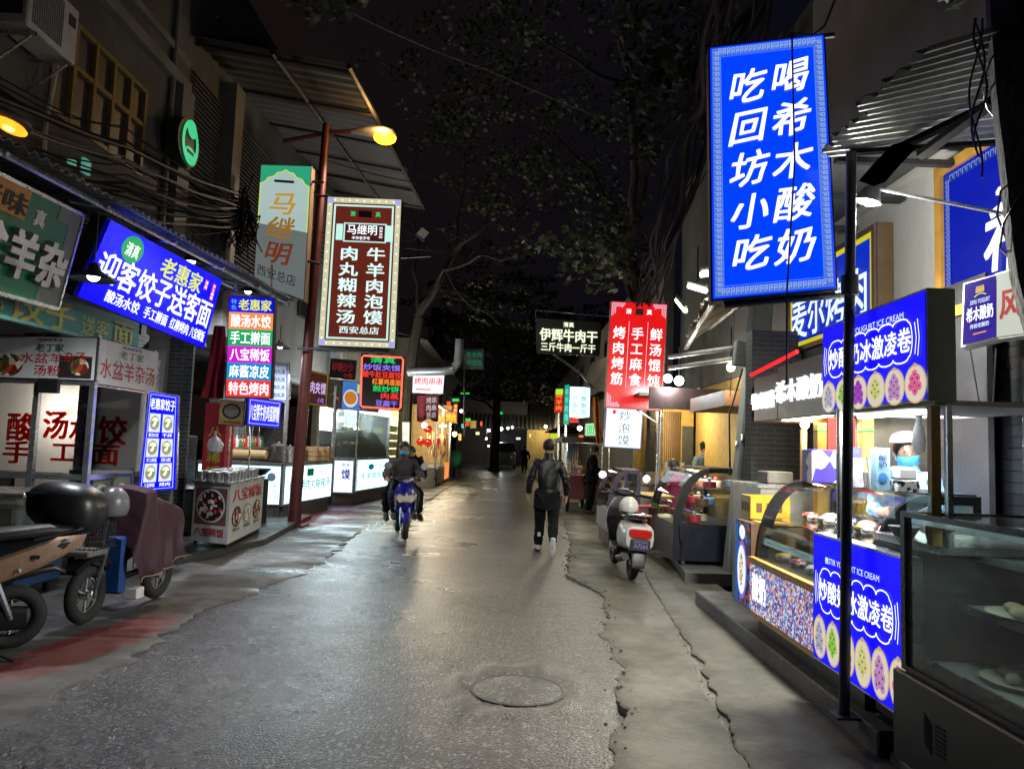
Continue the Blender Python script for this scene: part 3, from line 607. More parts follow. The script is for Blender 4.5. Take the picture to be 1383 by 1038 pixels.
# --- right, far
r3 = thing('shop_building', 'unlit building behind the far carts and the orange hanging banner', 'building', (6, 30, 0))
wall = MB(); wall.bb((3.6, 17.7, 0), (3.85, 60, 6.5)); wall.build('wall', PL_DK, r3)
corrug((2.6, 17.7, 3.3), (2.6, 34, 3.5), (3.6, 34, 4.3), (3.6, 17.7, 4.1), 40, 0.025).build('awning', SHEET, r3)
for y in (20, 24, 28, 33, 38):
    f = MB(); f.bb((3.55, y-0.7, 4.4), (3.597, y+0.7, 5.8)); f = f.build('window', DKST, r3); MB().quad((3.54, y-0.6, 4.5), (3.54, y+0.6, 4.5), (3.54, y+0.6, 5.7), (3.54, y-0.6, 5.7)).build('glazing', DKWIN, f)
# --- the far end of the street
r4 = thing('gate_building', 'low yellow-walled building closing the far end of the street', 'building', (3, 62, 0))
wall = MB(); wall.bb((-9, 64, 0), (1.4, 64.3, 5.5)); wall.build('wall', PL_DK, r4)
wall = MB(); wall.bb((1.4, 62, 0), (8, 62.3, 3.1)); wall.build('side_wall', M('yellow_render', (0.42, 0.32, 0.13), 0.9, dirt=0.4), r4)
corrug((-9.2, 61.6, 3.15), (8.2, 61.4, 3.15), (8.2, 66, 5.2), (-9.2, 66, 5.6), 50, 0.03).build('roof', SHEET, r4)
b = MB(); b.bb((-1.5, 63.9, 0), (0.9, 63.98, 2.6)); b.build('door', DKST, r4)
# ------------------------------------------------------------------ lit surfaces and print colours
WL = E('white_letter_light', '#f4fbff', 1.5, False, 0.0)
WLB = E('bluish_letter_light', '#dff0ff', 1.25, False, 0.0)
YLL = E('lime_letter_light', '#e8f24a', 1.1, False, 0.0)
REDL = E('red_letter_light', '#ff3a30', 1.1, False, 0.0)
GRNL = E('green_letter_light', '#20d86a', 1.1, False, 0.0)
PURL = E('violet_letter_light', '#9a7cff', 1.0, False, 0.0)
ORGL = E('orange_letter_light', '#ff8a2a', 1.2, False, 0.0)
E_BLUE = E('blue_lit_film', '#0806f2', 2.0, True, 0.16, 2)
E_BLUE2 = E('deep_blue_lit_film', '#0f08d0', 1.7, True, 0.07)
E_AZURE = E('azure_lit_film', '#0038ee', 1.45, True, 0.10, 1.5)
E_WHITE = E('white_lit_film', '#e9f6ff', 1.6, True, 0.14, 2)
E_CYAN = E('pale_cyan_lit_film', '#bdeef5', 2.8, True, 0.16, 2)
INK = M('dark_print', (0.02, 0.02, 0.03), 0.6, var=0.1, bump=0); INKB = M('navy_print', (0.012, 0.02, 0.12), 0.6, var=0.1, bump=0)
PR_RED = M('red_print', (0.42, 0.015, 0.012), 0.6, var=0.15, bump=0); PR_GRN = M('green_print', (0.01, 0.10, 0.05), 0.6, var=0.15, bump=0)
PR_YEL = M('yellow_print', (0.42, 0.36, 0.06), 0.6, var=0.2, bump=0); PR_WHT = M('white_print', (0.62, 0.62, 0.6), 0.6, var=0.1, bump=0)
VINYL = M('white_vinyl_board', (0.58, 0.58, 0.57), 0.5, var=0.1, scale=2, bump=0.02, dirt=0.3)
def food(name, cols, lit=0.0, scale=14):
    if name in _mats: return _mats[name]
    m = bpy.data.materials.new(name); m.use_nodes = True; t = m.node_tree; N = t.nodes; L = t.links; b = N['Principled BSDF']
    g = N.new('ShaderNodeTexCoord'); vo = N.new('ShaderNodeTexVoronoi'); vo.inputs['Scale'].default_value = scale; L.new(g.outputs['Object'], vo.inputs['Vector'])
    r = N.new('ShaderNodeValToRGB'); r.color_ramp.interpolation = 'CONSTANT'; el = r.color_ramp.elements
    for i, c in enumerate(cols):
        if i < 2: e = el[i]; e.position = i/len(cols)
        else: e = el.new(i/len(cols))
        e.color = lin(c)
    s = N.new('ShaderNodeSeparateColor'); L.new(vo.outputs['Color'], s.inputs[0]); L.new(s.outputs[0], r.inputs['Fac'])
    L.new(r.outputs['Color'], b.inputs['Base Color']); b.inputs['Roughness'].default_value = 0.5
    if lit > 0: L.new(r.outputs['Color'], b.inputs['Emission Color']); b.inputs['Emission Strength'].default_value = lit
    _mats[name] = m; return m
F_MIX = food('food_print', ['#6b2f1c', '#a8502c', '#d8b890', '#3c5a28', '#7a1f18', '#e6ddc8', '#2c1a14']); F_MIXL = food('food_print_lit', ['#b4562c', '#e8e0c8', '#d8c090', '#5c8a3a', '#c03a28', '#f2ecd8'], 0.9, 22)
F_PORR = food('porridge_print', ['#1c1014', '#2e141c', '#d8d0c8', '#f0e8e0', '#3a1a22', '#c8452a', '#241018'], 0, 22); F_PALE = food('pale_food_print', ['#c8c8c0', '#e4e0d4', '#a8a898', '#dcd0b0', '#8a9a70'], 0, 24)

# ------------------------------------------------------------------ left: awning, lamps
aw = thing('awning', 'corrugated metal awning over the dumpling shop, lit blue from the signs below', 'awning', (-4.6, 9, 3.8))
corrug((-3.88, 5.2, 3.80), (-3.95, 13.2, 4.10), (-5.28, 13.2, 4.30), (-5.28, 5.2, 4.0), 60, 0.02, rag=0.05).build('sheet', M('awning_sheet', (0.24, 0.24, 0.26), 0.45, 0.4, var=0.3, scale=4, dirt=0.5), aw)
b = MB(); b.tube([(-4.02, 5.2, 3.74), (-4.08, 13.2, 4.04)], 0.028, 6); b.tube([(-4.7, 5.2, 3.84), (-4.7, 13.2, 4.14)], 0.028, 6)
for k in range(6): y = 5.6+k*1.45; z = 3.73+(y-5.2)*0.0375; b.tube([(-3.98, y, z), (-5.28, y, z+0.2)], 0.024, 6)
b.build('frame', STEEL, aw)
def cone_lamp(p, label, power, drop=0.35, col=(0.9, 0.95, 1.0)):
    p = V(p); t = thing('hanging_lamp', label, 'lamp', p, 'cone lamps under the left awning')
    b = MB(); b.lathe([(0.03, 0.16), (0.05, 0.13), (0.06, 0.09), (0.19, 0.015), (0.20, 0.0), (0.185, 0.004), (0.055, 0.08), (0.03, 0.10)], p, n=24); b.build('shade', DKST, t)
    b = MB(); b.ball(p+V((0, 0, 0.035)), (0.055, 0.055, 0.05)); b.build('bulb', E('lamp_bulb', '#f2f8ff', 9.0, False, 0), t)
    b = MB(); b.tube([p+V((0, 0, 0.15)), p+V((0, 0, 0.15+drop))], 0.008, 5); b.build('cord', BLK, t)
    lamp(t, 'SPOT', p+V((0, 0, -0.03)), power, col, 0.06, (0, 0, 0), 165); return t
cone_lamp(wl(126, 378, -3.95), 'black cone lamp hanging in front of the big blue dumpling sign', 150, 0.5)
cone_lamp(wl(258, 356, -4.35), 'black cone lamp behind the top edge of the big blue dumpling sign', 170, 0.3)
cone_lamp(wl(335, 396, -4.5), 'cone lamp with bright underside above the striped colour menu', 330, 0.3)

# ------------------------------------------------------------------ left: signs over the dumpling shop
TL, TR, BR, BL = wl(150, 297, -4.2), wl(300, 378, -4.2), wl(275, 470, -4.47), wl(105, 400, -4.5)
s = Board('shop_sign', 'large tilted royal blue lit sign with a green disc and lime shop name', 'sign', TL, TR, BR, BL, E_BLUE, DKST, 0.16)
s.disc(0.19, 0.80, 0.075, 0.17, E('green_lit_film', '#12b060', 0.95, False, 0.05), name='emblem'); s.text('清真', 0.145, 0.70, 0.235, 0.88, WL, 0.009)
s.text('老惠家', 0.42, 0.66, 0.80, 0.93, YLL, bold=0.02, shear=0.12)
s.text('迎客饺子送客面', 0.03, 0.27, 0.97, 0.66, WL, bold=0.02)
s.text('酸汤水饺', 0.14, 0.07, 0.37, 0.23, WL, bold=0.02); s.text('手工擀面', 0.41, 0.07, 0.60, 0.23, WL, bold=0.02); s.text('红柳烤肉', 0.63, 0.07, 0.80, 0.23, WL, bold=0.02); s.text('八宝稀饭', 0.82, 0.07, 0.97, 0.23, WL, bold=0.02)
PK = E('pink_lit_film', '#e8306a', 0.9, False, 0.05); s.rect(0.83, 0.76, 0.865, 0.90, PK, name='seal'); s.rect(0.915, 0.66, 0.95, 0.90, PK, name='seal'); s.text('清真', 0.832, 0.77, 0.862, 0.89, WL, 0.008, vert=True); s.text('手工面馆', 0.918, 0.67, 0.947, 0.89, WL, 0.008, vert=True)
# green fascia with the silver raised characters, cut by the picture edge
TR, BR = wl(113, 290, -4.4), wl(78, 418, -4.62)
TLg = V((-4.4, 4.7, TR.z-0.06)); BLg = V((-4.62, 4.7, BR.z-0.06))
s = Board('shop_sign', 'dark green sign with raised silver characters and a small orange plate', 'sign', TLg, TR, BR, BLg, M('green_sign_film', (0.006, 0.17, 0.075), 0.45, var=0.15, scale=1.2, bump=0.01), STEEL, 0.14)
SILV = M('silver_letter', (0.55, 0.55, 0.58), 0.4, 0.5, bump=0.02)
for i, ch in enumerate('水盆羊杂'): s.text(ch, 0.30+i*0.165, 0.18, 0.30+i*0.165+0.15, 0.62, SILV, 0.006, 0.045, ext=0.06)
s.text('清', 0.62, 0.72, 0.68, 0.88, SILV, 0.006, 0.02); s.text('真', 0.74, 0.70, 0.80, 0.86, SILV, 0.006, 0.02)
s.rect(0.42, 0.70, 0.69, 0.98, M('orange_plate', (0.62, 0.26, 0.03), 0.5, var=0.1), 0.02, 'plate'); s.text('老味', 0.44, 0.72, 0.685, 0.92, INK, 0.026, 0.03)
GRY = M('grey_mesh_border', (0.20, 0.22, 0.20), 0.6); mb = MB()
for (u0, u1, v0, v1) in ((0.93, 1, 0.0, 1.0), (0.86, 0.93, 0.84, 1.0), (0.86, 0.93, 0.0, 0.16)): s.rect(u0, v0, u1, v1, GRY, 0.004, mb=mb)
mb.build('border', GRY, s.root)
s.edge(STEEL, 0.025, 0.0, 0.02, 'frame')
# teal fascia behind
s = Board('shop_sign', 'teal green fascia board with lime characters under the dark green sign', 'sign', V((-4.95, 5.2, 3.05)), V((-4.95, 9.7, 3.08)), V((-4.95, 9.7, 2.70)), V((-4.95, 5.2, 2.67)), M('teal_film', (0.01, 0.19, 0.14), 0.5, var=0.15, scale=1.5, bump=0.01), DKST, 0.1)
s.text('饺子', 0.44, 0.05, 0.68, 0.98, PR_YEL, bold=0.02, shear=0.15); s.text('送客', 0.71, 0.1, 0.84, 0.72, PR_YEL, bold=0.0); s.text('面', 0.86, 0.05, 0.97, 0.9, PR_YEL, bold=0.02); s.text('老名', 0.30, 0.2, 0.42, 0.7, PR_YEL, bold=0.0)
s.rect(0.0, 0.0, 1.0, 0.10, M('pale_teal', (0.12, 0.35, 0.28), 0.5), name='stripe')
s = Board('shop_sign', 'upper teal board seen between the dark green and the blue signs', 'sign', V((-5.0, 6.9, 3.75)), V((-5.0, 8.2, 3.75)), V((-5.0, 8.2, 3.12)), V((-5.0, 6.9, 3.12)), _mats['teal_film'], DKST, 0.08)

# ------------------------------------------------------------------ left: steel kiosk and the dumpling shop window
kz0, kz1 = 0.02, 2.7
kk = thing('food_kiosk', 'stainless steel kiosk with white hand-lettered boards under the green fascia', 'kiosk', (-5.3, 8.9, 0.02))
for (x, y) in ((-4.64, 8.2), (-4.66, 9.55), (-5.25, 8.2), (-5.95, 8.2)):
    b = MB(); b.bb((x-0.03, y-0.03, kz0), (x+0.03, y+0.03, kz1)); b.build('post', STEEL, kk)
b = MB()
for z in (1.12, 2.16): b.bb((-6.6, 8.175, z-0.03), (-4.61, 8.225, z+0.03)); b.bb((-4.69, 8.225, z-0.03), (-4.63, 9.55, z+0.03))
b.build('rail', STEEL, kk)
b = MB(); b.bb((-6.6, 8.23, 0.75), (-4.7, 9.5, 0.80)); b.build('counter', STEEL, kk)
sb = Board('', '', '', V((-6.7, 8.16, 2.64)), V((-4.62, 8.16, 2.66)), V((-4.62, 8.16, 2.19)), V((-6.7, 8.16, 2.19)), VINYL, DKST, 0.03, root=kk, face_name='sign_board')
sb.text('老丁家', 0.68, 0.64, 0.83, 0.84, PR_GRN, bold=0.02); sb.text('中华老字号', 0.69, 0.88, 0.82, 0.96, PR_GRN)
sb.text('水盆羊', 0.60, 0.36, 0.83, 0.62, PR_RED, bold=0.0); sb.text('汤粉', 0.68, 0.07, 0.82, 0.33, PR_RED); sb.text('杂汤', 0.835, 0.40, 0.95, 0.66, PR_RED)
sb.rect(0.81, 0.03, 0.985, 0.55, M('dark_photo', (0.03, 0.025, 0.025), 0.4), 0.004, 'photo'); sb.disc(0.92, 0.30, 0.05, 0.2, F_MIX, 0.007, 'dish_picture'); sb.disc(0.545, 0.30, 0.075, 0.27, F_MIX, 0.006, 'dish_picture')
sb = Board('', '', '', V((-4.61, 8.2, 2.66)), V((-4.63, 9.62, 2.68)), V((-4.63, 9.62, 2.16)), V((-4.61, 8.2, 2.16)), VINYL, DKST, 0.03, root=kk, face_name='sign_board')
sb.text('老丁家', 0.32, 0.66, 0.72, 0.85, PR_GRN, bold=0.0); sb.text('中华老字号', 0.36, 0.88, 0.68, 0.96, PR_GRN); sb.text('水盆羊杂汤', 0.03, 0.14, 0.95, 0.60, PR_RED, bold=0.0)
b = MB(); b.bb((-5.2, 8.10, 2.03), (-4.98, 8.16, 2.19)); b.build('junction_box', BLK, kk)
b = MB(); b.tube([(-5.9, 8.14, 2.15), (-5.95, 8.10, 1.95), (-5.86, 8.10, 1.88), (-5.80, 8.12, 2.1)], 0.008, 5); b.build('cable', BLK, kk)
# the window itself
wn = thing('shop_window', 'frosted dumpling shop window with large red characters and a bulb glowing behind', 'window', (-5.8, 9.75, 0))
for x in (-6.9, -5.62, -4.72):
    b = MB(); b.bb((x-0.04, 9.68, 0.05), (x+0.04, 9.80, 2.6)); b.build('frame', STEEL, wn)
b = MB(); b.bb((-6.86, 9.69, 1.0), (-4.76, 9.79, 1.08)); b.bb((-6.86, 9.69, 2.5), (-4.76, 9.79, 2.6)); b.build('frame', STEEL, wn)
def frost(name, col, mix):
    m = bpy.data.materials.new(name); m.use_nodes = True; N = m.node_tree.nodes; L = m.node_tree.links; N.remove(N['Principled BSDF'])
    t = N.new('ShaderNodeBsdfTranslucent'); t.inputs[0].default_value = (*col, 1); d = N.new('ShaderNodeBsdfDiffuse'); d.inputs[0].default_value = (*col, 1); x = N.new('ShaderNodeMixShader'); x.inputs[0].default_value = mix
    L.new(t.outputs[0], x.inputs[1]); L.new(d.outputs[0], x.inputs[2]); g = N.new('ShaderNodeBsdfGlossy'); g.inputs['Roughness'].default_value = 0.15; y = N.new('ShaderNodeMixShader'); y.inputs[0].default_value = 0.06
    L.new(x.outputs[0], y.inputs[1]); L.new(g.outputs[0], y.inputs[2]); L.new(y.outputs[0], N['Material Output'].inputs[0]); return m
FROST = frost('frosted_film', (0.66, 0.66, 0.62), 0.4); REDF = frost('red_film', (0.75, 0.03, 0.015), 0.4)
wb = Board('', '', '', V((-6.86, 9.74, 2.5)), V((-4.76, 9.74, 2.5)), V((-4.76, 9.74, 1.08)), V((-6.86, 9.74, 1.08)), FROST, None, 0, root=wn, face_name='pane')
for i, (ch, px, py, w_, h_) in enumerate((('酸', 27, 576, 40, 38), ('汤', 75, 573, 38, 38), ('水', 107, 578, 30, 36), ('饺', 151, 581, 42, 38), ('手', 22, 610, 40, 30), ('工', 85, 610, 36, 28), ('面', 141, 613, 42, 28))):
    a = at(px-w_/2, py+h_/2, 9.72); c = at(px+w_/2, py-h_/2, 9.72); du = 2.1; dv = 1.42
    wb.text(ch, (a.x+6.86)/du, (a.z-1.08)/dv, (c.x+6.86)/du, (c.z-1.08)/dv, REDF, 0.012, 0.035)
wb.text('清真', 0.55, 0.80, 0.75, 0.90, PR_GRN, 0.012)
bl = thing('bulb', 'bright bare bulb glowing behind the red-lettered window', 'lamp', at(106, 556, 9.95))
b = MB(); b.ball(at(106, 556, 9.95), 0.055); b.build('globe', E('shop_bulb', '#fff6d8', 30, False, 0), bl); b = MB(); b.tube([at(106, 550, 9.95), at(106, 520, 9.95)], 0.012, 6); b.build('cord', BLK, bl)
lamp(bl, 'POINT', at(106, 556, 9.95)+V((0, 0.05, 0)), 42, (1, 0.88, 0.80), 0.06)
b = MB(); b.bb((-7.2, 10.9, 0), (-4.8, 10.94, 3.0)); n1b = b.build('partition', PL_WH); n1b.parent = n1; n1b.location = V(n1b.location)-V(n1.location)
# low fridge counter with a blue body on the far left and food photo cabinet
fz = thing('chest_freezer', 'low glass-topped freezer with a blue base under the kiosk boards', 'freezer', (-5.0, 7.4, 0.02))
b = MB(); b.bb((-6.0, 7.0, 0.12), (-4.55, 7.75, 0.62), 0.02); b.build('body', M('blue_panel', (0.02, 0.10, 0.25), 0.4), fz)
b = MB(); b.bb((-6.0, 7.0, 0.63), (-4.55, 7.75, 0.98), 0.02); b.build('glass', DGLASS, fz)
b = MB(); b.bb((-6.05, 6.97, 0.985), (-4.5, 7.78, 1.03), 0.01); b.build('rim', STEEL, fz)
b = MB(); b.bb((-5.5, 6.985, 0.42), (-5.36, 6.998, 0.55)); b.build('label_plate', PR_RED, fz)
for x in (-5.9, -4.65):
    for y in (7.08, 7.66): b = MB(); b.lathe([(0.03, 0), (0.03, 0.12)], (x, y, 0.02), n=8); b.build('foot', BLK, fz)
# photo cabinet under the kiosk corner
pc = Board('photo_cabinet', 'steel cabinet with two framed dish photographs beside the blue menu lightbox', 'cabinet', at(120, 635, 8.6), at(181, 634, 9.0), at(179, 790, 9.0), at(118, 800, 8.6), M('cabinet_grey', (0.16, 0.16, 0.17), 0.5, dirt=0.3), DKST, 0.5)
pc.rect(0.05, 0.62, 0.95, 0.97, INKB, 0.004, 'photo_panel')
for u in (0.28, 0.72): pc.rect(u-0.19, 0.64, u+0.19, 0.94, M('photo_ground', (0.10, 0.13, 0.06), 0.5), 0.006, 'photo'); pc.disc(u, 0.77, 0.17, 0.115, PR_WHT, 0.008, 'dish_picture'); pc.disc(u, 0.77, 0.145, 0.095, F_MIX, 0.010, 'dish_picture')

# ------------------------------------------------------------------ left: menu lightboxes
mz = Board('menu_lightbox', 'upright blue menu lightbox with six dish photos, standing by the kiosk', 'lightbox', *quadpx((202, 529), (240, 535), (236, 660), (187, 664), 8.9, 9.0), E_BLUE, STEEL, 0.12)
mz.edge(E('blue_white_line', '#c8d4ff', 1.0, False, 0), 0.008, 0.018); mz.text('老惠家饺子', 0.08, 0.83, 0.92, 0.95, WL, bold=0.02)
for r in range(3):
    for c in range(2):
        u0 = 0.10+c*0.43; v0 = 0.60-r*0.255
        mz.rect(u0, v0, u0+0.36, v0+0.19, E('photo_white', '#e8f0f8', 1.1, False, 0.05), 0.005, 'photo'); mz.disc(u0+0.18, v0+0.095, 0.15, 0.075, E('plate_grey', '#9fb2c0', 0.9, False, 0.1), 0.007, 'dish_picture'); mz.disc(u0+0.18, v0+0.097, 0.12, 0.058, F_MIXL, 0.009, 'dish_picture')
        mz.text(('酸汤水饺', '干拌', '手工擀面', '凉皮', '八宝稀饭', '烤肉')[r*2+c], u0+0.03, v0-0.05, u0+0.33, v0-0.01, WL)
b = MB()
for u in (0.12, 0.88):
    p = mz.P(u, 0, -0.06); b.tube([p, V((p.x, p.y, 0.02))], 0.02, 6)
    b.bb((p.x-0.03, p.y-0.22, 0.015), (p.x+0.03, p.y+0.22, 0.04))
b.build('stand', STEEL, mz.root)
cm = Board('menu_sign', 'tall lit menu sign striped blue, orange, green, magenta, cyan and red', 'sign', *quadpx((310, 400), (370, 403), (365, 537), (305, 535), 10.6, 10.6), None, DKST, 0.12)
cols = ['#0a0ad8', '#f08a3a', '#12a04c', '#d010c8', '#1088c8', '#e83c3c']; ed = [0, .155, .325, .495, .66, .83, 1.0]; tx = ['老惠家', '酸汤水饺', '手工擀面', '八宝稀饭', '麻酱凉皮', '特色烤肉']
for i in range(6):
    v1, v0 = 1-ed[i], 1-ed[i+1]; cm.rect(0, v0, 1, v1, E('stripe_'+('blue', 'orange', 'green', 'magenta', 'cyan', 'red')[i], cols[i], 1.15, True, 0.06), 0.002, 'stripe')
    cm.text(tx[i], 0.22 if i == 0 else 0.06, v0+0.02, 0.95, v1-0.02, YLL if i == 0 else WL, bold=0.022)
cm.text('特色', 0.05, 1-0.14, 0.17, 1-0.02, E('sky_letter', '#58b0ff', 1.0, False, 0), vert=True)
b = MB(); b.tube([cm.P(0.1, 1, -0.05), cm.P(0.1, 1.35, -0.05)], 0.015, 6); b.tube([cm.P(0.9, 1, -0.05), cm.P(0.9, 1.35, -0.05)], 0.015, 6); b.build('hanger', STEEL, cm.root)
sm = Board('menu_sign', 'small royal blue lit sign with white characters under the striped menu', 'sign', *quadpx((336, 537), (380, 543), (377, 577), (334, 573), 11.6, 12.0), E_BLUE, DKST, 0.1)
sm.text('八宝粥牛奶鸡蛋醪糟', 0.05, 0.18, 0.95, 0.82, WL, bold=0.01); sm.edge(E('blue_white_line', '#c8d4ff', 1.0, False, 0), 0.01, 0.02)
b = MB(); b.tube([sm.P(0.1, 0, -0.05), V((sm.P(0.1, 0, 0).x, sm.P(0.1, 0, -0.05).y, 1.5)), V((sm.P(0.1, 0, 0).x, sm.P(0.1, 0, -0.05).y, 0.1))], 0.015, 6); b.build('post', STEEL, sm.root)
yb = Board('menu_sign', 'small yellow board showing a dark round plate, beside the blue sign', 'sign', *quadpx((298, 541), (330, 543), (327, 575), (295, 572), 11.4, 11.4), M('yellow_board', (0.42, 0.38, 0.14), 0.5, dirt=0.2), DKST, 0.04)
yb.disc(0.5, 0.58, 0.40, 0.34, INK, 0.004, 'dish_picture'); yb.disc(0.5, 0.58, 0.31, 0.25, M('grey_food', (0.25, 0.25, 0.27), 0.6), 0.007, 'dish_picture'); yb.text('牛奶鸡蛋醪糟', 0.06, 0.04, 0.94, 0.18, PR_RED)
b = MB(); b.tube([yb.P(0.5, 0, -0.02), V((yb.P(0.5, 0, 0).x, yb.P(0.5, 0, -0.02).y, 0.1))], 0.015, 6); b.build('post', STEEL, yb.root)
# red cloth column banner
rb = Board('banner', 'tall dark red column banner with yellow characters behind the porridge cart', 'banner', *quadpx((279, 545), (306, 545), (300, 645), (272, 645), 11.9, 11.9), CLOTHR, CLOTHR, 0.35)
rb.text('八宝稀饭', 0.2, 0.0, 0.85, 0.72, PR_YEL, bold=0.02, vert=True)
for o in list(rb.root.children): pass
c = MB(); vs = []; p0 = at(303, 445, 10.75); nU, nV = 10, 14
for j in range(nV+1):
    for i in range(nU+1):
        u, v = i/nU, j/nV; w_ = 0.16+0.20*v; vs.append(at(302, 440+98*v, 10.8)+V((-w_*(1-u)+0.02, 0.05*math.sin(u*14+v*3)*(0.4+v), 0.0)))
c.add(vs, [(j*(nU+1)+i, j*(nU+1)+i+1, (j+1)*(nU+1)+i+1, (j+1)*(nU+1)+i) for j in range(nV) for i in range(nU)], True)
c.build('cloth', CLOTHR, label='crimson cloth hanging folded beside the striped colour menu', cat='cloth')

# ------------------------------------------------------------------ left: porridge cart
A, B, Cc = gnd(257, 735, 0.11), gnd(306, 741, 0.11), gnd(352, 717, 0.11); D = A+Cc-B; A, B, Cc, D = [V((p.x, p.y, 0.17)) for p in (A, B, Cc, D)]; hz = V((0, 0, 0.80))
ct = thing('food_cart', 'white porridge cart with printed dish pictures and rows of tins on top', 'cart', (A+Cc)/2-V((0, 0, 0.06)))
b = MB(); b.prism([A, B, Cc, D], hz); b.build('body', VINYL, ct)
f = Board('', '', '', A+hz, B+hz, B, A, None, None, 0, root=ct); f.c = [p+f.n*0.003 for p in f.c]
f.rect(0.07, 0.30, 0.93, 0.93, M('dark_red_photo', (0.16, 0.06, 0.06), 0.5), 0.002, 'photo'); f.disc(0.5, 0.62, 0.40, 0.29, PR_WHT, 0.004, 'dish_picture', 28); f.disc(0.5, 0.62, 0.36, 0.26, F_PORR, 0.007, 'dish_picture', 28); f.text('八宝稀饭', 0.10, 0.10, 0.90, 0.25, PR_RED, bold=0.02)
f = Board('', '', '', B+hz, Cc+hz, Cc, B, None, None, 0, root=ct); f.c = [p+f.n*0.003 for p in f.c]
f.text('八宝稀饭', 0.07, 0.68, 0.93, 0.92, PR_RED, bold=0.02)
for k, fm_ in enumerate((F_PORR, F_PALE, F_MIX)): u = 0.2+k*0.3; f.disc(u, 0.42, 0.125, 0.18, INK if k != 1 else M('grey_rim', (0.3, 0.3, 0.3), 0.5), 0.003, 'dish_picture'); f.disc(u, 0.42, 0.105, 0.15, fm_, 0.006, 'dish_picture'); f.text('粥品', u-0.09, 0.17, u+0.09, 0.23, PR_GRN)
b = MB(); b.prism([p+hz+(p-(A+Cc)/2)*0.06+V((0, 0, 0.002)) for p in (A, B, Cc, D)], (0, 0, 0.03)); b.build('tray', STEEL, ct)
for p in (A, B, Cc, D): q = p.lerp((A+Cc)/2, 0.12); b = MB(); b.lathe([(0.03, -0.06), (0.03, 0.0)], q, n=10); b.build('caster', BLK, ct)
tin0 = None
for i in range(4):
    for j in range(9):
        q = A.lerp(B, (i+0.5)/4).lerp(D.lerp(Cc, (i+0.5)/4), (j+0.4)/10.5)+hz+V((0, 0, 0.034))
        if tin0 is None:
            b = MB(); b.lathe([(0.050, 0), (0.062, 0.12), (0.062, 0.125), (0.055, 0.121), (0.045, 0.01)], q, n=14); tin0 = b.build('tin', STEEL, None, q, label='open steel tin standing among rows on the porridge cart', cat='tin', group='tins on the porridge cart')
        else: dup(tin0, q+V((rnd.uniform(-.006, .006), rnd.uniform(-.006, .006), 0)))
pn = at(340, 640, 13.4); pan = thing('wok', 'black iron wok on a dark burner behind the tins', 'wok', (pn.x, pn.y, 0.1))
b = MB(); b.lathe([(0.05, 0), (0.24, 0.06), (0.34, 0.16), (0.35, 0.165), (0.33, 0.16), (0.22, 0.08), (0.01, 0.03)], pn-V((0, 0, 0.06)), n=24); b.build('bowl', BLK, pan)
b = MB(); b.lathe([(0.30, 0), (0.30, pn.z-0.18)], (pn.x, pn.y, 0.1), n=16); b.build('burner', DKST, pan)
bg = at(290, 600, 11.0); b = MB(); b.loft([[bg+V((r*math.cos(a)*(1+0.15*math.sin(5*a+z*9)), r*0.6*math.sin(a), z)) for a in [k*math.pi/7 for k in range(14)]] for r, z in ((0.03, -0.13), (0.10, -0.10), (0.12, 0.0), (0.08, 0.08), (0.02, 0.12), (0.015, 0.2))])
b.build('plastic_bag', M('white_plastic_bag', (0.6, 0.6, 0.6), 0.4, bump=0.3), label='white plastic bag hanging in front of the dark red column banner', cat='bag')
bn = gnd(272, 722, 0.11); bin_ = thing('barrel_bin', 'dark grey lidded barrel bin behind the porridge cart', 'bin', V((-5.0, 11.6, 0.11)))
b = MB(); b.lathe([(0.20, 0), (0.24, 0.1), (0.25, 0.62), (0.24, 0.66)], (-5.0, 11.6, 0.11), n=22); b.build('body', M('bin_grey', (0.05, 0.055, 0.06), 0.5), bin_); b = MB(); b.lathe([(0.26, 0), (0.26, 0.04), (0.2, 0.09), (0.05, 0.11)], (-5.0, 11.6, 0.772), n=22); b.build('lid', BLK, bin_)
fr = thing('cabinet', 'narrow black cabinet standing between the blue menu lightbox and the banner', 'cabinet', (-5.35, 12.2, 0.1))
b = MB(); b.bb((-5.6, 12.0, 0.1), (-5.2, 12.4, 1.62), 0.02); b.build('body', M('black_lacquer', (0.01, 0.01, 0.014), 0.25), fr); b = MB(); b.bb((-5.24, 11.97, 1.0), (-5.22, 11.995, 1.3)); b.build('handle', STEEL, fr)

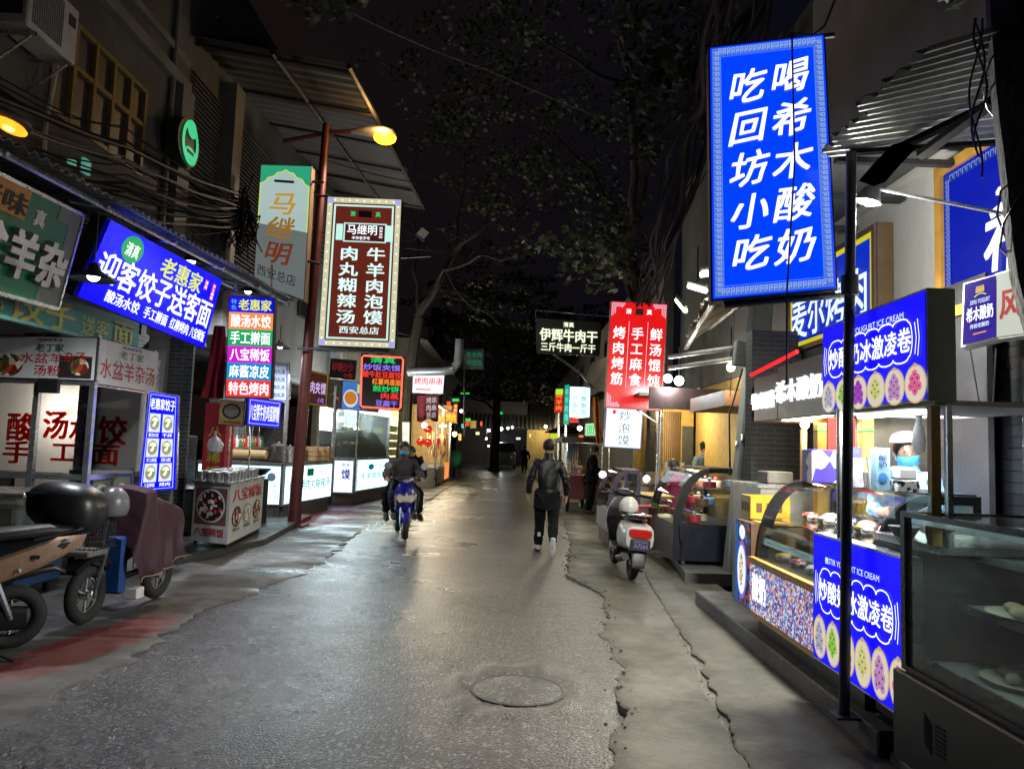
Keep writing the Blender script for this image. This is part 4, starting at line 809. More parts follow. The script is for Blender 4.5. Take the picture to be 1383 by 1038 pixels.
# ------------------------------------------------------------------ left: lit counters further on
def counter(label, pts, z0, z1, texts, mat=E_CYAN, base=M('counter_base', (0.12, 0.12, 0.13), 0.5, 0.3, dirt=0.4), depth=0.6):
    pts = [V((x, y, 0)) for x, y in pts]; c = sum(pts, V((0, 0, 0)))/len(pts); t = thing('lit_counter', label, 'counter', V((c.x, c.y, 0.02)))
    inn = V((-7.5, c.y+3, 0)); bs = MB(); tp = MB()
    for a, q, tx in zip(pts[:-1], pts[1:], texts):
        s_ = Board('', '', '', a+V((0, 0, z1)), q+V((0, 0, z1)), q+V((0, 0, z0)), a+V((0, 0, z0)), mat, STEEL, 0.06, root=t, face_name='light_panel'); s_.edge(STEEL, 0.025, 0.0, 0.012, 'frame')
        bs.prism([a+V((0, 0, 0.02))-s_.n*0.06, q+V((0, 0, 0.02))-s_.n*0.06, q+V((0, 0, z0-0.02))-s_.n*0.06, a+V((0, 0, z0-0.02))-s_.n*0.06], -s_.n*0.3)
        tp.prism([a+V((0, 0, z1+0.02))+s_.n*0.03, q+V((0, 0, z1+0.02))+s_.n*0.03, q+V((0, 0, z1+0.02))-s_.n*depth, a+V((0, 0, z1+0.02))-s_.n*depth], (0, 0, 0.03))
        for args, kw in tx:
            (s_.text if isinstance(args[0], str) else (s_.disc if len(args) == 5 and kw.pop('disc', 0) else s_.rect))(*args, **kw)
    bs.build('base', base, t); tp.build('top', STEEL, t); return t
INKD = E('ink_on_light', '#10202c', 1.0, False, 0); INKL = E('blue_ink_on_light', '#141a78', 1.0, False, 0)
c1 = counter('glowing white counter with dark blue characters, directly behind the red pole', [(-6.1, 14.6), (-4.4, 14.6), (-4.12, 17.35)], 0.32, 1.10, [
    [(('汤', 0.62, 0.30, 0.80, 0.62, INKL), {'bold': 0.02}), (('肉丸', 0.20, 0.30, 0.52, 0.62, INKL), {'bold': 0.02}), ((0.86, 0.70, 0.05, 0.11, E('grey_disc', '#6a7890', 0.9, False, 0)), {'disc': 1, 'name': 'emblem'}), (('肉丸汤', 0.885, 0.15, 0.925, 0.55, INKD), {'vert': True})],
    [(('马继明肉丸糊辣汤', 0.10, 0.32, 0.95, 0.60, INKD), {'bold': 0.01}), ((0.44, 0.68, 0.58, 0.88, E('green_patch', '#0f6a40', 0.8, False, 0)), {'name': 'patch'}), (('总店', 0.70, 0.72, 0.80, 0.84, E('teal_ink', '#4a9aa0', 0.8, False, 0)), {})]])
c2 = counter('glowing white counter printed with a blue bun character, between two taller glowing counters', [(-4.45, 18.9), (-3.95, 19.0)], 0.30, 1.14, [[(('馍', 0.40, 0.42, 0.82, 0.72, INKL), {'bold': 0.03}), (('肉夹', 0.4, 0.80, 0.8, 0.90, INKL), {})]], E('lilac_lit_film', '#c4d2f6', 2.2, True, 0.08))
c3 = counter('glowing pale counter with a teal emblem, under the neon framed menu', [(-3.9, 19.1), (-3.55, 21.9)], 0.34, 1.16, [[((0.42, 0.74, 0.09, 0.10, E('teal_emblem', '#0a7a88', 0.9, False, 0)), {'disc': 1, 'name': 'emblem'}), (('牛羊肉泡馍', 0.12, 0.34, 0.92, 0.56, E('teal_ink', '#4a9aa0', 0.8, False, 0)), {'bold': 0.02}), (('清真', 0.65, 0.68, 0.88, 0.80, E('teal_ink', '#4a9aa0', 0.8, False, 0)), {})]])
# things on the first counter: bamboo steamers and boxes
SM_ = M('bamboo', (0.40, 0.27, 0.13), 0.6, scale=20); st0 = None
for k, (x, y) in enumerate(((-4.36, 16.4), (-4.30, 16.75), (-4.28, 17.1))):
    q = V((x, y, 1.155))
    if st0 is None:
        st0 = thing('steamer', 'pale bamboo steamer stack on the glowing white counter', 'steamer', q, 'steamers on the glowing counter')
        for j in range(3):
            b = MB(); b.lathe([(0.15, 0.005+j*0.105), (0.155, 0.01+j*0.105), (0.155, 0.10+j*0.105), (0.14, 0.104+j*0.105)], q, n=20); b.build('tier', SM_, st0)
    else: dup(st0, q)
b = MB(); b.lathe([(0.08, 0), (0.10, 0.02), (0.10, 1.0), (0.08, 1.02)], (-5.9, 14.95, 1.28), (1, 0, 0), n=14); b.build('dough_roll', SM_, label='long tan roll lying on the counter behind the wok', cat='food')
for (px, py, Y, nm) in ((245, 490, 14.8, 'pale blue notice with dark lines on the brick pier'), (377, 515, 15.2, 'pale blue price notice on the brick wall beside the striped menu')):
    s = Board('notice', nm, 'notice', *quadpx((px-12, py-25), (px+13, py-24), (px+12, py+28), (px-13, py+27), Y, Y), M('blue_paper', (0.30, 0.36, 0.48), 0.6, var=0.05), DKST, 0.03)
    s.edge(INKB, 0.02, 0.02)
    for r in range(4): s.text('肉丸汤'[:3], 0.2, 0.72-r*0.2, 0.8, 0.84-r*0.2, INKB)
# poles and glass of the counters
for (x, y, h) in ((-4.42, 14.64, 2.9), (-4.13, 17.3, 2.9), (-4.47, 18.95, 2.8), (-3.93, 19.05, 2.8), (-3.57, 21.85, 2.8)):
    b = MB(); b.bb((x-0.022, y-0.022, 1.16), (x+0.022, y+0.022, h)); b.build('stall_post', STEEL, label=('steel post at the %s of the lit counters' % {14.64: 'nearest outer corner', 17.3: 'far end of the first', 18.95: 'inner end of the second', 19.05: 'joint of the second and third', 21.85: 'far end of the third'}[y]), cat='post')
# cooking gear and lamps behind the first counter
cone_lamp(at(378, 470, 14.2), 'cone lamp glowing white beside the striped menu, over the first glowing counter', 220, 0.3)
for k, (x, y, r, h, nm) in enumerate(((-4.75, 15.3, .17, .30, 'big steel soup pot nearest the wok'), (-4.65, 15.75, .15, .24, 'second steel soup pot beside the big one'), (-4.5, 16.05, .10, .34, 'tall narrow steel pot beside the steamers'))):
    t_ = thing('pot', nm+' on the first glowing counter', 'pot', (x, y, 1.155)); b = MB(); b.lathe([(r*.95, 0), (r, .02), (r, h), (r*1.05, h+.01), (r*.97, h)], (x, y, 1.155), n=20); b.build('body', STEEL, t_); b = MB(); b.lathe([(r*1.04, 0), (r*.6, .05), (.03, .06), (.025, .09)], (x, y, 1.155+h+.012), n=18); b.build('lid', STEEL, t_)
for k in range(5):
    q = V((-5.75, 15.2+k*0.45, 1.9)); b = MB(); b.tube([q, q+V((0, 0, -0.22))], 0.012, 6); b.lathe([(0.005, -0.06), (0.06, -0.03), (0.075, 0.0)], q+V((0, 0, -0.24)), (0.5, 0, 1), n=12); b.build('ladle', STEEL, label='steel ladle hanging on the brick wall behind the first counter', cat='ladle', group='ladles behind the first counter')
t_ = thing('shelf', 'wall shelf of bottles and jars on the brick wall behind the soup pots', 'shelf', (-5.8, 16.2, 1.35)); b = MB(); b.bb((-5.88, 15.1, 1.38), (-5.6, 17.3, 1.41)); b.build('board', WOODD, t_)
for k in range(12): b = MB(); x, y = -5.72, 15.2+k*0.175; b.lathe([(.045, 0), (.05, .02), (.05, .16), (.02, .20), (.02, .25)], (x, y, 1.412), n=12); b.build('bottle', (M('amber_jar', (0.30, 0.12, 0.03), 0.25), M('green_jar', (0.05, 0.2, 0.08), 0.25), PR_WHT, PR_RED)[k*7 % 4], t_)
s = Board('shop_sign', 'dark brown fascia with faintly glowing gold characters behind the red pole', 'sign', V((-5.5, 14.4, 2.95)), V((-5.2, 17.4, 2.95)), V((-5.2, 17.4, 2.55)), V((-5.5, 14.4, 2.55)), M('brown_fascia_left', (0.06, 0.03, 0.02), 0.5), DKST, 0.08); s.text('马继明肉丸', 0.08, 0.2, 0.92, 0.82, E('dull_gold', '#b08038', 0.6, False, 0), bold=0.01)  # gold characters glow by themselves, the board does not
gb = thing('glass_cabinet', 'white-lit glass cabinet with a hanging bulb above the second and third counters', 'cabinet', (-4.0, 20.3, 1.2))
for (a, c) in (((-4.42, 18.97), (-3.95, 19.06)), ((-3.91, 19.12), (-3.59, 21.82))):
    b = MB(); b.prism([V((*a, 1.2)), V((*c, 1.2)), V((*c, 2.35)), V((*a, 2.35))], (-0.004, 0.004, 0)); b.build('pane', glass('misty_glass', (0.86, 0.92, 0.93), 0.8, 0.04, 0.18), gb)
b = MB(); b.bb((-5.9, 22.0, 1.15), (-3.6, 22.06, 2.9)); b.build('back_panel', PL_WH, gb); b = MB(); b.bb((-5.0, 19.2, 1.15), (-4.95, 21.98, 2.6)); b.build('inner_panel', PL_WH, gb)
for j in range(2):
    b = MB(); b.bb((-4.9, 19.3, 1.5+j*0.4), (-4.05, 21.9, 1.515+j*0.4)); b.build('shelf', STEEL, gb)
    for k in range(9): b = MB(); y = 19.5+k*0.27; b.ball((-4.35+0.1*(k % 2), y, 1.56+j*0.4), (0.09, 0.09, 0.055), 12, 7); b.build('bun', M('flat_bun', (0.55, 0.42, 0.25), 0.7), gb)
p = at(461, 566, 19.7); b = MB(); b.ball(p, 0.07); b.build('bulb', E('cabinet_bulb', '#f4fbff', 14, False, 0), gb); lamp(gb, 'POINT', p+V((0.1, 0.2, 0.1)), 420, (0.85, 0.95, 1.0), 0.08)
def small(name, label, cat, px, Y, face, case=DKST, th=0.06, **k): return Board(name, label, cat, *quadpx(*px, Y, Y), face, case, th, **k)
BRN = M('maroon_board', (0.13, 0.03, 0.028), 0.5, var=0.1); YEDGE = M('yellow_edge', (0.5, 0.36, 0.06), 0.5)
s = small('menu_board', 'maroon menu board with a yellow edge, near end of the glass cabinet', 'sign', ((418, 500), (444, 506), (441, 549), (415, 546)), 17.6, BRN); s.edge(YEDGE, 0.03, 0, 0.012); s.text('肉夹馍', 0.1, 0.35, 0.9, 0.72, E('pinkish_letter', '#e6c8ff', 0.9, False, 0), bold=0.02); s.text('小吃', 0.5, 0.08, 0.85, 0.25, PURL)
s = small('photo_board', 'small board with a dark photo of a dish between the maroon and blue boards', 'sign', ((445, 512), (462, 514), (460, 552), (443, 550)), 18.4, M('dark_photo2', (0.10, 0.10, 0.11), 0.5)); s.disc(0.5, 0.35, 0.3, 0.2, F_MIX, 0.005, 'dish_picture')
s = small('photo_board', 'lit blue board with a photo of golden noodles above the glass cabinet', 'sign', ((463, 514), (489, 517), (487, 554), (461, 552)), 18.8, E('sky_lit_film', '#4a84d8', 0.8, True, 0.1)); s.disc(0.45, 0.4, 0.38, 0.32, E('plate_lit', '#e8e8e8', 0.9, False, 0), 0.005, 'dish_picture'); s.disc(0.45, 0.42, 0.32, 0.24, E('noodle_lit', '#d08030', 0.9, False, 0.3, 25), 0.008, 'dish_picture'); s.text('面', 0.75, 0.6, 0.95, 0.95, YLL)
s = small('menu_board', 'maroon menu board beneath the neon framed display', 'sign', ((490, 522), (512, 524), (510, 556), (488, 554)), 19.4, BRN); s.text('肉夹馍', 0.06, 0.2, 0.94, 0.7, E('pinkish_letter', '#e6c8ff', 0.9, False, 0), bold=0.02)
s = small('neon_sign', 'dim red dot-matrix sign behind the brown vertical sign', 'sign', ((447, 484), (481, 487), (479, 512), (445, 509)), 18.5, M('black_panel', (0.008, 0.008, 0.01), 0.4)); s.text('砂锅少少', 0.08, 0.35, 0.92, 0.85, E('dim_red_led', '#a02030', 0.8, False, 0), bold=-0.005); s.text('小吃', 0.55, 0.05, 0.9, 0.3, E('dim_red_led', '#a02030', 0.8, False, 0))
s = small('neon_sign', 'dot-matrix menu display in a glowing red and orange neon frame', 'sign', ((488, 479), (546, 482), (542, 554), (486, 550)), 17.2, M('black_panel', (0.008, 0.008, 0.01), 0.4), th=0.12)
mb = MB(); ring = [(0.02, 0.05), (0.02, 0.95), (0.06, 0.985), (0.94, 0.985), (0.98, 0.95), (0.98, 0.05), (0.94, 0.015), (0.06, 0.015)]
mb.tube([s.P(u, v, 0.02) for u, v in ring+[ring[0]]], 0.022, 6, False); mb.build('neon_tube', E('neon_red_orange', '#ff6a50', 1.8, True, 0.3, 2.5), s.root)
for (t_, u0, u1, v0, v1, m_) in (('清真', 0.22, 0.80, 0.86, 0.97, GRNL), ('炒饭夹馍', 0.06, 0.92, 0.72, 0.84, PURL), ('酸牛肚豆腐饺', 0.05, 0.95, 0.58, 0.71, REDL), ('红薯鸡蛋面', 0.28, 0.95, 0.45, 0.57, ORGL), ('煎炒饼', 0.30, 0.92, 0.32, 0.44, GRNL), ('肉蒸', 0.5, 0.92, 0.19, 0.31, REDL), ('豆腐干', 0.38, 0.9, 0.05, 0.17, PURL)): s.text(t_, u0, v0, u1, v1, m_, 0.01, bold=0.025)
s = small('shop_sign', 'white lit skewer sign with red characters below the vent duct', 'sign', ((558, 505), (600, 506), (598, 531), (557, 530)), 23, E_WHITE, th=0.15); s.text('烤肉串串', 0.05, 0.42, 0.95, 0.85, REDL, bold=0.02); s.rect(0.1, 0.15, 0.6, 0.22, REDL, 0.005, 'underline')
rbn = MB(); vs = []; TLb, TRb, BRb, BLb = quadpx((563, 534), (593, 533), (592, 567), (563, 568), 22.6, 22.6)
for j in range(9):
    for i in range(13):
        u, v = i/12, j/8; p = (TLb*(1-u)+TRb*u)*(1-v)+(BLb*(1-u)+BRb*u)*v; vs.append(p+V((0, 0.06*math.sin(u*16)*v+0.02, -0.05*math.sin(u*9)*v)))
rbn.add(vs, [(j*13+i, j*13+i+1, (j+1)*13+i+1, (j+1)*13+i) for j in range(8) for i in range(12)], True); cb = thing('cloth_banner', 'dark red cloth banner with pale writing under the white skewer sign', 'banner', (BLb+BRb)/2); rbn.build('cloth', M('maroon_cloth', (0.16, 0.012, 0.02), 0.85, bump=0.2), cb)
cbx = Board('', '', '', TLb-V((0, .12, 0)), TRb-V((0, .12, 0)), BRb-V((0, .12, 0)), BLb-V((0, .12, 0)), None, None, 0, root=cb)
for r in range(3): cbx.text('烤肉筋'[r:r+1]+'串', 0.45, 0.66-r*0.3, 0.9, 0.92-r*0.3, PR_WHT, -0.02, bold=-0.005)

# ------------------------------------------------------------------ left: tall signs on the red pole, street lamp
pb = gnd(397, 711); PX, PY = pb.x, pb.y
sl = thing('street_lamp', 'tall rust red street lamp with a glowing sodium head over the road', 'street lamp', (PX, PY, 0.015))
top = at(441, 168, PY); b = MB(); b.tube([(PX, PY, 0.015), (PX, PY, 0.5), V((PX, PY, 0)).lerp(V((top.x, PY, 0)), 1)+V((0, 0, top.z))], [0.13, 0.115, 0.075], 14); b.build('pole', RUST, sl)
b = MB(); b.bb((PX-0.22, PY-0.22, 0.01), (PX+0.22, PY+0.22, 0.045)); b.build('base_plate', RUST, sl)
hd = at(520, 184, PY); b = MB(); b.tube([at(383, 191, PY), at(441, 180, PY), at(478, 177, PY)], 0.045, 8); b.build('arm', RUST, sl)
ax = (at(536, 184, PY)-at(474, 180, PY)).normalized(); Rm = V((1, 0, 0)).rotation_difference(ax).to_matrix()
b = MB(); h0 = at(474, 178, PY)
b.loft([[h0+ax*x+Rm@V((0, r*math.cos(a), r*0.55*math.sin(a)+zz)) for a in [k*math.pi/8 for k in range(16)]] for x, r, zz in ((0, 0.05, 0), (0.12, 0.10, 0.02), (0.4, 0.17, 0.03), (0.65, 0.18, 0.03), (0.82, 0.13, 0.02), (0.88, 0.04, 0.0))]); b.build('head', M('lamp_head_grey', (0.25, 0.24, 0.22), 0.5, 0.3), sl)
b = MB(); b.ball(hd+V((0, 0, -0.03)), (0.22, 0.17, 0.13), rot=Rm, top=0.35); b.build('bowl', E('sodium_bowl', '#ff9a18', 11.0, False, 0), sl)
lamp(sl, 'SPOT', hd+V((0, 0, -0.20)), 620, (1.0, 0.80, 0.56), 0.16, (0, 0, 0), 150, blend=0.5)
lamp(sl, 'POINT', hd+V((0.0, -0.3, 0.0)), 40, (1.0, 0.6, 0.2), 0.12, name='bowl_light')
s = Board('shop_sign', 'tall brown lit sign with a beaded cream border hung on the red pole', 'sign', *quadpx((443, 266), (542, 270), (533, 470), (430, 466), 13.6, 13.6), E('brown_lit_film', '#6e2a20', 0.85, True, 0.2, 1.2), DKST, 0.22)
s.edge(E('cream_lit_border', '#d8d6b4', 1.0, True, 0.12, 6), 0.10); s.edge(E('pale_cyan_line', '#c2f0e2', 1.15, False, 0), 0.035, 0.13)
mb = MB()
for k in range(15):
    for u in (0.035, 0.965): s.disc(u, 0.05+k*0.9/14*1.0, 0.014, 0.007, None, 0.008, mb=mb, n=8)
for k in range(9):
    for v in (0.018, 0.982): s.disc(0.1+k*0.1, v, 0.014, 0.007, None, 0.008, mb=mb, n=8)
mb.build('bead', E('pink_bead', '#ffe2cc', 1.4, False, 0), s.root)
mb = MB()
for (u, v) in ((0.045, 0.022), (0.955, 0.022), (0.045, 0.978), (0.955, 0.978)): s.rect(u-0.04, v-0.02, u+0.04, v+0.02, None, 0.0095, mb=mb)
mb.build('corner_tile', E('lilac_tile', '#a8b4e8', 1.0, False, 0), s.root)
s.text('清', 0.32, 0.875, 0.39, 0.91, GRNL, 0.007, 0.02); s.text('真', 0.66, 0.875, 0.73, 0.91, GRNL, 0.007, 0.02); s.rect(0.43, 0.87, 0.61, 0.915, INK, 0.006, 'panel')
s.rect(0.24, 0.70, 0.82, 0.83, E('pale_cyan_line', '#c2f0e2', 1.15, False, 0), 0.005, 'plaque_border'); s.rect(0.26, 0.708, 0.80, 0.822, E('plaque_brown', '#54201a', 0.8, False, 0.05), 0.007, 'plaque'); s.text('马继明', 0.29, 0.75, 0.69, 0.82, WL, 0.01, 0.01, shear=0.2); s.text('中华老字号', 0.36, 0.716, 0.60, 0.74, WL, 0.01); s.text('西安总店', 0.72, 0.73, 0.77, 0.81, WL, 0.01, vert=True)
for u in (0.185, 0.865): s.rect(u-0.045, 0.71, u+0.045, 0.82, E('pale_cyan_line', '#c2f0e2', 1.15, False, 0), 0.005, 'plaque_wing')
for t_, u in (('肉丸糊辣汤', 0.21), ('牛羊肉泡馍', 0.57)): s.text(t_, u, 0.145, u+0.25, 0.675, E('mint_letter', '#d6f6ee', 1.25, False, 0), bold=0.025, vert=True, pad=0.06)
s.text('西安总店', 0.26, 0.085, 0.78, 0.135, E('mint_letter', '#d6f6ee', 1.25, False, 0), bold=0.015)
tubes('bracket', DKST, s.root, 0.025, [s.P(0.0, 1.02, -0.12), s.P(-0.35, 1.02, -0.12)], [s.P(0.0, -0.02, -0.12), s.P(-0.3, -0.02, -0.12)]); b = MB(); b.prism([s.P(-0.06, -0.012, 0.0), s.P(0.92, -0.012, 0.0), s.P(0.92, -0.03, 0.0), s.P(-0.06, -0.03, 0.0)], -s.n*0.25); b.build('bottom_tray', DKST, s.root)
# white vertical sign, its upper half lit
m = bpy.data.materials.new('half_lit_film'); m.use_nodes = True; N = m.node_tree.nodes; L = m.node_tree.links; b_ = N['Principled BSDF']; b_.inputs['Base Color'].default_value = (0.55, 0.56, 0.56, 1); b_.inputs['Roughness'].default_value = 0.4
s = Board('shop_sign', 'white vertical sign with gold brush characters, duller on its faintly glowing lower half', 'sign', *quadpx((353, 223), (420, 225), (410, 405), (343, 380), 13.0, 13.0), None, M('sign_case', (0.22, 0.12, 0.06), 0.5, 0.2), 0.24)
s.rect(0, 0.50, 1, 1, E('upper_lit_film', '#c2dcd8', 0.75, True, 0.1, 1.2), 0.002, 'lit_face'); s.rect(0, 0, 1, 0.50, E('dim_lit_film', '#6c7474', 0.9, True, 0.12, 1.2), 0.002, 'dim_face')  # lower face given a dim glow for light spilling down from the tube
TEALC = E('teal_corner', '#35b48a', 0.8, False, 0.1)
for sgn in (0, 1):
    pts = [(0, 1), (0.5, 1), (0.5, 0.965), (0.42, 0.945), (0.34, 0.94), (0.28, 0.91), (0.16, 0.895), (0.10, 0.86), (0.0, 0.84)]
    MB().poly([s.P(1-u if sgn else u, v, 0.006) for u, v in pts]).build('corner_panel', TEALC, s.root)
    s.line([((1-u) if sgn else u, v) for u, v in pts[2:]], 0.02, 0.009, mat=E('lime_line', '#d2f060', 0.9, False, 0)); s.line([((0.99 if sgn else 0.01), 0.84), ((0.99 if sgn else 0.01), 0.5)], 0.02, 0.009, mat=E('lime_line', '#d2f060', 0.9, False, 0))
s.rect(0.28, 0.862, 0.68, 0.882, INK, 0.006, 'panel')
s.text('马', 0.22, 0.60, 0.76, 0.79, E('gold_letter', '#d8a028', 0.8, False, 0), bold=0.015, shear=0.2); s.text('继', 0.20, 0.40, 0.74, 0.59, E('gold_dim', '#a87428', 0.8, False, 0), 0.008, bold=0.015, shear=0.2); s.text('明', 0.18, 0.20, 0.72, 0.39, E('rust_dim', '#7a3a22', 0.8, False, 0), 0.008, bold=0.02, shear=0.2); s.text('西安总店', 0.05, 0.07, 0.82, 0.16, INK, bold=0.005)  # duller lower characters carry the fading light in their colours
tubes('bracket', DKST, s.root, 0.025, [s.P(1.0, 0.9, -0.1), s.P(1.25, 0.9, -0.1)], [s.P(1.0, 0.3, -0.1), s.P(1.25, 0.3, -0.1)])
# round green sign
c = wl(257, 193, -4.95); s = Board('round_sign', 'round green lit sign on the dark wall left of the white vertical sign', 'sign', V((-4.95, c.y-0.3, c.z+0.38)), V((-4.95, c.y+0.3, c.z+0.38)), V((-4.95, c.y+0.3, c.z-0.38)), V((-4.95, c.y-0.3, c.z-0.38)), None, None, 0)
b = MB(); b.lathe([(0.03, -0.35), (0.03, 0), (0.36, 0.01), (0.37, 0.1), (0.36, 0.16)], c-V((0.18, 0, 0)), (1, 0, 0), n=28); b.build('case', DKST, s.root)
GR = E('jade_light', '#2fd08c', 1.0, True, 0.1); s.disc(0.5, 0.5, 0.46, 0.44, GR, 0.006, 'ring', 28, r0=0.72); s.disc(0.54, 0.78, 0.26, 0.18, GR, 0.008, 'patch'); s.disc(0.52, 0.24, 0.34, 0.17, GR, 0.008, 'patch'); s.rect(0.3, 0.27, 0.7, 0.34, INK, 0.011, 'panel')
# green dome-lit small window below, orange wall lamp on the left edge
wlp = wl(14, 171, -4.6); wlm = thing('wall_lamp', 'orange glowing wall lamp below the air conditioner', 'lamp', wlp)
b = MB(); b.ball(wlp, (0.09, 0.20, 0.05)); b.build('bowl', E('amber_bowl', '#ff9a20', 2.2, False, 0.2, 8), wlm); b = MB(); b.ball(wlp+V((-0.02, 0.0, 0.07)), (0.13, 0.27, 0.06)); b.tube([wlp+V((0, 0.15, 0.07)), wlp+V((-0.5, 0.2, 0.15)), wlp+V((-0.72, 0.2, 0.3))], 0.02, 6); b.build('hood', DKST, wlm)
lamp(wlm, 'POINT', wlp+V((0.0, 0, -0.09)), 14, (1, 0.6, 0.2), 0.08)
for (px, py, w_, h_) in ((116, 225, 6, 11), (97, 219, 5, 4)):
    q = wl(px, py, -5.26); b = MB(); b.bb((q.x-0.02, q.y-w_*0.012, q.z-h_*0.008), (q.x+0.02, q.y+w_*0.012, q.z+h_*0.008)); b.build('sign_light', E('dim_jade', '#5fb09a', 0.6, False, 0.2, 8), label='small dim jade light panel behind the cables, %s' % ('taller of the pair' if h_ > 5 else 'flatter of the pair'), cat='sign')
# air conditioner
ac = thing('air_conditioner', 'white outdoor air conditioner unit on a bracket above the yellow window', 'air conditioner', (-5.1, 7.4, 5.55))
b = MB(); b.bb((-5.24, 6.98, 5.60), (-4.90, 7.80, 6.22), 0.015); b.build('body', M('ac_white', (0.55, 0.54, 0.52), 0.5, dirt=0.35), ac)
b = MB()
for k in range(15): b.bb((-4.898, 7.05+k*0.033, 5.66), (-4.893, 7.066+k*0.033, 6.16))
b.build('grille', M('ac_grey', (0.16, 0.16, 0.16), 0.6), ac); b = MB(); b.bb((-4.899, 7.62, 5.98), (-4.892, 7.74, 6.10)); b.build('badge', INK, ac)
b = MB(); b.bb((-5.20, 6.972, 5.70), (-4.95, 6.979, 6.12)); b.build('side_vent', INK, ac)
for y in (7.1, 7.68): b = MB(); b.bb((-5.30, y-0.02, 5.55), (-4.88, y+0.02, 5.585)); b.tube([(-5.29, y, 5.25), (-4.92, y, 5.55)], 0.018, 6); b.build('bracket', STEEL, ac)
b = MB(); b.tube([(-5.1, 7.82, 5.8), (-5.2, 7.95, 5.6), (-5.26, 7.95, 5.0), (-5.26, 7.98, 4.4)], 0.025, 6); b.build('hose', M('pale_hose', (0.4, 0.4, 0.38), 0.6), ac)
# floodlight on a pole, vent duct, green road sign
q = at(571, 316, 19); fl = thing('floodlight', 'small square floodlight on a bracket right of the brown sign', 'floodlight', q)
Rf = Matrix.Rotation(0.6, 3, 'Y')@Matrix.Rotation(-0.3, 3, 'X'); b = MB(); b.box(q, (0.30, 0.08, 0.30), Rf, 0.01); b.build('body', DKST, fl); b = MB(); b.box(q+Rf@V((0, -0.045, 0)), (0.24, 0.01, 0.24), Rf); b.build('lens', E('faint_lens', '#8a8478', 0.35, False, 0.3, 12), fl); b = MB(); b.tube([q+V((0, 0.05, 0)), q+V((0.2, 0.3, -0.5)), V((X2+0.2, 20, q.z-0.6))], 0.03, 6); b.build('bracket', DKST, fl)
vd = thing('vent_duct', 'bent galvanised vent duct rising over the skewer stalls', 'duct', at(585, 500, 22)); b = MB(); b.tube([at(552, 502, 22.4), at(600, 501, 22), at(611, 499, 22), at(618, 490, 22), at(620, 478, 22), at(621, 458, 22)], 0.13, 12); b.build('pipe', M('duct_zinc', (0.35, 0.36, 0.37), 0.4, 0.6, dirt=0.3), vd); b = MB(); b.lathe([(0.16, -0.03), (0.16, 0.03)], at(611, 499, 22), (1, 0, 0.2), n=12); b.build('collar', STEEL, vd)
s = small('road_sign', 'dark green board with faint characters beside the vent duct', 'sign', ((628, 471), (653, 471), (653, 498), (628, 497)), 24, M('dark_green_board', (0.012, 0.05, 0.035), 0.5)); s.text('牛羊肉', 0.1, 0.55, 0.9, 0.85, E('faint_green', '#2f7a5c', 0.7, False, 0)); s.text('泡馍馆', 0.1, 0.15, 0.9, 0.45, E('faint_green', '#2f7a5c', 0.7, False, 0)); b = MB(); b.tube([s.P(0, 1, -0.03), s.P(-0.6, 1.05, -0.03)], 0.02, 5); b.tube([s.P(-0.03, 1, -0.03), s.P(-0.03, -3.5, -0.03)], 0.03, 6); b.build('post', DKST, s.root)
# ------------------------------------------------------------------ left, far: skewer and lantern stalls
YST = E('warm_shelf_light', '#fff0b0', 2.2, False, 0)
def shelfstall(label, x, y0, y1, wallmat):
    t = thing('shelf_stall', label, 'stall', (x-0.3, (y0+y1)/2, 0.02))
    b = MB(); b.bb((x-0.85, y0, 0.02), (x-0.8, y1, 2.6)); b.bb((x-0.8, y1-0.04, 0.02), (x, y1, 2.6)); b.build('back_panel', wallmat, t)
    b = MB(); b.bb((x-0.8, y0, 0.02), (x-0.15, y1-0.05, 0.9)); b.build('counter', PL_MID, t)
    b = MB()
    for k in range(5): z = 1.15+k*0.27; b.bb((x-0.79, y0+0.05, z), (x-0.35, y1-0.06, z+0.02))
    b.build('shelf', PL_WH, t); b = MB()
    for k in range(5): z = 1.15+k*0.27; b.bb((x-0.36, y0+0.08, z-0.03), (x-0.33, y1-0.10, z-0.002))
    b.build('light_strip', YST, t); lamp(t, 'POINT', (x-0.2, (y0+y1)/2, 2.5), 200, (1, 0.9, 0.62), 0.1); return t
GRW = M('pale_green_panel', (0.40, 0.45, 0.28), 0.7)
shelfstall('yellow-lit shelf stall directly behind the last glowing counter', -3.9, 22.2, 24.0, GRW)
shelfstall('yellow-lit shelf stall with pale green panels behind the scooter riders', -3.75, 24.8, 27.2, GRW)
sk = thing('skewer_stall', 'brightly lit far stall hung with red lanterns and skewers', 'stall', (-3.6, 31, 0.02))
b = MB(); b.bb((-4.4, 27.5, 0.02), (-2.75, 33.9, 0.75)); b.build('counter', PL_MID, sk); b = MB(); b.bb((-4.5, 27.4, 0.0), (-4.45, 34, 3.4)); b.bb((-4.45, 33.95, 0), (-2.7, 34.0, 3.4)); b.build('back_panel', M('tan_panel', (0.42, 0.30, 0.14), 0.8), sk)
b = MB()
for y in (27.6, 30.0, 33.8): b.bb((-2.78, y, 0.02), (-2.72, y+0.06, 3.1))
b.bb((-2.8, 27.5, 3.05), (-2.7, 34, 3.12)); b.build('frame', STEEL, sk)
b = MB()
for k in range(34):
    y = 27.8+k*0.18; x = -2.9-rnd.random()*0.2; z0 = 1.0+rnd.random()*0.25; b.tube([(x, y, z0), (x+0.02, y, z0+0.9)], 0.02, 5)
b.build('skewers', food('skewer_mix', ['#8a4a20', '#c8a060', '#6a2a18', '#d8c8a0'], 0, 3), sk)
b = MB(); b.bb((-2.74, 31.4, 0.15), (-2.70, 33.4, 0.85)); b.build('light_panel', E('orange_panel', '#f09050', 1.2, True, 0.2, 2), sk)
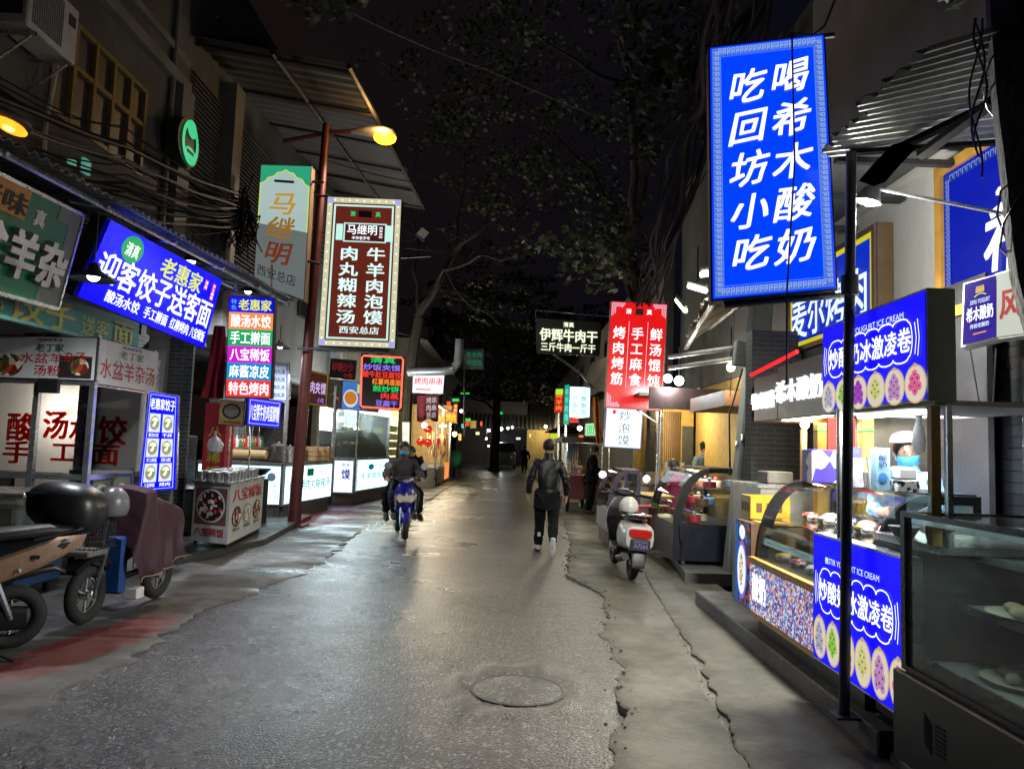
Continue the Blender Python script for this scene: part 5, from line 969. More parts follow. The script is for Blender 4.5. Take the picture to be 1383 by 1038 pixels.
b = MB(); b.bb((-2.73, 28.0, 0.12), (-2.70, 31.2, 0.72)); b.build('front_panel', M('grey_slats', (0.30, 0.28, 0.25), 0.6), sk)
for (p, w_) in ((V((-3.1, 28.5, 2.75)), 200), (V((-3.1, 31.5, 2.6)), 220)): lamp(sk, 'POINT', p, w_, (1, 0.85, 0.6), 0.12)
LAN = E('lantern_red', '#e0281a', 0.9, False, 0.25, 6); lan0 = None
for (px, py, Y) in ((578, 579, 28), (578, 597, 28), (568, 596, 27.6), (590, 596, 29)):
    q = at(px, py, Y)
    if lan0 is None:
        lan0 = thing('lantern', 'round red lantern hanging in the lit skewer stall', 'lantern', q, 'lanterns in the skewer stall'); b = MB(); b.ball(q, (0.16, 0.16, 0.15)); b.build('globe', LAN, lan0); b = MB(); b.lathe([(0.05, -0.17), (0.06, -0.14)], q, n=10); b.lathe([(0.06, 0.14), (0.05, 0.17)], q, n=10); b.tube([q+V((0, 0, -0.17)), q+V((0, 0, -0.30))], 0.03, 6); b.build('tassel', YEDGE, lan0)
    else: dup(lan0, q)
def glow(name, label, cat, px, Y, mat, th=0.08, txt=None, tm=None, vert=False):
    s_ = Board(name, label, cat, *quadpx(*px, Y, Y), mat, DKST, th)
    if txt: s_.text(txt, 0.1, 0.08, 0.9, 0.92, tm, bold=0.02, vert=vert)
    return s_
glow('neon_sign', 'orange and red lit board with two characters above the skewer stall', 'sign', ((601, 556), (617, 556), (617, 571), (601, 571)), 29.5, E('orange_board', '#f0762a', 1.1, True, 0.2, 3), txt='烤肉', tm=YLL)
glow('neon_sign', 'small yellow lit board left of the orange board', 'sign', ((591, 561), (601, 562), (601, 571), (591, 570)), 29, E('yellow_board_lit', '#e8c818', 1.0, True, 0.15))
glow('neon_sign', 'red vertical neon sign topped with green at the skewer stall corner', 'sign', ((613, 545), (618, 545), (617, 557), (612, 557)), 33, E('red_neon_board', '#e82a28', 1.3, True, 0.3), txt='烤肉', tm=YLL, vert=True)
glow('neon_sign', 'small green neon sign above the red vertical neon', 'sign', ((611, 538), (620, 538), (620, 542), (611, 542)), 33, E('green_neon', '#12c850', 1.3, True, 0.3))
glow('neon_sign', 'far row of three green neon dots', 'sign', ((622, 530), (634, 530), (634, 532), (622, 532)), 42, E('green_neon', '#12c850', 1.3, True, 0.3))
s = glow('neon_sign', 'far red square neon sign with a green upper edge', 'sign', ((626, 566), (634, 566), (634, 575), (626, 575)), 40, E('red_neon_board', '#e82a28', 1.3, True, 0.3)); s.rect(0, 0.75, 1.2, 1.15, E('green_neon', '#12c850', 1.3, True, 0.3), 0.01, 'green_strip')
glow('neon_sign', 'far teal lit square at the edge of the dark road', 'sign', ((623, 572), (629, 572), (629, 578), (623, 578)), 40, E('teal_neon', '#4ad0a8', 1.1, True, 0.3))
glow('neon_sign', 'far olive lit board beside the red square neon', 'sign', ((635, 568), (643, 568), (643, 578), (635, 578)), 41, E('olive_board', '#b09a3a', 0.8, True, 0.2))
glow('neon_sign', 'tiny green neon mark hanging in the dark at the street end', 'sign', ((674, 556), (679, 556), (679, 559), (674, 559)), 58, E('green_neon', '#12c850', 1.3, True, 0.3))
def bulb(px, py, Y, r, label, col='#fff2d8', st=14, power=0, pc_=(1, .9, .7), grp=None):
    q = at(px, py, Y); t = thing('bulb', label, 'lamp', q, grp); b = MB(); b.ball(q, r, 10, 6); b.build('globe', E('bulb_'+col.strip('#')+str(st), col, st, False, 0), t); b = MB(); b.tube([q+V((0, 0, r)), q+V((0, 0, r+0.5))], 0.012, 5); b.build('cord', BLK, t)
    if power: lamp(t, 'POINT', q+V((0, -0.02, -r-0.05)), power, pc_, 0.08)
    return t
bulb(573, 574, 27.3, 0.10, 'white bulb glowing over the red lanterns', '#ffffff', 12, 60); bulb(614, 586, 31, 0.10, 'warm bulb at the outer corner of the skewer stall', '#ffd890', 14, 60, (1, .75, .4)); bulb(623, 555, 40, 0.08, 'small white bulb on the thin far mast', '#ffffff', 12)
for i, (py, r) in enumerate(((581, .10), (592, .07), (602, .06))): bulb(660-i%2*3, py, 52, r, ('highest', 'middle', 'lowest')[i]+' of three white lights stacked beside the dark far trunk', '#fff4e0', 16, 30 if i == 0 else 0)
for i, px in enumerate((677, 686, 692)): bulb(px, 579-i, 60, (.14, .10, .09)[i], ('biggest round', 'middle', 'smallest')[i]+' white light in the row at the far street end', '#f2f6ff', 10, 60 if i == 0 else 0, (.9, .95, 1))
bulb(737, 576, 60.5, 0.12, 'bulb lighting the yellow wall at the far street end', '#fff0c0', 20, 170, (1, .8, .4))
for px, w_, h_, Y, c_, nm in ((548, 9, 30, 24.5, '#dfe8d0', 'tall pale lit panel behind the scooter passenger'), (606, 5, 12, 35, '#ff4a28', 'narrow red lit panel right of the yellow board'), (598, 12, 5, 27, '#f4f0d0', 'white lit strip over the skewers'), (621, 4, 9, 36, '#ffb040', 'amber lit panel at the stall corner'), (645, 5, 4, 46, '#ffe8b0', 'pale lit window far down the left side'), (650, 3, 6, 50, '#ff5a40', 'tiny red lit sign far down the left side'), (700, 6, 3, 61, '#e8e4d0', 'low pale lit window beside the dark van'), (716, 3, 5, 58, '#ffd070', 'amber lit slit by the yellow end wall'), (778, 5, 8, 24, '#40e0d0', 'small turquoise lit board behind the pale cyan sign'), (785, 6, 5, 26, '#ff7a30', 'small orange lit board over the far right carts')):
    py = {548: 585, 606: 548, 598: 575, 621: 590, 645: 585, 650: 572, 700: 592, 716: 588, 778: 560, 785: 590}[px]
    glow('neon_sign', nm, 'sign', ((px-w_/2, py-h_/2), (px+w_/2, py-h_/2), (px+w_/2, py+h_/2), (px-w_/2, py+h_/2)), Y, E('far_light_'+c_[1:], c_, 1.3, True, 0.25, 4))
gs = gnd(632, 637); gt = thing('covered_tricycle', 'parked tricycle under a green sheet beyond the skewer stall', 'tricycle', (gs.x-0.2, 36, 0.02))
b = MB(); b.ball((gs.x-0.2, 36, 0.85), (0.45, 0.8, 0.55), top=0.9, bot=0.7); b.build('sheet', M('green_sheet', (0.03, 0.22, 0.12), 0.6, bump=0.4, bscale=6), gt)
b = MB()
for (dx, dy) in ((-0.35, -0.5), (0.35, -0.5), (0, 0.8)): b.torus((gs.x-0.2+dx, 36+dy, 0.30), (1, 0, 0), 0.24, 0.04, 18, 6)
b.build('wheel', BLK, gt)
um = at(765, 580, 40); ub = thing('umbrella', 'big dark market umbrella near the yellow wall', 'umbrella', (um.x, 40, 0))
b = MB(); b.lathe([(1.25, 0.0), (0.9, 0.16), (0.4, 0.33), (0.02, 0.42)], (um.x, 40, um.z-0.2), n=10, smooth=False, caps=False); b.build('canopy', M('dark_canopy', (0.012, 0.016, 0.018), 0.8), ub); b = MB(); b.tube([(um.x, 40, 0), (um.x, 40, um.z+0.2)], 0.03, 6); b.build('pole', DKST, ub)
glow('price_board', 'small fluorescent yellow board below the dark umbrella', 'sign', ((743, 585), (756, 585), (756, 592), (743, 592)), 34, E('fluo_yellow', '#d8e820', 0.9, True, 0.1))
dk = thing('van', 'dark parked van at the far street end, barely visible', 'van', (-0.4, 56, 0))
b = MB(); b.loft([[V((-0.4+sx*w_, y, z)) for sx, z in ((-1, 0.35), (1, 0.35), (1, 1.1), (.86, h), (-.86, h), (-1, 1.1))] for y, w_, h in ((54.2, .8, 1.2), (54.9, .85, 1.25), (55.5, .85, 1.9), (58.4, .85, 1.95), (58.8, .82, 1.85))], True, True, False); b.build('body', M('dark_van_paint', (0.015, 0.02, 0.03), 0.25), dk)
b = MB(); b.quad((-1.0, 54.88, 1.28), (0.2, 54.88, 1.28), (0.15, 55.46, 1.82), (-0.95, 55.46, 1.82)); b.build('windscreen', DKWIN, dk)
for sx in (-1, 1):
    for y in (54.95, 58.0): b = MB(); b.lathe([(0.2, -0.1), (0.32, -0.08), (0.32, 0.08), (0.2, 0.1)], (-0.4+sx*0.78, y, 0.32), (1, 0, 0), n=18); b.build('wheel', BLK, dk)
    b = MB(); b.ball((-0.4+sx*0.6, 54.2, 0.85), (0.14, 0.04, 0.1)); b.build('headlight', STEEL, dk)

# ------------------------------------------------------------------ right: the big blue vertical sign on its black pole
pbase = gnd(1140, 966, 0.17); PX2, PY2 = pbase.x, pbase.y; pt = wl(1151, 208, 0) if False else at(1150, 206, PY2)
bp_ = thing('sign_pole', 'slim black pole on the stone step holding the big blue vertical sign', 'pole', (PX2, PY2, 0.165))
b = MB(); b.tube([(PX2, PY2, 0.168), (pt.x, PY2, pt.z)], 0.030, 14); b.build('tube', DKST, bp_)
b = MB(); b.bb((PX2-0.07, PY2-0.07, 0.168), (PX2+0.07, PY2+0.07, 0.18)); b.build('base_plate', DKST, bp_)
s = Board('shop_sign', 'big bright blue vertical sign with ten white brush characters and a key-pattern border', 'sign', *quadpx((959, 65), (1112, 47), (1129, 389), (963, 404), 4.62, 4.50), E_AZURE, DKST, 0.14)
s.edge(E('pale_key_ground', '#5478dc', 1.0, False, 0.05), 0.052, 0.012)
mb = MB(); kw = E('key_line', '#a8c8ff', 1.0, False, 0)
nv = 46; nh = 22
for k in range(nv):
    v = 0.03+0.94*k/(nv-1); hh = 0.0065
    for u in (0.051, 0.949):
        s.line([(u-0.024, v+hh), (u+0.024, v+hh), (u+0.024, v-hh*0.6), (u-0.006, v-hh*0.6), (u-0.006, v+hh*0.25), (u+0.010, v+hh*0.25)], 0.0032, 0.009, mb)
for k in range(nh):
    u = 0.09+0.82*k/(nh-1); hh = 0.014
    for v in (0.0245, 0.9755): s.line([(u-hh, v-0.012), (u-hh, v+0.012), (u+hh*0.6, v+0.012), (u+hh*0.6, v-0.004), (u-hh*0.25, v-0.004), (u-hh*0.25, v+0.004)], 0.0032, 0.009, mb)
mb.build('key_pattern', kw, s.root)
s.line([(0.092, 0.045), (0.908, 0.045), (0.908, 0.955), (0.092, 0.955)], 0.004, 0.009, mat=E('light_blue_line', '#5a8cff', 1.0, False, 0), closed=True)
BRUSH = dict(bold=0.016, shear=0.20, pad=0.075)
s.text('吃回坊小吃', 0.165, 0.085, 0.49, 0.91, WL, 0.011, vert=True, **BRUSH); s.text('喝希木酸奶', 0.535, 0.095, 0.86, 0.93, WL, 0.011, vert=True, **BRUSH)
b = MB(); z_ = -0.07; b.tube([s.P(0.10, -0.02, z_), s.P(1.16, -0.02, z_)], 0.022, 8); b.tube([s.P(0.0, 1.015, z_), s.P(1.12, 1.015, z_)], 0.018, 8)
q = s.P(1.155, -0.02, z_); b.lathe([(0.05, -0.06), (0.05, 0.06)], (PX2+(q.x-PX2)*0+ (pt.x-PX2)*((q.z-0.17)/(pt.z-0.17)), PY2, q.z), n=12); b.build('bracket', DKST, s.root)
b = MB(); a0 = s.P(0.72, 1.02, 0.03); b.tube([a0, s.P(0.70, 0.5, 0.035), s.P(0.60, 0.0, 0.03), s.P(0.58, -0.35, 0.0)], 0.006, 6); b.tube([s.P(0.72, 1.01, 0.03), s.P(0.88, 0.985, 0.05), s.P(1.0, 1.02, 0.04), s.P(1.12, 1.14, 0.0), s.P(1.2, 1.3, -0.1)], 0.007, 6); b.build('power_cable', BLK, s.root)
# canopy of rusted corrugated sheet above it
cn = thing('awning', 'weathered corrugated canopy with a torn outer edge above the yogurt stall', 'awning', (2.6, 3.9, 3.5))
corrug(at(1108, 213, 4.44), at(1242, 66, 3.30), V((3.28, 3.10, 3.95)), V((3.28, 4.6, 3.72)), 16, 0.018, rag=0.10).build('sheet', M('weathered_sheet', (0.34, 0.34, 0.32), 0.55, 0.3, var=0.4, scale=5, dirt=0.75), cn)
b = MB(); b.tube([at(1150, 206, PY2), V((3.28, 4.5, 3.66))], 0.022, 6); b.tube([V((2.3, 4.3, 3.50)), V((3.1, 3.2, 3.75))], 0.03, 6); b.tube([at(1245, 208, 4.2), at(1345, 135, 3.4)], 0.035, 6); b.build('frame', M('matte_black_steel', (0.012, 0.012, 0.013), 0.9, spec=0.05), cn)
b = MB(); b.loft([[at(px, py, 4.25)+V((dx, 0, dz)) for dx, dz in ((-.09, 0), (0, .03), (.07, 0), (0, -.03))] for px, py in ((1180, 245), (1200, 222), (1225, 196))], True, True, False); b.build('hanging_flap', BLK, cn)
sf = thing('soffit_panel', 'dark sloping soffit under the upper wall behind the white spotlight', 'ceiling panel', (2.9, 6, 3.7)); b = MB(); b.prism([V((2.25, 4.75, 3.82)), V((3.2, 4.75, 3.98)), V((3.2, 8.2, 3.98)), V((2.25, 8.2, 3.78))], (0, 0, 0.05)); b.build('board', M('dark_soffit', (0.07, 0.07, 0.075), 0.7, var=0.4, scale=2, dirt=0.6), sf); b = MB()
for k in range(4): boxes('batten', DKST, sf, ((2.3, 5.2+k*0.8, 3.76), (3.2, 5.26+k*0.8, 3.80)))
# white spotlight on a thin arm
q = at(1172, 273, 4.9); wsp = thing('spotlight', 'glaring white spotlight on a thin arm beside the black pole', 'spotlight', q)
b = MB(); b.lathe([(0.03, 0.11), (0.06, 0.08), (0.085, 0.0), (0.078, 0.003), (0.04, 0.05)], q, (0.25, -0.15, 0.95), n=18); b.build('shade', SHEET, wsp); b = MB(); b.ball(q+V((0.01, -0.01, 0.025)), 0.055); b.build('bulb', E('spot_bulb', '#ffffff', 40, False, 0), wsp)
b = MB(); b.tube([q+V((0, 0, 0.09)), q+V((0.1, 0, 0.09)), V((XR-0.02, 4.3, at(1390, 305, 4.3).z))], 0.012, 6); b.build('arm', STEEL, wsp)
lamp(wsp, 'SPOT', q+V((-0.02, -0.02, -0.06)), 760, (1.0, 0.98, 0.86), 0.14, (math.radians(8), math.radians(12), 0), 165)
lamp(wsp, 'POINT', q+V((0.02, -0.05, -0.12)), 70, (1.0, 0.98, 0.9), 0.06, name='glare_light')

# signs on the white wall
s = Board('shop_sign', 'blue sign with brown frame and yellow inner border behind the yogurt stall sign', 'sign', *quadX(8.4, 6.38, 2.78, 3.69, XR-0.16), E('cobalt_lit_film', '#0a30c8', 0.9, True, 0.2, 2), M('bronze_frame', (0.14, 0.09, 0.045), 0.5, 0.2), 0.14)
s.edge(M('bronze_frame', (0.14, 0.09, 0.045), 0.5, 0.2), 0.05, 0, 0.02, 'frame'); s.edge(E('yellow_lit_edge', '#e8dc30', 0.8, False, 0), 0.05, 0.05, 0.008)
s.text('麦尔烤肉', 0.05, 0.14, 0.92, 0.66, WLB, 0.012, 0.018, shear=0.2)
s = Board('shop_sign', 'gold-framed blue sign with one big white brush character, beside the near tree trunk', 'sign', *quadX(5.47, 3.6, 2.66, 3.83, XR-0.14), E('cobalt_lit_film2', '#0a22c8', 0.75, True, 0.1), M('gold_frame', (0.50, 0.27, 0.05), 0.4, 0.4), 0.12)
s.edge(M('gold_frame', (0.50, 0.27, 0.05), 0.4, 0.4), 0.075, 0, 0.03, 'frame'); s.edge(E('key_ground2', '#2a48c8', 0.6, False, 0), 0.06, 0.10, 0.006)
mb = MB()
for k in range(26):
    v = 0.13+0.74*k/25
    for u in (0.070, ): s.line([(u-0.012, v+0.009), (u+0.012, v+0.009), (u+0.012, v-0.008), (u-0.004, v-0.008), (u-0.004, v+0.002)], 0.004, 0.009, mb)
for k in range(30):
    u = 0.10+0.8*k/29; v = 0.888; s.line([(u-0.010, v-0.018), (u-0.010, v+0.018), (u+0.008, v+0.018), (u+0.008, v-0.006)], 0.004, 0.009, mb)
mb.build('key_pattern', kw, s.root)
s.text('希', 0.30, 0.17, 0.58, 0.70, WL, 0.012, 0.018, shear=0.2); s.text('木', 0.62, 0.17, 0.88, 0.70, WL, 0.012, 0.018, shear=0.2)
a, b_, c, d = at(1303, 384, 4.75), at(1345, 372, 4.62), at(1345, 455, 4.62), at(1300, 466, 4.75)
s = Board('shop_sign', 'small violet projecting sign with a pale crown mark and white characters', 'sign', a, b_, c, d, E('violet_lit_film', '#3a1cb0', 0.75, True, 0.05), SHEET, 0.14)
s.text('希木酸奶', 0.10, 0.34, 0.92, 0.58, WL, bold=0.03); s.text('XIMU YOGURT', 0.20, 0.62, 0.82, 0.69, WLB); s.text('传统老酸奶', 0.22, 0.22, 0.80, 0.30, WLB); s.rect(0.32, 0.12, 0.72, 0.145, E('orange_line', '#f0a848', 0.9, False, 0), 0.006, 'underline')
s.line([(0.34, 0.74), (0.42, 0.765), (0.52, 0.775), (0.62, 0.765), (0.70, 0.74)], 0.006, 0.006, mat=YLL, name='emblem'); mb = MB()
for k in range(4): u = 0.41+k*0.065; s.line([(u-.02, 0.80), (u-.02, 0.86), (u, 0.90), (u+.02, 0.86), (u+.02, 0.80)], 0.007, 0.006, mb)
mb.build('emblem', E('gold_mark', '#f0c870', 0.9, False, 0), s.root)
a2, b2 = at(1346, 371, 4.62), at(1420, 350, 4.35); c2_, d2 = at(1420, 445, 4.35), at(1346, 455, 4.62)
s = Board('shop_sign', 'white projecting sign with a large red outlined character beside the violet sign', 'sign', a2, b2, c2_, d2, E('warm_white_film', '#dfe4d6', 0.8, True, 0.05), SHEET, 0.14)
s.text('风', 0.07, 0.26, 0.48, 0.74, E('brick_red_letter', '#c83428', 0.8, False, 0), bold=0.035); s.text('味', 0.54, 0.26, 0.95, 0.74, E('brick_red_letter', '#c83428', 0.8, False, 0), bold=0.035)

# ------------------------------------------------------------------ right: yogurt stall
ICE = [('#b8b4cc', '#2a2a5c'), ('#9ad04a', '#3a5a18'), ('#a83ac8', '#5a1a78'), ('#dcdc8a', '#6a6a28'), ('#c890cc', '#7a3a80'), ('#f06aa0', '#b81a5c')]
def icecream(s, w0, u0, u1, vb, ru, rv, n=6, st=0.95):
    mp = MB(); ring = MB(); rolls = {}; holes = MB()
    for k in range(n):
        u = u0+(u1-u0)*k/(n-1); v = vb
        s.disc(u, v, ru, rv, None, 0.006, mb=mp, n=26); s.disc(u, v, ru, rv, None, 0.0075, mb=ring, n=26, r0=0.93); s.disc(u, v+rv*0.97, ru*0.2, rv*0.10, None, 0.0085, mb=ring, n=10)
        rb_ = rolls.setdefault(k, MB())
        for (dx, dy) in ((0, -.45), (-.45, -.15), (.45, -.15), (-.28, .35), (.28, .35), (0, .08), (0, .62), (-.4, -.6), (.4, -.6)):
            if abs(dx) > 0.35 and dy < -0.5 and k % 2: continue
            s.disc(u+dx*ru*0.82, v+dy*rv*0.8, ru*0.27, rv*0.24, None, 0.009+0.0008*(dy+1), mb=rb_, n=12); s.disc(u+dx*ru*0.82+ru*0.03, v+dy*rv*0.8, ru*0.07, rv*0.06, None, 0.0115, mb=holes, n=8)
    mp.build('plate_picture', E('plate_cream', '#e8dcc0', 0.95*st, False, 0), s.root); ring.build('plate_rim', E('plate_rim', '#d8b080', 0.9*st, False, 0), s.root)
    for k in rolls: rolls[k].build('ice_cream_picture', E('ice_roll_%s' % ('white', 'green', 'purple', 'cream', 'mauve', 'pink')[k % 6], ICE[k % 6][0], 0.9*st, False, 0.25, 30), s.root)
    holes.build('roll_centre', E('roll_centre', '#4a2040', 0.6, False, 0), s.root)
def cloud(s, u0, u1, v0, v1, w):
    pts = []; n = 6
    for k in range(n):
        for j in range(6): a = math.pi-j*math.pi/6; pts.append((u0+(u1-u0)*(k+0.5)/n+(u1-u0)/n*0.5*math.cos(a), v1+0.045*math.sin(a)))
    for j in range(9): a = math.pi/2-j*math.pi/8; pts.append((u1+0.03*math.cos(a), (v0+v1)/2+(v1-v0)/2*math.sin(a)))
    for k in range(n):
        for j in range(6): a = -j*math.pi/6; pts.append((u1-(u1-u0)*(k+0.5)/n+(u1-u0)/n*0.5*math.cos(a), v0+0.045*math.sin(a)))
    for j in range(9): a = -math.pi/2-j*math.pi/8; pts.append((u0+0.03*math.cos(a), (v0+v1)/2+(v1-v0)/2*math.sin(a)))
    mb = MB(); s.line(pts, w, 0.007, mb, closed=True)
    for sg, uu in ((-1, u0-0.05), (1, u1+0.05)):
        for t_ in (0, 0.022): s.line([(uu+sg*t_, v0+0.02-t_), (uu+sg*(t_+0.012), (v0+v1)/2), (uu+sg*t_, v1-0.02+t_)], w*0.8, 0.007, mb)
    mb.build('cloud_outline', WL, s.root)
XS = 2.05
ys_ = thing('yogurt_stall', 'yogurt ice cream stall with yellow wooden posts and chrome uprights on the stone step', 'stall', (2.6, 4.8, 0.165))
b = MB(); b.bb((XS+0.10, 3.72, 1.16), (2.75, 4.38, 1.20)); b.build('worktop', STEEL, ys_); b = MB(); b.bb((XS+0.10, 3.92, 0.20), (2.7, 4.38, 1.155)); b.build('carcass', DKST, ys_)
b = MB(); b.bb((2.125, 3.74, 1.2), (2.172, 3.78, 1.905)); b.build('post', WOODY, ys_)
for (x, y) in ((2.70, 6.45), (2.90, 6.05)): b = MB(); b.bb((x-0.045, y-0.045, 0.17), (x+0.045, y+0.045, 1.96)); b.build('post', WOODY, ys_); b = MB(); [b.bb((x-0.048, y-0.048, z), (x+0.048, y+0.048, z+0.015)) for z in (1.45, 1.62, 1.84)]; b.build('green_tie', M('green_tape', (0.02, 0.25, 0.08), 0.5), ys_)
b = MB(); b.tube([(XS+0.02, 4.66, 1.12), (XS+0.02, 4.66, 1.93)], 0.018, 10); b.build('upright', STEEL, ys_); b = MB(); b.bb((2.155, 3.655, 1.2), (2.182, 3.685, 1.905)); b.build('upright', STEEL, ys_)
b = MB(); b.bb((2.1, 3.66, 1.90), (2.9, 4.9, 1.925)); b.build('ceiling', PL_WH, ys_)
b = MB(); b.bb((2.2, 4.0, 1.875), (2.25, 4.7, 1.897)); b.build('light_strip', E('stall_tube', '#f4faff', 9, False, 0), ys_); lamp(ys_, 'AREA', (2.45, 4.5, 1.85), 42, (0.94, 0.97, 1.0), (0.7, 0.2), (math.radians(42), 0, 0))
b = MB(); b.quad((XS+0.07, 4.86, 1.165), (XS+0.07, 3.74, 1.165), (XS+0.07, 3.74, 1.45), (XS+0.07, 4.86, 1.45)); b.build('sneeze_glass', GLASS, ys_); b = MB(); b.bb((XS+0.05, 3.74, 1.445), (XS+0.09, 4.86, 1.46)); b.build('glass_rail', STEEL, ys_) if False else None
b = MB(); b.bb((2.58, 6.02, 1.66), (2.80, 6.05, 1.95)); b.build('red_poster', M('red_poster', (0.5, 0.03, 0.02), 0.5), ys_); b = MB(); b.bb((3.16, 4.9, 0.2), (3.2, 8.0, 2.9)); b.build('back_panel', M('dark_back_panel', (0.022, 0.022, 0.026), 0.5), ys_)
s = Board('shop_sign', 'deep blue lit sign of coloured ice cream rolls above the yogurt stall counter', 'sign', *quadX(4.86, 3.65, 1.93, 2.47, XS), E_BLUE2, M('pale_green_case', (0.36, 0.42, 0.38), 0.5, dirt=0.2), 0.14)
s.text('炒酸奶冰激凌卷', 0.09, 0.46, 0.90, 0.71, WL, bold=0.02); s.text('STIR YOUGURT ICE CREAM', 0.26, 0.80, 0.84, 0.865, WLB, bold=0.005); cloud(s, 0.11, 0.88, 0.41, 0.75, 0.008); icecream(s, 0, 0.085, 0.93, 0.145, 0.085, 0.185)
s = Board('stall_lightbox', 'deep blue lit counter front with coloured ice cream rolls, behind the black pole', 'lightbox', *quadX(4.96, 3.86, 0.33, 1.115, XS-0.02), E_BLUE2, STEEL, 0.1)
s.text('炒酸奶冰激凌卷', 0.09, 0.49, 0.93, 0.67, WL, bold=0.02); s.text('STIR YOUGURT ICE CREAM', 0.22, 0.80, 0.80, 0.845, WLB, bold=0.005); s.text('酸奶', 0.18, 0.795, 0.215, 0.85, WLB); cloud(s, 0.12, 0.90, 0.45, 0.71, 0.008); icecream(s, 0, 0.10, 0.98, 0.19, 0.088, 0.17)
# goods on the worktop
def item(name, label, cat, mb, mat, **k): return mb.build(name, mat, label=label, cat=cat, **k)
CUPW = M('paper_cup_white', (0.62, 0.62, 0.63), 0.5, bump=0.02); cup0 = None
for (x, y, z, n_) in ((2.34, 5.0, 1.432, 2), (2.36, 4.86, 1.432, 1), (2.33, 4.74, 1.432, 2)):
    b = MB()
    for k in range(n_): b.lathe([(0.036, k*0.09), (0.05, k*0.09+0.10), (0.052, k*0.09+0.105)], (x, y, z), n=16)
    item('cup_stack', 'stack of white paper cups on the topping case, %s' % ('nearest the chrome upright' if y > 4.9 else 'shortest of the stacks' if n_ == 2 else 'beside the tall blue carton'), 'cups', b, CUPW)
b = MB(); b.bb((2.215, 4.50, 1.432), (2.305, 4.56, 1.69), 0.004); o = thing('carton', 'tall pale blue printed carton standing on the topping case', 'carton', (2.26, 4.53, 1.432)); b.build('body', M('pale_blue_carton', (0.25, 0.45, 0.6), 0.5), o); s = Board('', '', '', V((2.215, 4.498, 1.68)), V((2.305, 4.498, 1.68)), V((2.305, 4.498, 1.44)), V((2.215, 4.498, 1.44)), None, None, 0, root=o); s.text('酸奶', 0.2, 0.55, 0.8, 0.9, INKB, 0.001, vert=True); s.disc(0.5, 0.3, 0.3, 0.12, M('carton_blue', (0.05, 0.2, 0.45), 0.5), 0.001)
o = thing('printed_box', 'white napkin pack in a black-patterned box on the topping case', 'box', (2.46, 4.52, 1.432)); b = MB(); b.bb((2.33, 4.46, 1.432), (2.46, 4.58, 1.50), 0.003); b.build('box', food('black_pattern', ['#101010', '#e0e0d8', '#181818', '#b8b8b0'], 0, 45), o); b = MB(); b.bb((2.335, 4.465, 1.503), (2.455, 4.575, 1.58), 0.012); b.build('napkins', PR_WHT, o)
b = MB(); b.bb((2.26, 5.55, 1.432), (2.44, 5.75, 1.68), 0.006); item('carton', 'white and violet carton near the far end of the topping case', 'carton', b, food('violet_white', ['#e8e4f0', '#4030b0', '#e8e4f0', '#d0c8e8'], 0, 9))
b = MB(); b.bb((2.32, 5.15, 1.432), (2.44, 5.28, 1.70), 0.006); item('carton', 'deep blue carton with a white top beside the violet carton', 'carton', b, M('royal_blue_card', (0.03, 0.03, 0.5), 0.4))
b = MB(); b.lathe([(0.05, 0), (0.08, 0.05), (0.082, 0.055), (0.06, 0.02), (0.01, 0.012)], (2.2, 4.15, 1.202), n=18); item('bowl', 'shallow white bowl behind the glass on the yogurt counter', 'bowl', b, CUPW)
b = MB(); b.ball((2.25, 3.92, 1.25), (0.05, 0.07, 0.09)); b.ball((2.26, 3.86, 1.29), (0.045, 0.05, 0.07)); item('towel', 'brown bundled towel at the corner of the dark refrigerated case', 'towel', b, M('brown_towel', (0.10, 0.06, 0.05), 0.95, bump=0.6, bscale=60))
# curved glass topping display
def curved_case(t, x0, x1, y0, y1, z0, z1, zb, glassm, basem, framem, lean=0.8, shelves=(0.35, 0.65)):
    """a display case with a quarter-round glass front facing the street (-x) and flat ends"""
    prof = [(x0, zb)]+[(x0+(x1-x0)*0.55*(1-math.cos(a)), zb+(z1-zb)*math.sin(a)) for a in [k*math.pi/2/10 for k in range(1, 11)]]
    MB().prism([V((x0, y0, z0)), V((x1, y0, z0)), V((x1, y0, zb)), V((x0, y0, zb))], (0, y1-y0, 0)).build('base', basem, t)
    b = MB(); b.loft([[V((x, y0, z)) for x, z in prof], [V((x, y1, z)) for x, z in prof]], False, False); b.build('curved_glass', glassm, t)
    for y in (y0+0.01, y1-0.01):
        e = MB(); e.poly([V((x, y, z)) for x, z in prof]+[V((x1, y, z1)), V((x1, y, zb))]); e.build('end_glass', glassm, t)
    for y in (y0-0.004, y1-0.03):
        fb = MB()
        r_in = [(x+(x1-x)*0.10+0.02, z-0.055 if z > zb+0.1 else z) for x, z in prof]
        pts = [V((x, y, z)) for x, z in prof]; qin = [V((x, y, z)) for x, z in r_in]
        for i in range(len(pts)-1): fb.prism([pts[i], pts[i+1], qin[i+1], qin[i]], (0, 0.034, 0))
        fb.bb((prof[-1][0], y, z1-0.055), (x1, y+0.034, z1)); fb.bb((x1-0.05, y, zb), (x1, y+0.034, z1-0.056))
        fb.build('end_frame', framem, t)
    b = MB(); b.bb((prof[-1][0], y0+0.04, z1-0.03), (x1, y1-0.04, z1+0.01)); b.build('top', framem, t)
    b = MB(); b.bb((x1-0.02, y0+0.04, zb), (x1, y1-0.04, z1-0.04)); b.build('rear_door', GLASS, t)
    for sh in shelves: b = MB(); z = zb+(z1-zb)*sh; xx = x0+(x1-x0)*0.55*(1-math.cos(math.asin(sh)))+0.05; b.bb((xx, y0+0.05, z), (x1-0.04, y1-0.05, z+0.012)); b.build('shelf', GLASS, t)
    return prof
td = thing('display_case', 'curved glass topping case with a wood-trimmed lit picture base beside the yogurt stall', 'display case', (2.5, 5.6, 0.165))
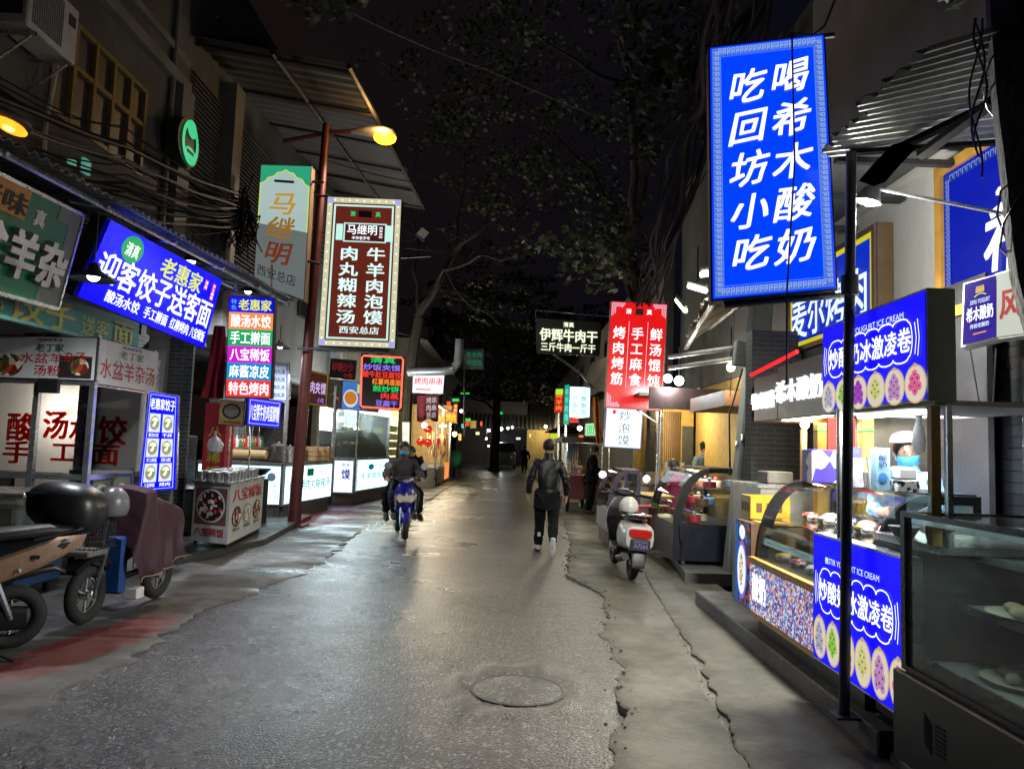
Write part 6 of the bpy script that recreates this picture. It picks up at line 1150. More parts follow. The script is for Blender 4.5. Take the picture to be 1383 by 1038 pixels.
curved_case(td, XS+0.06, 2.80, 4.42, 6.35, 0.45, 1.42, 0.76, GLASS, DKST, BLK, shelves=(0.5,))
b = MB(); b.bb((XS+0.0, 4.99, 0.725), (2.1, 6.36, 0.77)); b.bb((XS+0.0, 4.99, 0.30), (XS+0.05, 6.36, 0.335)); b.build('wood_trim', WOODY, td)
s = Board('', '', '', *quadX(6.32, 5.02, 0.34, 0.72, XS), None, None, 0, root=td); s.rect(0, 0, 1, 1, food('berry_print_lit', ['#3a68c8', '#c8d8f0', '#28306a', '#e8a8c0', '#7a4a98', '#e8e8f0', '#d88848', '#5a88d0'], 0.6, 55), 0.0, 'light_panel'); s.text('酸奶', 0.06, 0.25, 0.30, 0.85, WL, 0.004, 0.03)
b = MB(); b.bb((2.12, 4.45, 0.17), (2.75, 6.3, 0.44)); b.build('plinth', BLK, td); lamp(td, 'AREA', (2.6, 5.4, 1.37), 13, (1, 0.97, 0.92), (0.25, 1.6), (0, 0, 0))
tray0 = None; TC = ['#d83a28', '#e87a8a', '#3a3a78', '#d8d0b8', '#b82a50', '#e8b848', '#5a78b8', '#e8e0d8']
for r in range(3):
    for k in range(6):
        y = 4.62+k*0.31; x = 2.28+r*0.17; z = (0.765 if r == 0 else 1.105); x += 0.05 if r else 0
        t_ = thing('topping_tray', 'tray of %s topping, %s from the near end, %s of the topping case' % (('red', 'pink', 'navy', 'cream', 'crimson', 'yellow', 'blue', 'white')[(r*3+k) % 8], ('first', 'second', 'third', 'fourth', 'fifth', 'sixth')[k], ('on the floor', 'front upper shelf', 'back upper shelf')[r]), 'tray', (x, y, z), 'topping trays')
        b = MB(); b.lathe([(0.06, 0.0), (0.08, 0.045), (0.076, 0.045), (0.06, 0.01)], (x, y, z), n=4, smooth=False); b.build('tray', STEEL, t_)
        b = MB(); b.ball((x, y, z+0.03), (0.068, 0.068, 0.035)); b.build('topping', food('topping_'+('red', 'pink', 'navy', 'cream', 'crimson', 'yellow', 'blue', 'white')[(r*3+k) % 8], [TC[(r*3+k) % 8], TC[(r*3+k) % 8], '#f0e8e0'], 0, 40), t_)
# picture lightbox cabinet with an oval plate, basket on it
s = Board('picture_lightbox', 'lit cabinet front with an oval plate picture on a dark patterned ground', 'lightbox', *quadX(6.78, 6.38, 0.33, 1.03, XS+0.02), food('dark_pattern_lit', ['#20100c', '#4a2018', '#2a5a9a', '#12283a', '#8a3a20', '#180c0a'], 0.7, 20), WOODD, 0.5)
s.rect(0, 0, 0.22, 1, E('steel_blue_film', '#2a68b0', 0.8, True, 0.2, 6), 0.003, 'side_band'); s.disc(0.5, 0.42, 0.34, 0.36, E('violet_rim', '#7a70e8', 1.0, False, 0), 0.006, 'dish_picture', 28); s.disc(0.5, 0.42, 0.28, 0.30, E('plate_white_lit', '#e8f0ff', 1.2, False, 0), 0.009, 'dish_picture', 28); s.disc(0.5, 0.42, 0.15, 0.2, food('garnish_lit', ['#c8d8f0', '#5a8a4a', '#e8e0d0', '#d8a860'], 0.8, 40), 0.012, 'dish_picture'); s.disc(0.5, 0.88, 0.2, 0.09, E('plate_white_lit', '#e8f0ff', 1.2, False, 0), 0.006, 'dish_picture')
bk = thing('basket', 'yellow plastic basket on the oval plate picture cabinet', 'basket', (2.3, 6.75, 1.06)); b = MB(); b.bb((2.15, 6.62, 1.06), (2.5, 6.9, 1.08)); b.bb((2.15, 6.62, 1.08), (2.17, 6.9, 1.26)); b.bb((2.48, 6.62, 1.08), (2.5, 6.9, 1.26)); b.bb((2.17, 6.62, 1.08), (2.48, 6.64, 1.26)); b.bb((2.17, 6.88, 1.08), (2.48, 6.9, 1.26)); b.build('body', M('yellow_plastic', (0.6, 0.36, 0.03), 0.4), bk); b = MB()
for k in range(3): b.bb((2.146, 6.66+k*0.08, 1.12), (2.149, 6.70+k*0.08, 1.2)); b.bb((2.20+k*0.09, 6.616, 1.12), (2.25+k*0.09, 6.619, 1.2))
b.build('slot', WOODD, bk)
b = MB(); b.bb((2.35, 6.95, 0.17), (3.0, 7.8, 1.32)); o = thing('steel_cabinet', 'tall stainless cabinet behind the yellow basket', 'cabinet', (2.7, 7.4, 0.17)); b.build('body', M('brushed_steel', (0.4, 0.41, 0.40), 0.4, 0.7, dirt=0.3), o); b = MB(); b.bb((2.32, 6.93, 1.323), (3.02, 7.82, 1.35)); b.build('top', STEEL, o); b = MB(); b.bb((2.5, 7.2, 1.352), (2.75, 7.5, 1.47), 0.01); item('box', 'small grey box on the tall stainless cabinet', 'box', b, PL_MID)
b = MB(); b.bb((2.15, 6.36, 1.032), (2.7, 6.6, 1.05)); item('board', 'wooden board with snacks between the basket and the topping case', 'board', b, WOODY)
# black fascia stall signs
s = Board('shop_sign', 'black fascia sign with glowing white characters half hidden by the ice cream sign', 'sign', *quadX(7.15, 6.05, 1.98, 2.47, 2.58), M('black_fascia', (0.012, 0.012, 0.014), 0.35), DKST, 0.5); s.text('希木酸奶', 0.02, 0.28, 0.98, 0.72, WL, 0.02, 0.02, ext=0.02, shear=0.15)
lamp(s.root, 'AREA', (2.8, 6.6, 1.92), 15, (1, 0.9, 0.6), (0.3, 0.9), (0, 0, 0), name='under_light'); b = MB(); b.bb((2.6, 6.1, 1.955), (2.66, 7.1, 1.972)); b.build('light_strip', E('warm_strip', '#fff0b8', 10, False, 0), s.root)
s = Board('shop_sign', 'brown edged fascia sign with glowing white characters under a red light strip', 'sign', *quadX(7.85, 7.17, 1.98, 2.42, 2.58), M('brown_fascia', (0.05, 0.035, 0.028), 0.35), WOODD, 0.5); s.text('牛奶鸡蛋醪糟', 0.02, 0.25, 0.98, 0.65, WL, 0.02, 0.02, ext=0.02)
b = MB(); b.tube([V((2.55, 7.86, 2.47)), V((2.55, 6.6, 2.56))], 0.02, 6); b.build('red_strip', E('red_strip', '#ff1a20', 2.2, False, 0), s.root)
bulb(1087, 573, 7.4, 0.045, 'round bulb in the dark room under the black fascia sign', '#fff4d8', 14, 12)
b = MB(); b.bb((2.95, 7.5, 1.35), (3.0, 7.55, 1.9)); item('chime', 'thin pale pendant strip hanging under the brown edged fascia sign', 'strip', b, WOODY)

# ------------------------------------------------------------------ right: dark refrigerated case at the picture edge
fc = thing('refrigerated_case', 'large dark glass refrigerated case with a black vented base beside the yogurt lightbox', 'display case', (2.5, 3.1, 0.08))
FX, FY0, FY1 = 2.05, 2.25, 3.84
b = MB(); b.bb((FX-0.06, FY0, 0.14), (2.80, FY1+0.04, 0.57), 0.008); b.build('base', BLK, fc)
b = MB()
for k in range(7): b.box((FX-0.061, 3.46, 0.30+k*0.020), (0.006, 0.075, 0.009))
for k in range(7): b.box((FX-0.061, 3.56, 0.30+k*0.020), (0.006, 0.075, 0.009), Matrix.Rotation(0.6, 3, 'X'))
b.build('vent', M('vent_black', (0.002, 0.002, 0.002), 0.8), fc)
FR = M('case_frame', (0.012, 0.012, 0.013), 0.3, 0.2)
b = MB(); b.bb((FX-0.03, FY1-0.03, 0.575), (FX+0.01, FY1+0.01, 1.36)); b.bb((FX-0.03, FY0, 1.335), (FX+0.02, FY1-0.031, 1.36)); b.bb((FX+0.011, FY1-0.02, 1.335), (2.78, FY1+0.01, 1.36)); b.bb((2.74, FY1-0.03, 0.575), (2.78, FY1+0.01, 1.334)); b.bb((2.74, FY0, 1.335), (2.78, FY1-0.021, 1.36)); b.bb((FX-0.03, FY0, 0.572), (FX+0.0, FY1-0.031, 0.60)); b.build('frame', FR, fc)
TG = glass('tinted_glass', (0.74, 0.84, 0.80), 1.0, 0.04, 0.24)
b = MB(); b.quad((FX-0.012, FY1-0.03, 0.60), (FX-0.012, FY0, 0.60), (FX-0.012, FY0, 1.335), (FX-0.012, FY1-0.03, 1.335)); b.build('front_glass', TG, fc); b = MB(); b.quad((FX+0.01, FY1-0.008, 0.58), (2.74, FY1-0.008, 0.58), (2.74, FY1-0.008, 1.334), (FX+0.01, FY1-0.008, 1.334)); b.build('end_glass', TG, fc)
b = MB(); b.bb((FX+0.02, FY0, 1.345), (2.74, FY1-0.03, 1.352)); b.build('top_glass', TG, fc)
for z, x in ((0.62, 2.02), (0.90, 2.18), (1.14, 2.28)): b = MB(); b.bb((x+0.1, FY0, z), (2.72, FY1-0.06, z+0.012)); b.build('shelf', M('case_shelf', (0.45, 0.50, 0.48), 0.35), fc); b = MB(); b.bb((x+0.08, FY0, z-0.012), (x+0.097, FY1-0.06, z+0.022)); b.build('shelf_rail', STEEL, fc)
b = MB(); b.bb((2.10, FY0, 1.30), (2.16, FY1-0.06, 1.333)); b.build('glow_rail', E('pale_rail', '#9ab0b4', 0.5, False, 0.1), fc); lamp(fc, 'AREA', (2.2, 3.0, 1.29), 1.6, (0.85, 1.0, 0.95), (0.05, 1.4), (0, math.radians(-20), 0)); b = MB(); b.bb((2.735, FY0, 0.6), (2.755, FY1-0.05, 1.33)); b.build('rear_panel', M('case_back', (0.42, 0.48, 0.45), 0.4), fc)  # rail glow and small area lamp added to brighten the case
for x in (2.08, 2.7):
    for y in (2.4, 3.75): b = MB(); b.lathe([(0.03, 0.0), (0.03, 0.065)], (x, y, 0.076), n=10); b.build('foot', BLK, fc)
PLT = []
pl0 = None
for (x, y, z, lab) in ((2.42, 3.45, 0.914, 'large pale plate of pastries on the middle shelf of the dark case'), (2.50, 3.02, 0.914, 'second pale plate on the middle shelf of the dark case'), (2.36, 3.40, 0.634, 'large pale plate on the lowest shelf of the dark case'), (2.50, 3.2, 1.154, 'pale loaf tray on the top shelf of the dark case'), (2.45, 2.75, 1.154, 'second loaf tray on the top shelf of the dark case')):
    if pl0 is None:
        pl0 = thing('plate', lab, 'plate', (x, y, z), 'plates in the dark case'); b = MB(); b.lathe([(0.10, 0), (0.19, 0.02), (0.195, 0.024), (0.10, 0.008), (0.01, 0.008)], (x, y, z), n=26); b.build('dish', M('straw_plate', (0.62, 0.62, 0.48), 0.6), pl0)
        b = MB()
        for k in range(8): a = k*2.4; r = 0.03+0.012*k; b.ball((x+r*math.cos(a), y+r*math.sin(a), z+0.035), (0.05, 0.035, 0.026), 10, 6, Matrix.Rotation(a, 3, 'Z'))
        b.build('pastry', M('pastry', (0.45, 0.40, 0.26), 0.7, scale=15), pl0)
    else: dup(pl0, (x, y, z), label=lab)
for (y, z, lab) in ((3.45, 0.83, 'pale round disc standing in for a reflection below the middle shelf of the dark case'), (3.05, 0.83, 'second pale round disc standing in for a reflection in the dark case')):
    b = MB(); b.lathe([(0.02, 0.012), (0.15, 0.01), (0.165, 0.0), (0.17, 0.012), (0.165, 0.016)], (2.66, y, z-0.02), (-1, 0, 0.25), n=28); item('tray', lab, 'tray', b, M('straw_plate', (0.62, 0.62, 0.48), 0.6))  # upright discs added in place of oval reflections on the glass

# ------------------------------------------------------------------ right, middle: cake case, pole, restaurant
ck = thing('display_case', 'curved black-framed cake display case standing on the raised step by the concrete pole', 'display case', (2.65, 10.5, 0.15))
curved_case(ck, 2.20, 3.06, 9.92, 11.5, 0.20, 1.42, 0.68, GLASS, M('navy_base', (0.018, 0.02, 0.035), 0.35), BLK, shelves=(0.3, 0.62))
b = MB(); b.prism([V((2.29, 9.90, 0.21)), V((3.04, 9.90, 0.21)), V((3.06, 9.90, 0.64)), V((2.27, 9.90, 0.66)), V((2.28, 9.90, 0.5)), V((2.31, 9.90, 0.38))], (0, -0.025, 0)); b.build('end_panel', M('navy_panel', (0.02, 0.022, 0.035), 0.3), ck)
for x in (2.36, 2.98):
    for y in (10.0, 11.4): b = MB(); b.lathe([(0.03, 0), (0.03, 0.05)], (x, y, 0.15), n=10); b.build('caster', STEEL, ck)
lamp(ck, 'AREA', (2.75, 10.7, 1.36), 14, (1, 0.95, 0.88), (0.3, 1.2), (0, 0, 0))
b = MB(); p0 = V((2.44, 10.06, 1.25)); b.quad(V((2.375, 10.06, 1.17)), V((2.375, 10.45, 1.17)), V((2.49, 10.45, 1.30)), V((2.49, 10.06, 1.30))); b.build('notice', M('pale_notice', (0.55, 0.62, 0.62), 0.5), ck)
CK = [M('cake_red', (0.4, 0.03, 0.05), 0.5), M('cake_cream', (0.6, 0.52, 0.36), 0.6), M('cake_brown', (0.16, 0.07, 0.03), 0.6), M('cake_blue', (0.15, 0.28, 0.5), 0.5)]
for j, z in enumerate((0.69, 0.915, 1.152)):
    for k in range(5):
        x = 2.52+0.1*j+(k % 2)*0.16; y = 10.1+k*0.27; cb_ = CK[(j*2+k) % 4]; b = MB(); b.lathe([(0.09, 0), (0.09, 0.08), (0.085, 0.09), (0.03, 0.095)], (x, y, z+0.004), n=16); t_ = thing('cake', 'round %s cake, %s from the near end on the %s shelf of the cake case' % (('red', 'cream', 'brown', 'blue')[(j*2+k) % 4], ('first', 'second', 'third', 'fourth', 'fifth')[k], ('lowest', 'middle', 'top')[j]), 'cake', (x, y, z), 'cakes in the cake case'); b.build('cake', cb_, t_); b = MB(); b.lathe([(0.02, 0.0), (0.03, 0.03), (0.005, 0.05)], (x, y, z+0.10), n=8); b.build('topping', CK[(j+k+1) % 4], t_)
cp0, cp1 = V((2.93, 9.55, 0.15)), at(1031, 380, 9.55)
pp = thing('utility_pole', 'leaning square concrete utility pole beside the cake display case', 'pole', cp0); d_ = (cp1-cp0); up_ = cp0+d_*1.9
b = MB(); b.loft([[q+V((sx*w_, sy*w_, 0)) for sx, sy in ((-1, -.8), (-.8, -1), (.8, -1), (1, -.8), (1, .8), (.8, 1), (-.8, 1), (-1, .8))] for q, w_ in ((cp0, 0.145), (cp1, 0.125), (up_, 0.10))], True, True, False); b.build('shaft', M('pole_concrete', (0.27, 0.30, 0.29), 0.8, var=0.2, scale=3, bump=0.15, dirt=0.35), pp)
q = at(1003, 478, 9.38); b = MB(); b.box(q, (0.22, 0.14, 0.32), Matrix.Rotation(0.09, 3, 'Y'), 0.01); b.build('meter_box', PL_MID, pp); q = at(1008, 590, 9.4); b = MB(); b.lathe([(0.165, -0.03), (0.165, 0.03)], cp0.lerp(cp1, 0.43), d_, n=14); b.box(q+V((0, 0, 0)), (0.12, 0.06, 0.08)); b.build('clamp', STEEL, pp); b = MB(); b.tube([at(1003, 498, 9.36), at(985, 560, 9.36), at(986, 640, 9.36)], 0.012, 5); b.build('conduit', DKST, pp)
# restaurant furniture
tb = thing('table', 'yellow-topped table in front of the restaurant, beside the cake case', 'table', (2.35, 12.9, 0.15)); b = MB(); b.bb((2.05, 12.3, 0.86), (2.75, 13.4, 0.90), 0.008); b.build('tabletop', WOODY, tb)
for x in (2.12, 2.68):
    for y in (12.4, 13.3): b = MB(); b.bb((x-0.02, y-0.02, 0.15), (x+0.02, y+0.02, 0.858)); b.build('leg', STEEL, tb)
def stool(t, x, y, z, h, mat):
    b = MB(); b.bb((x-0.15, y-0.15, z+h-0.03), (x+0.15, y+0.15, z+h), 0.012); b.build('seat', mat, t)
    for sx in (-1, 1):
        for sy in (-1, 1): b = MB(); b.tube([(x+sx*0.15, y+sy*0.15, z), (x+sx*0.11, y+sy*0.11, z+h-0.03)], 0.022, 6); b.build('leg', mat, t)
RPL = M('red_plastic', (0.45, 0.02, 0.02), 0.4, bump=0.02); sx0 = thing('stool', 'red plastic stool beside the yellow-topped table', 'stool', (2.18, 11.85, 0.15), 'red stools'); stool(sx0, 2.18, 11.85, 0.15, 0.62, RPL)
dup(sx0, (2.42, 12.0, 0.15), label='second red plastic stool, half behind the first')
bkt = thing('bucket', 'teal plastic bucket under the yellow-topped table', 'bucket', (2.15, 13.1, 0.15)); b = MB(); b.lathe([(0.13, 0), (0.17, 0.34), (0.175, 0.35), (0.15, 0.33)], (2.15, 13.1, 0.15), n=18); b.build('body', M('teal_plastic', (0.03, 0.28, 0.28), 0.4), bkt); b = MB(); b.tube([V((2.15+0.17*math.cos(a), 13.1, 0.5+0.10*math.sin(a))) for a in [k*math.pi/8 for k in range(9)]], 0.006, 5); b.build('handle', STEEL, bkt)
sv = thing('work_counter', 'stainless work counter with pans in the yellow-lit restaurant', 'counter', (3.0, 14.9, 0.15)); b = MB(); b.bb((2.3, 14.6, 0.15), (3.9, 15.2, 0.98)); b.build('body', SHEET, sv); b = MB(); b.bb((2.26, 14.55, 0.983), (3.94, 15.24, 1.02)); b.build('top', STEEL, sv); b = MB(); b.bb((2.3, 14.7, 0.55), (3.9, 14.598, 0.58)); b.build('shelf', STEEL, sv)
for (x, lab) in ((2.55, 'dented steel pot nearest the tree on the restaurant counter'), (2.85, 'second steel pot on the restaurant counter')): b = MB(); b.lathe([(0.11, 0), (0.12, 0.18), (0.13, 0.185), (0.115, 0.18)], (x, 14.85, 1.022), n=18); item('pot', lab, 'pot', b, STEEL)
b = MB(); b.bb((3.05, 14.62, 1.022), (3.45, 14.7, 1.42), 0.004); item('screen_board', 'white board standing before the cook in the restaurant', 'board', b, PL_WH)
rl = thing('ceiling_lamp', 'warm lamp inside the yellow restaurant room', 'lamp', (3.2, 15.3, 2.55)); b = MB(); b.lathe([(0.10, 0), (0.12, 0.05), (0.05, 0.08)], (3.2, 15.3, 2.52), n=16); b.build('bowl', E('warm_bowl', '#ffe2a0', 10, False, 0), rl); lamp(rl, 'POINT', (3.2, 15.2, 2.42), 110, (1, 0.82, 0.5), 0.12)
# tubes and bulbs under the sheds on the right
def tube_light(px0, px1, Y0, Y1, label, power, col='#eef6d8', st=8):
    a, c = at(*px0, Y0), at(*px1, Y1); t = thing('tube_light', label, 'lamp', (a+c)/2); d = (c-a); b = MB(); b.tube([a, c], 0.032, 8); b.build('tube', E('tube_'+col.strip('#'), col, st, False, 0), t); b = MB(); b.tube([a+V((0, 0, 0.055)), c+V((0, 0, 0.055))], 0.035, 4); b.build('fitting', PL_WH, t); b = MB(); b.tube([(a+c)/2+V((0, 0, 0.08)), (a+c)/2+V((0, 0, 0.55))], 0.01, 5); b.build('hanger', DKST, t)
    lamp(t, 'SPOT', (a+c)/2+V((0, 0, -0.06)), power*0.9, (0.93, 1.0, 0.90), 0.15, (0, 0, 0), 140); return t
tube_light((946, 371), (972, 368), 8.6, 8.6, 'white tube light touching the edge of the big blue sign', 70)
tube_light((930, 386), (954, 393), 9.6, 9.4, 'white tube light just below the one at the blue sign edge', 70)
tube_light((914, 405), (926, 420), 11.0, 10.6, 'tilted yellowish tube light at the corner of the red sign', 70, '#f4f0c0')
bulb(902, 511, 12.6, 0.075, 'whiter of two bulbs beside the lower red sign', '#eef6ff', 18, 70, (.9, .95, 1)); bulb(917, 514, 12.8, 0.085, 'rounder warm bulb beside the lower red sign', '#fff6dc', 18, 80); bulb(987, 496, 10.2, 0.06, 'small warm bulb by the meter box of the concrete pole', '#ffd8a0', 12, 40, (1, .8, .5))
shd = thing('shed_roof', 'dark corrugated shed roof over the restaurant front with steel beams', 'roof', (3.2, 12, 3.5))
corrug((2.35, 8.5, 3.62), (3.05, 13.2, 3.55), (3.98, 13.2, 4.2), (3.98, 8.5, 4.4), 22, 0.025, rag=0.10).build('sheet', M('shed_sheet', (0.17, 0.15, 0.14), 0.6, 0.3, dirt=0.6), shd)
b = MB()
for k in range(4): y = 8.9+k*1.3; b.tube([(2.45+k*0.19, y, 3.55), (3.98, y, 4.25)], 0.035, 6)
b.tube([(2.42, 8.6, 3.54), (3.08, 13.1, 3.48)], 0.04, 6); b.tube([(3.3, 8.6, 3.95), (3.5, 13.1, 3.85)], 0.035, 6); b.build('beams', SHEET, shd)
for (px, py, Y0, Y1, nm) in ((906, 482, 12.2, 9.9, 'upper'), (906, 497, 12.2, 9.9, 'lower')):
    b = MB(); b.tube([at(px-2, py, Y0), at(px+88, py-13, Y1)], 0.035, 8); item('steel_beam', nm+' of two bare steel beams between the red sign and the concrete pole', 'beam', b, SHEET)
s = Board('lit_banner', 'small yellow and green lit banner hanging below the two bulbs', 'sign', *quadpx((911, 527), (944, 525), (947, 537), (916, 545), 13.2, 12.8), food('banner_lit', ['#e8c83a', '#3aa850', '#e8a02a', '#e8e070'], 0.7, 9), DKST, 0.04)
b = MB(); b.bb((3.0, 10.4, 2.30), (3.95, 12.4, 2.52)); item('shutter_box', 'dark slatted box above the restaurant door behind the concrete pole', 'box', b, WOODD)

# red sign on its steel pipe, white sign behind
rp0 = gnd(888, 700, 0.15); rpx = thing('sign_pole', 'grey steel pipe carrying the red sign in front of the tree', 'pole', (rp0.x, 14.0, 0.15)); r1_ = at(886, 690, 14.0); r2_ = at(899, 408, 14.0); b = MB(); b.tube([(r1_.x, 14.0, 0.15), (r2_.x, 14.0, r2_.z)], 0.045, 10); b.build('tube', STEEL, rpx)
b = MB(); b.tube([(r1_.x+0.0, 14.0, 2.15), (r1_.x-0.62, 14.0, 2.55)], 0.022, 6); b.build('brace', STEEL, rpx)
s = Board('shop_sign', 'bright red lit sign with three columns of white characters', 'sign', *quadpx((826, 407), (901, 411), (892, 554), (818, 549), 13.9, 13.9), E('red_lit_film', '#f0161a', 1.0, True, 0.05), M('red_case', (0.2, 0.1, 0.09), 0.5), 0.16)
for t_, u in (('烤肉烤筋', 0.06), ('手工麻食', 0.39), ('鲜汤馄饨', 0.73)): s.text(t_, u, 0.20, u+0.22, 0.78, WL, bold=0.02, vert=True, pad=0.09)
mb = MB(); s.rect(0.335, 0.19, 0.341, 0.82, None, 0.006, mb=mb); s.rect(0.675, 0.19, 0.681, 0.82, None, 0.006, mb=mb); mb.build('divider', WLB, s.root); s.text('清', 0.27, 0.89, 0.37, 0.94, WL, bold=0.02); s.text('真', 0.64, 0.89, 0.74, 0.94, WL, bold=0.02); s.rect(0.44, 0.885, 0.58, 0.945, INK, 0.006, 'panel')
mb = MB()
for su in (0, 1):
    for sv_ in (0, 1):
        def q_(u, v): return ((1-u) if su else u, (1-v) if sv_ else v)
        for k, L_ in enumerate((0.22, 0.17, 0.12)): o_ = 0.018+k*0.03; s.line([q_(o_, 0.012+k*0.014+L_*0.55), q_(o_, 0.012+k*0.014), q_(o_+L_, 0.012+k*0.014), q_(o_+L_, 0.024+k*0.014)], 0.018, 0.006, mb)
mb.build('corner_fret', E('fret_lilac', '#f2b8d0', 1.0, False, 0), s.root)
s = Board('shop_sign', 'white lit sign with dark characters hanging behind the lower half of the red sign', 'sign', *quadpx((822, 500), (872, 502), (865, 606), (816, 603), 14.5, 14.5), E_WHITE, DKST, 0.14); s.text('小炒泡馍', 0.36, 0.02, 0.68, 0.66, E('slate_ink_lit', '#38485c', 0.9, False, 0), bold=-0.005, vert=True); s.disc(0.22, 0.46, 0.05, 0.03, REDL); s.edge(E('lilac_edge', '#b8a8ff', 0.9, False, 0), 0.015)
# dark board with glowing characters
s = Board('shop_sign', 'dark board with glowing cream characters hung over the road on a bracket', 'sign', *quadpx((724, 430), (812, 436), (809, 480), (726, 476), 15.5, 15.5), M('near_black_board', (0.01, 0.013, 0.013), 0.6), DKST, 0.06)
CRM = E('cream_led', '#f2f8d8', 1.3, True, 0); s.text('伊辉牛肉干', 0.05, 0.36, 0.95, 0.74, CRM, 0.012, 0.025, ext=0.02); s.text('三斤牛肉一斤干', 0.06, 0.06, 0.93, 0.32, CRM, 0.012, 0.022, ext=0.02); s.text('清真', 0.42, 0.80, 0.58, 0.95, CRM, 0.012, 0.015, ext=0.02)
b = MB(); b.tube([s.P(0.25, 0, -0.05), at(785, 505, 16.8), at(800, 522, 17.4)], 0.03, 6); b.tube([s.P(0, 1.25, -0.03), s.P(1.1, 1.22, -0.03)], 0.008, 4); b.tube([s.P(0.0, 1, -0.03), s.P(0.0, 1.25, -0.03)], 0.008, 4); b.build('bracket', STEEL, s.root)
s = Board('shop_sign', 'small pale cyan lit sign with faint dark characters near the far carts', 'sign', *quadpx((770, 522), (797, 523), (796, 563), (769, 563), 18.2, 18.2), E_CYAN, DKST, 0.14); s.text('炒面片', 0.14, 0.06, 0.42, 0.75, E('teal_grey_ink', '#4a7a88', 0.9, False, 0), vert=True); s.text('冷飘飘面', 0.56, 0.06, 0.84, 0.95, E('teal_grey_ink', '#4a7a88', 0.9, False, 0), vert=True)
s = glow('neon_sign', 'red vertical neon sign with yellow characters on a thin mast by the walking man', 'sign', ((750, 528), (761, 528), (760, 557), (749, 557)), 22, E('red_neon_deep', '#c81a10', 1.0, True, 0.2), txt='烤羊肉', tm=ORGL, vert=True); s.rect(0.05, 0.85, 0.95, 1.1, E('lime_neon', '#a8e83a', 1.2, False, 0.2), 0.01, 'lime_cap'); b = MB(); p = s.P(0.6, 0, -0.04); b.tube([p, (p.x, p.y, 0.02)], 0.035, 6); b.build('post', STEEL, s.root)
s = glow('neon_sign', 'teal vertical neon sign just beside the red one', 'sign', ((763, 520), (769, 519), (768, 573), (761, 572)), 21.5, E('teal_neon_board', '#12b890', 0.9, True, 0.35, 2), txt='牛羊肉泡', tm=E('aqua_letter', '#7ae8e0', 1.1, False, 0), vert=True); b = MB(); p = s.P(0.5, 0, -0.04); b.tube([p, (p.x, p.y, 0.02)], 0.04, 6); b.build('post', STEEL, s.root)
glow('neon_sign', 'small red lit block under the pale cyan sign', 'sign', ((770, 564), (781, 564), (781, 570), (770, 570)), 19.5, E('red_neon_board', '#e82a28', 1.3, True, 0.3)); glow('neon_sign', 'small pale green lit board behind the orange hanging banner', 'sign', ((791, 572), (804, 571), (804, 588), (791, 588)), 19, E('pale_green_board', '#c8f0c8', 1.0, True, 0.1), txt='面', tm=GRNL)
ob = thing('banner', 'long orange cloth banner hanging beside the white sign', 'banner', at(806, 595, 17)); b = MB(); vs = []
for j in range(13):
    for i in range(7): u, v = i/6, j/12; vs.append(at(799+8*u+6*v, 536+62*v, 17)+V((0, 0.05*math.sin(u*9+v*4), 0)))
b.add(vs, [(j*7+i, j*7+i+1, (j+1)*7+i+1, (j+1)*7+i) for j in range(12) for i in range(6)], True); b.build('cloth', M('orange_cloth', (0.55, 0.22, 0.02), 0.8, bump=0.2), ob)
fa = thing('awning', 'small grey awning sheet above the far carts', 'awning', at(800, 510, 17)); b = MB(); corrug(at(788, 522, 17.5), at(822, 530, 16.5), at(822, 480, 16.8), at(800, 490, 18), 10, 0.02).build('sheet', SHEET, fa)
bulb(783, 578, 19, 0.06, 'white bulb over the far cart on the right side', '#ffffff', 14, 45)
# ------------------------------------------------------------------ people
def skin(name, nodes, edges, mat, parent, xf, sub=2, root=0, fold=0.0):
    """grow one continuous surface round a skeleton: nodes (x, y, z, rx[, ry]), edges (i, j)"""
    bm = bmesh.new(); lay = bm.verts.layers.skin.verify(); vs = []
    for n in nodes:
        v = bm.verts.new(xf@V(n[:3])); v[lay].radius = (n[3], n[4] if len(n) > 4 else n[3]); vs.append(v)
    bm.verts.ensure_lookup_table()
    vs[root][lay].use_root = True
    for a, b in edges: bm.edges.new((vs[a], vs[b]))
    me = bpy.data.meshes.new(name); bm.to_mesh(me); bm.free()
    o = bpy.data.objects.new(name, me); C.objects.link(o)
    m = o.modifiers.new('skin', 'SKIN'); m.use_smooth_shade = True; s_ = o.modifiers.new('sub', 'SUBSURF'); s_.levels = sub; s_.render_levels = sub
    dg = bpy.context.evaluated_depsgraph_get(); out = bpy.data.meshes.new_from_object(o.evaluated_get(dg))
    bpy.data.objects.remove(o); bpy.data.meshes.remove(me)
    if fold:                                                        # creases of worn cloth
        for v in out.vertices:
            c_ = v.co; n_ = noise.noise(V((c_.x*9, c_.y*9, c_.z*16)))+0.6*noise.noise(V((c_.x*24, c_.y*24, c_.z*38))); n2 = abs(noise.noise(V((c_.x*7+c_.z*6, c_.y*7, c_.z*11)))); v.co = c_+v.normal*fold*(n_*0.6-max(0, 0.22-n2)*4.5)
    b = MB(); b.add([v.co.copy() for v in out.vertices], [tuple(p.vertices) for p in out.polygons], True); bpy.data.meshes.remove(out)
    return b.build(name, mat, parent)
SKINM = M('skin', (0.44, 0.26, 0.18), 0.65, var=0.1, scale=20, bump=0.02, spec=0.25); HAIR = M('black_hair', (0.010, 0.009, 0.008), 0.5, var=0.3, scale=60, bump=0.4, bscale=120)
def chain(nodes, edges, pts, link=None):
    """append a chain of nodes; link = index it grows from"""
    prev = link
    for p in pts:
        nodes.append(p); i = len(nodes)-1
        if prev is not None: edges.append((prev, i))
        prev = i
    return prev
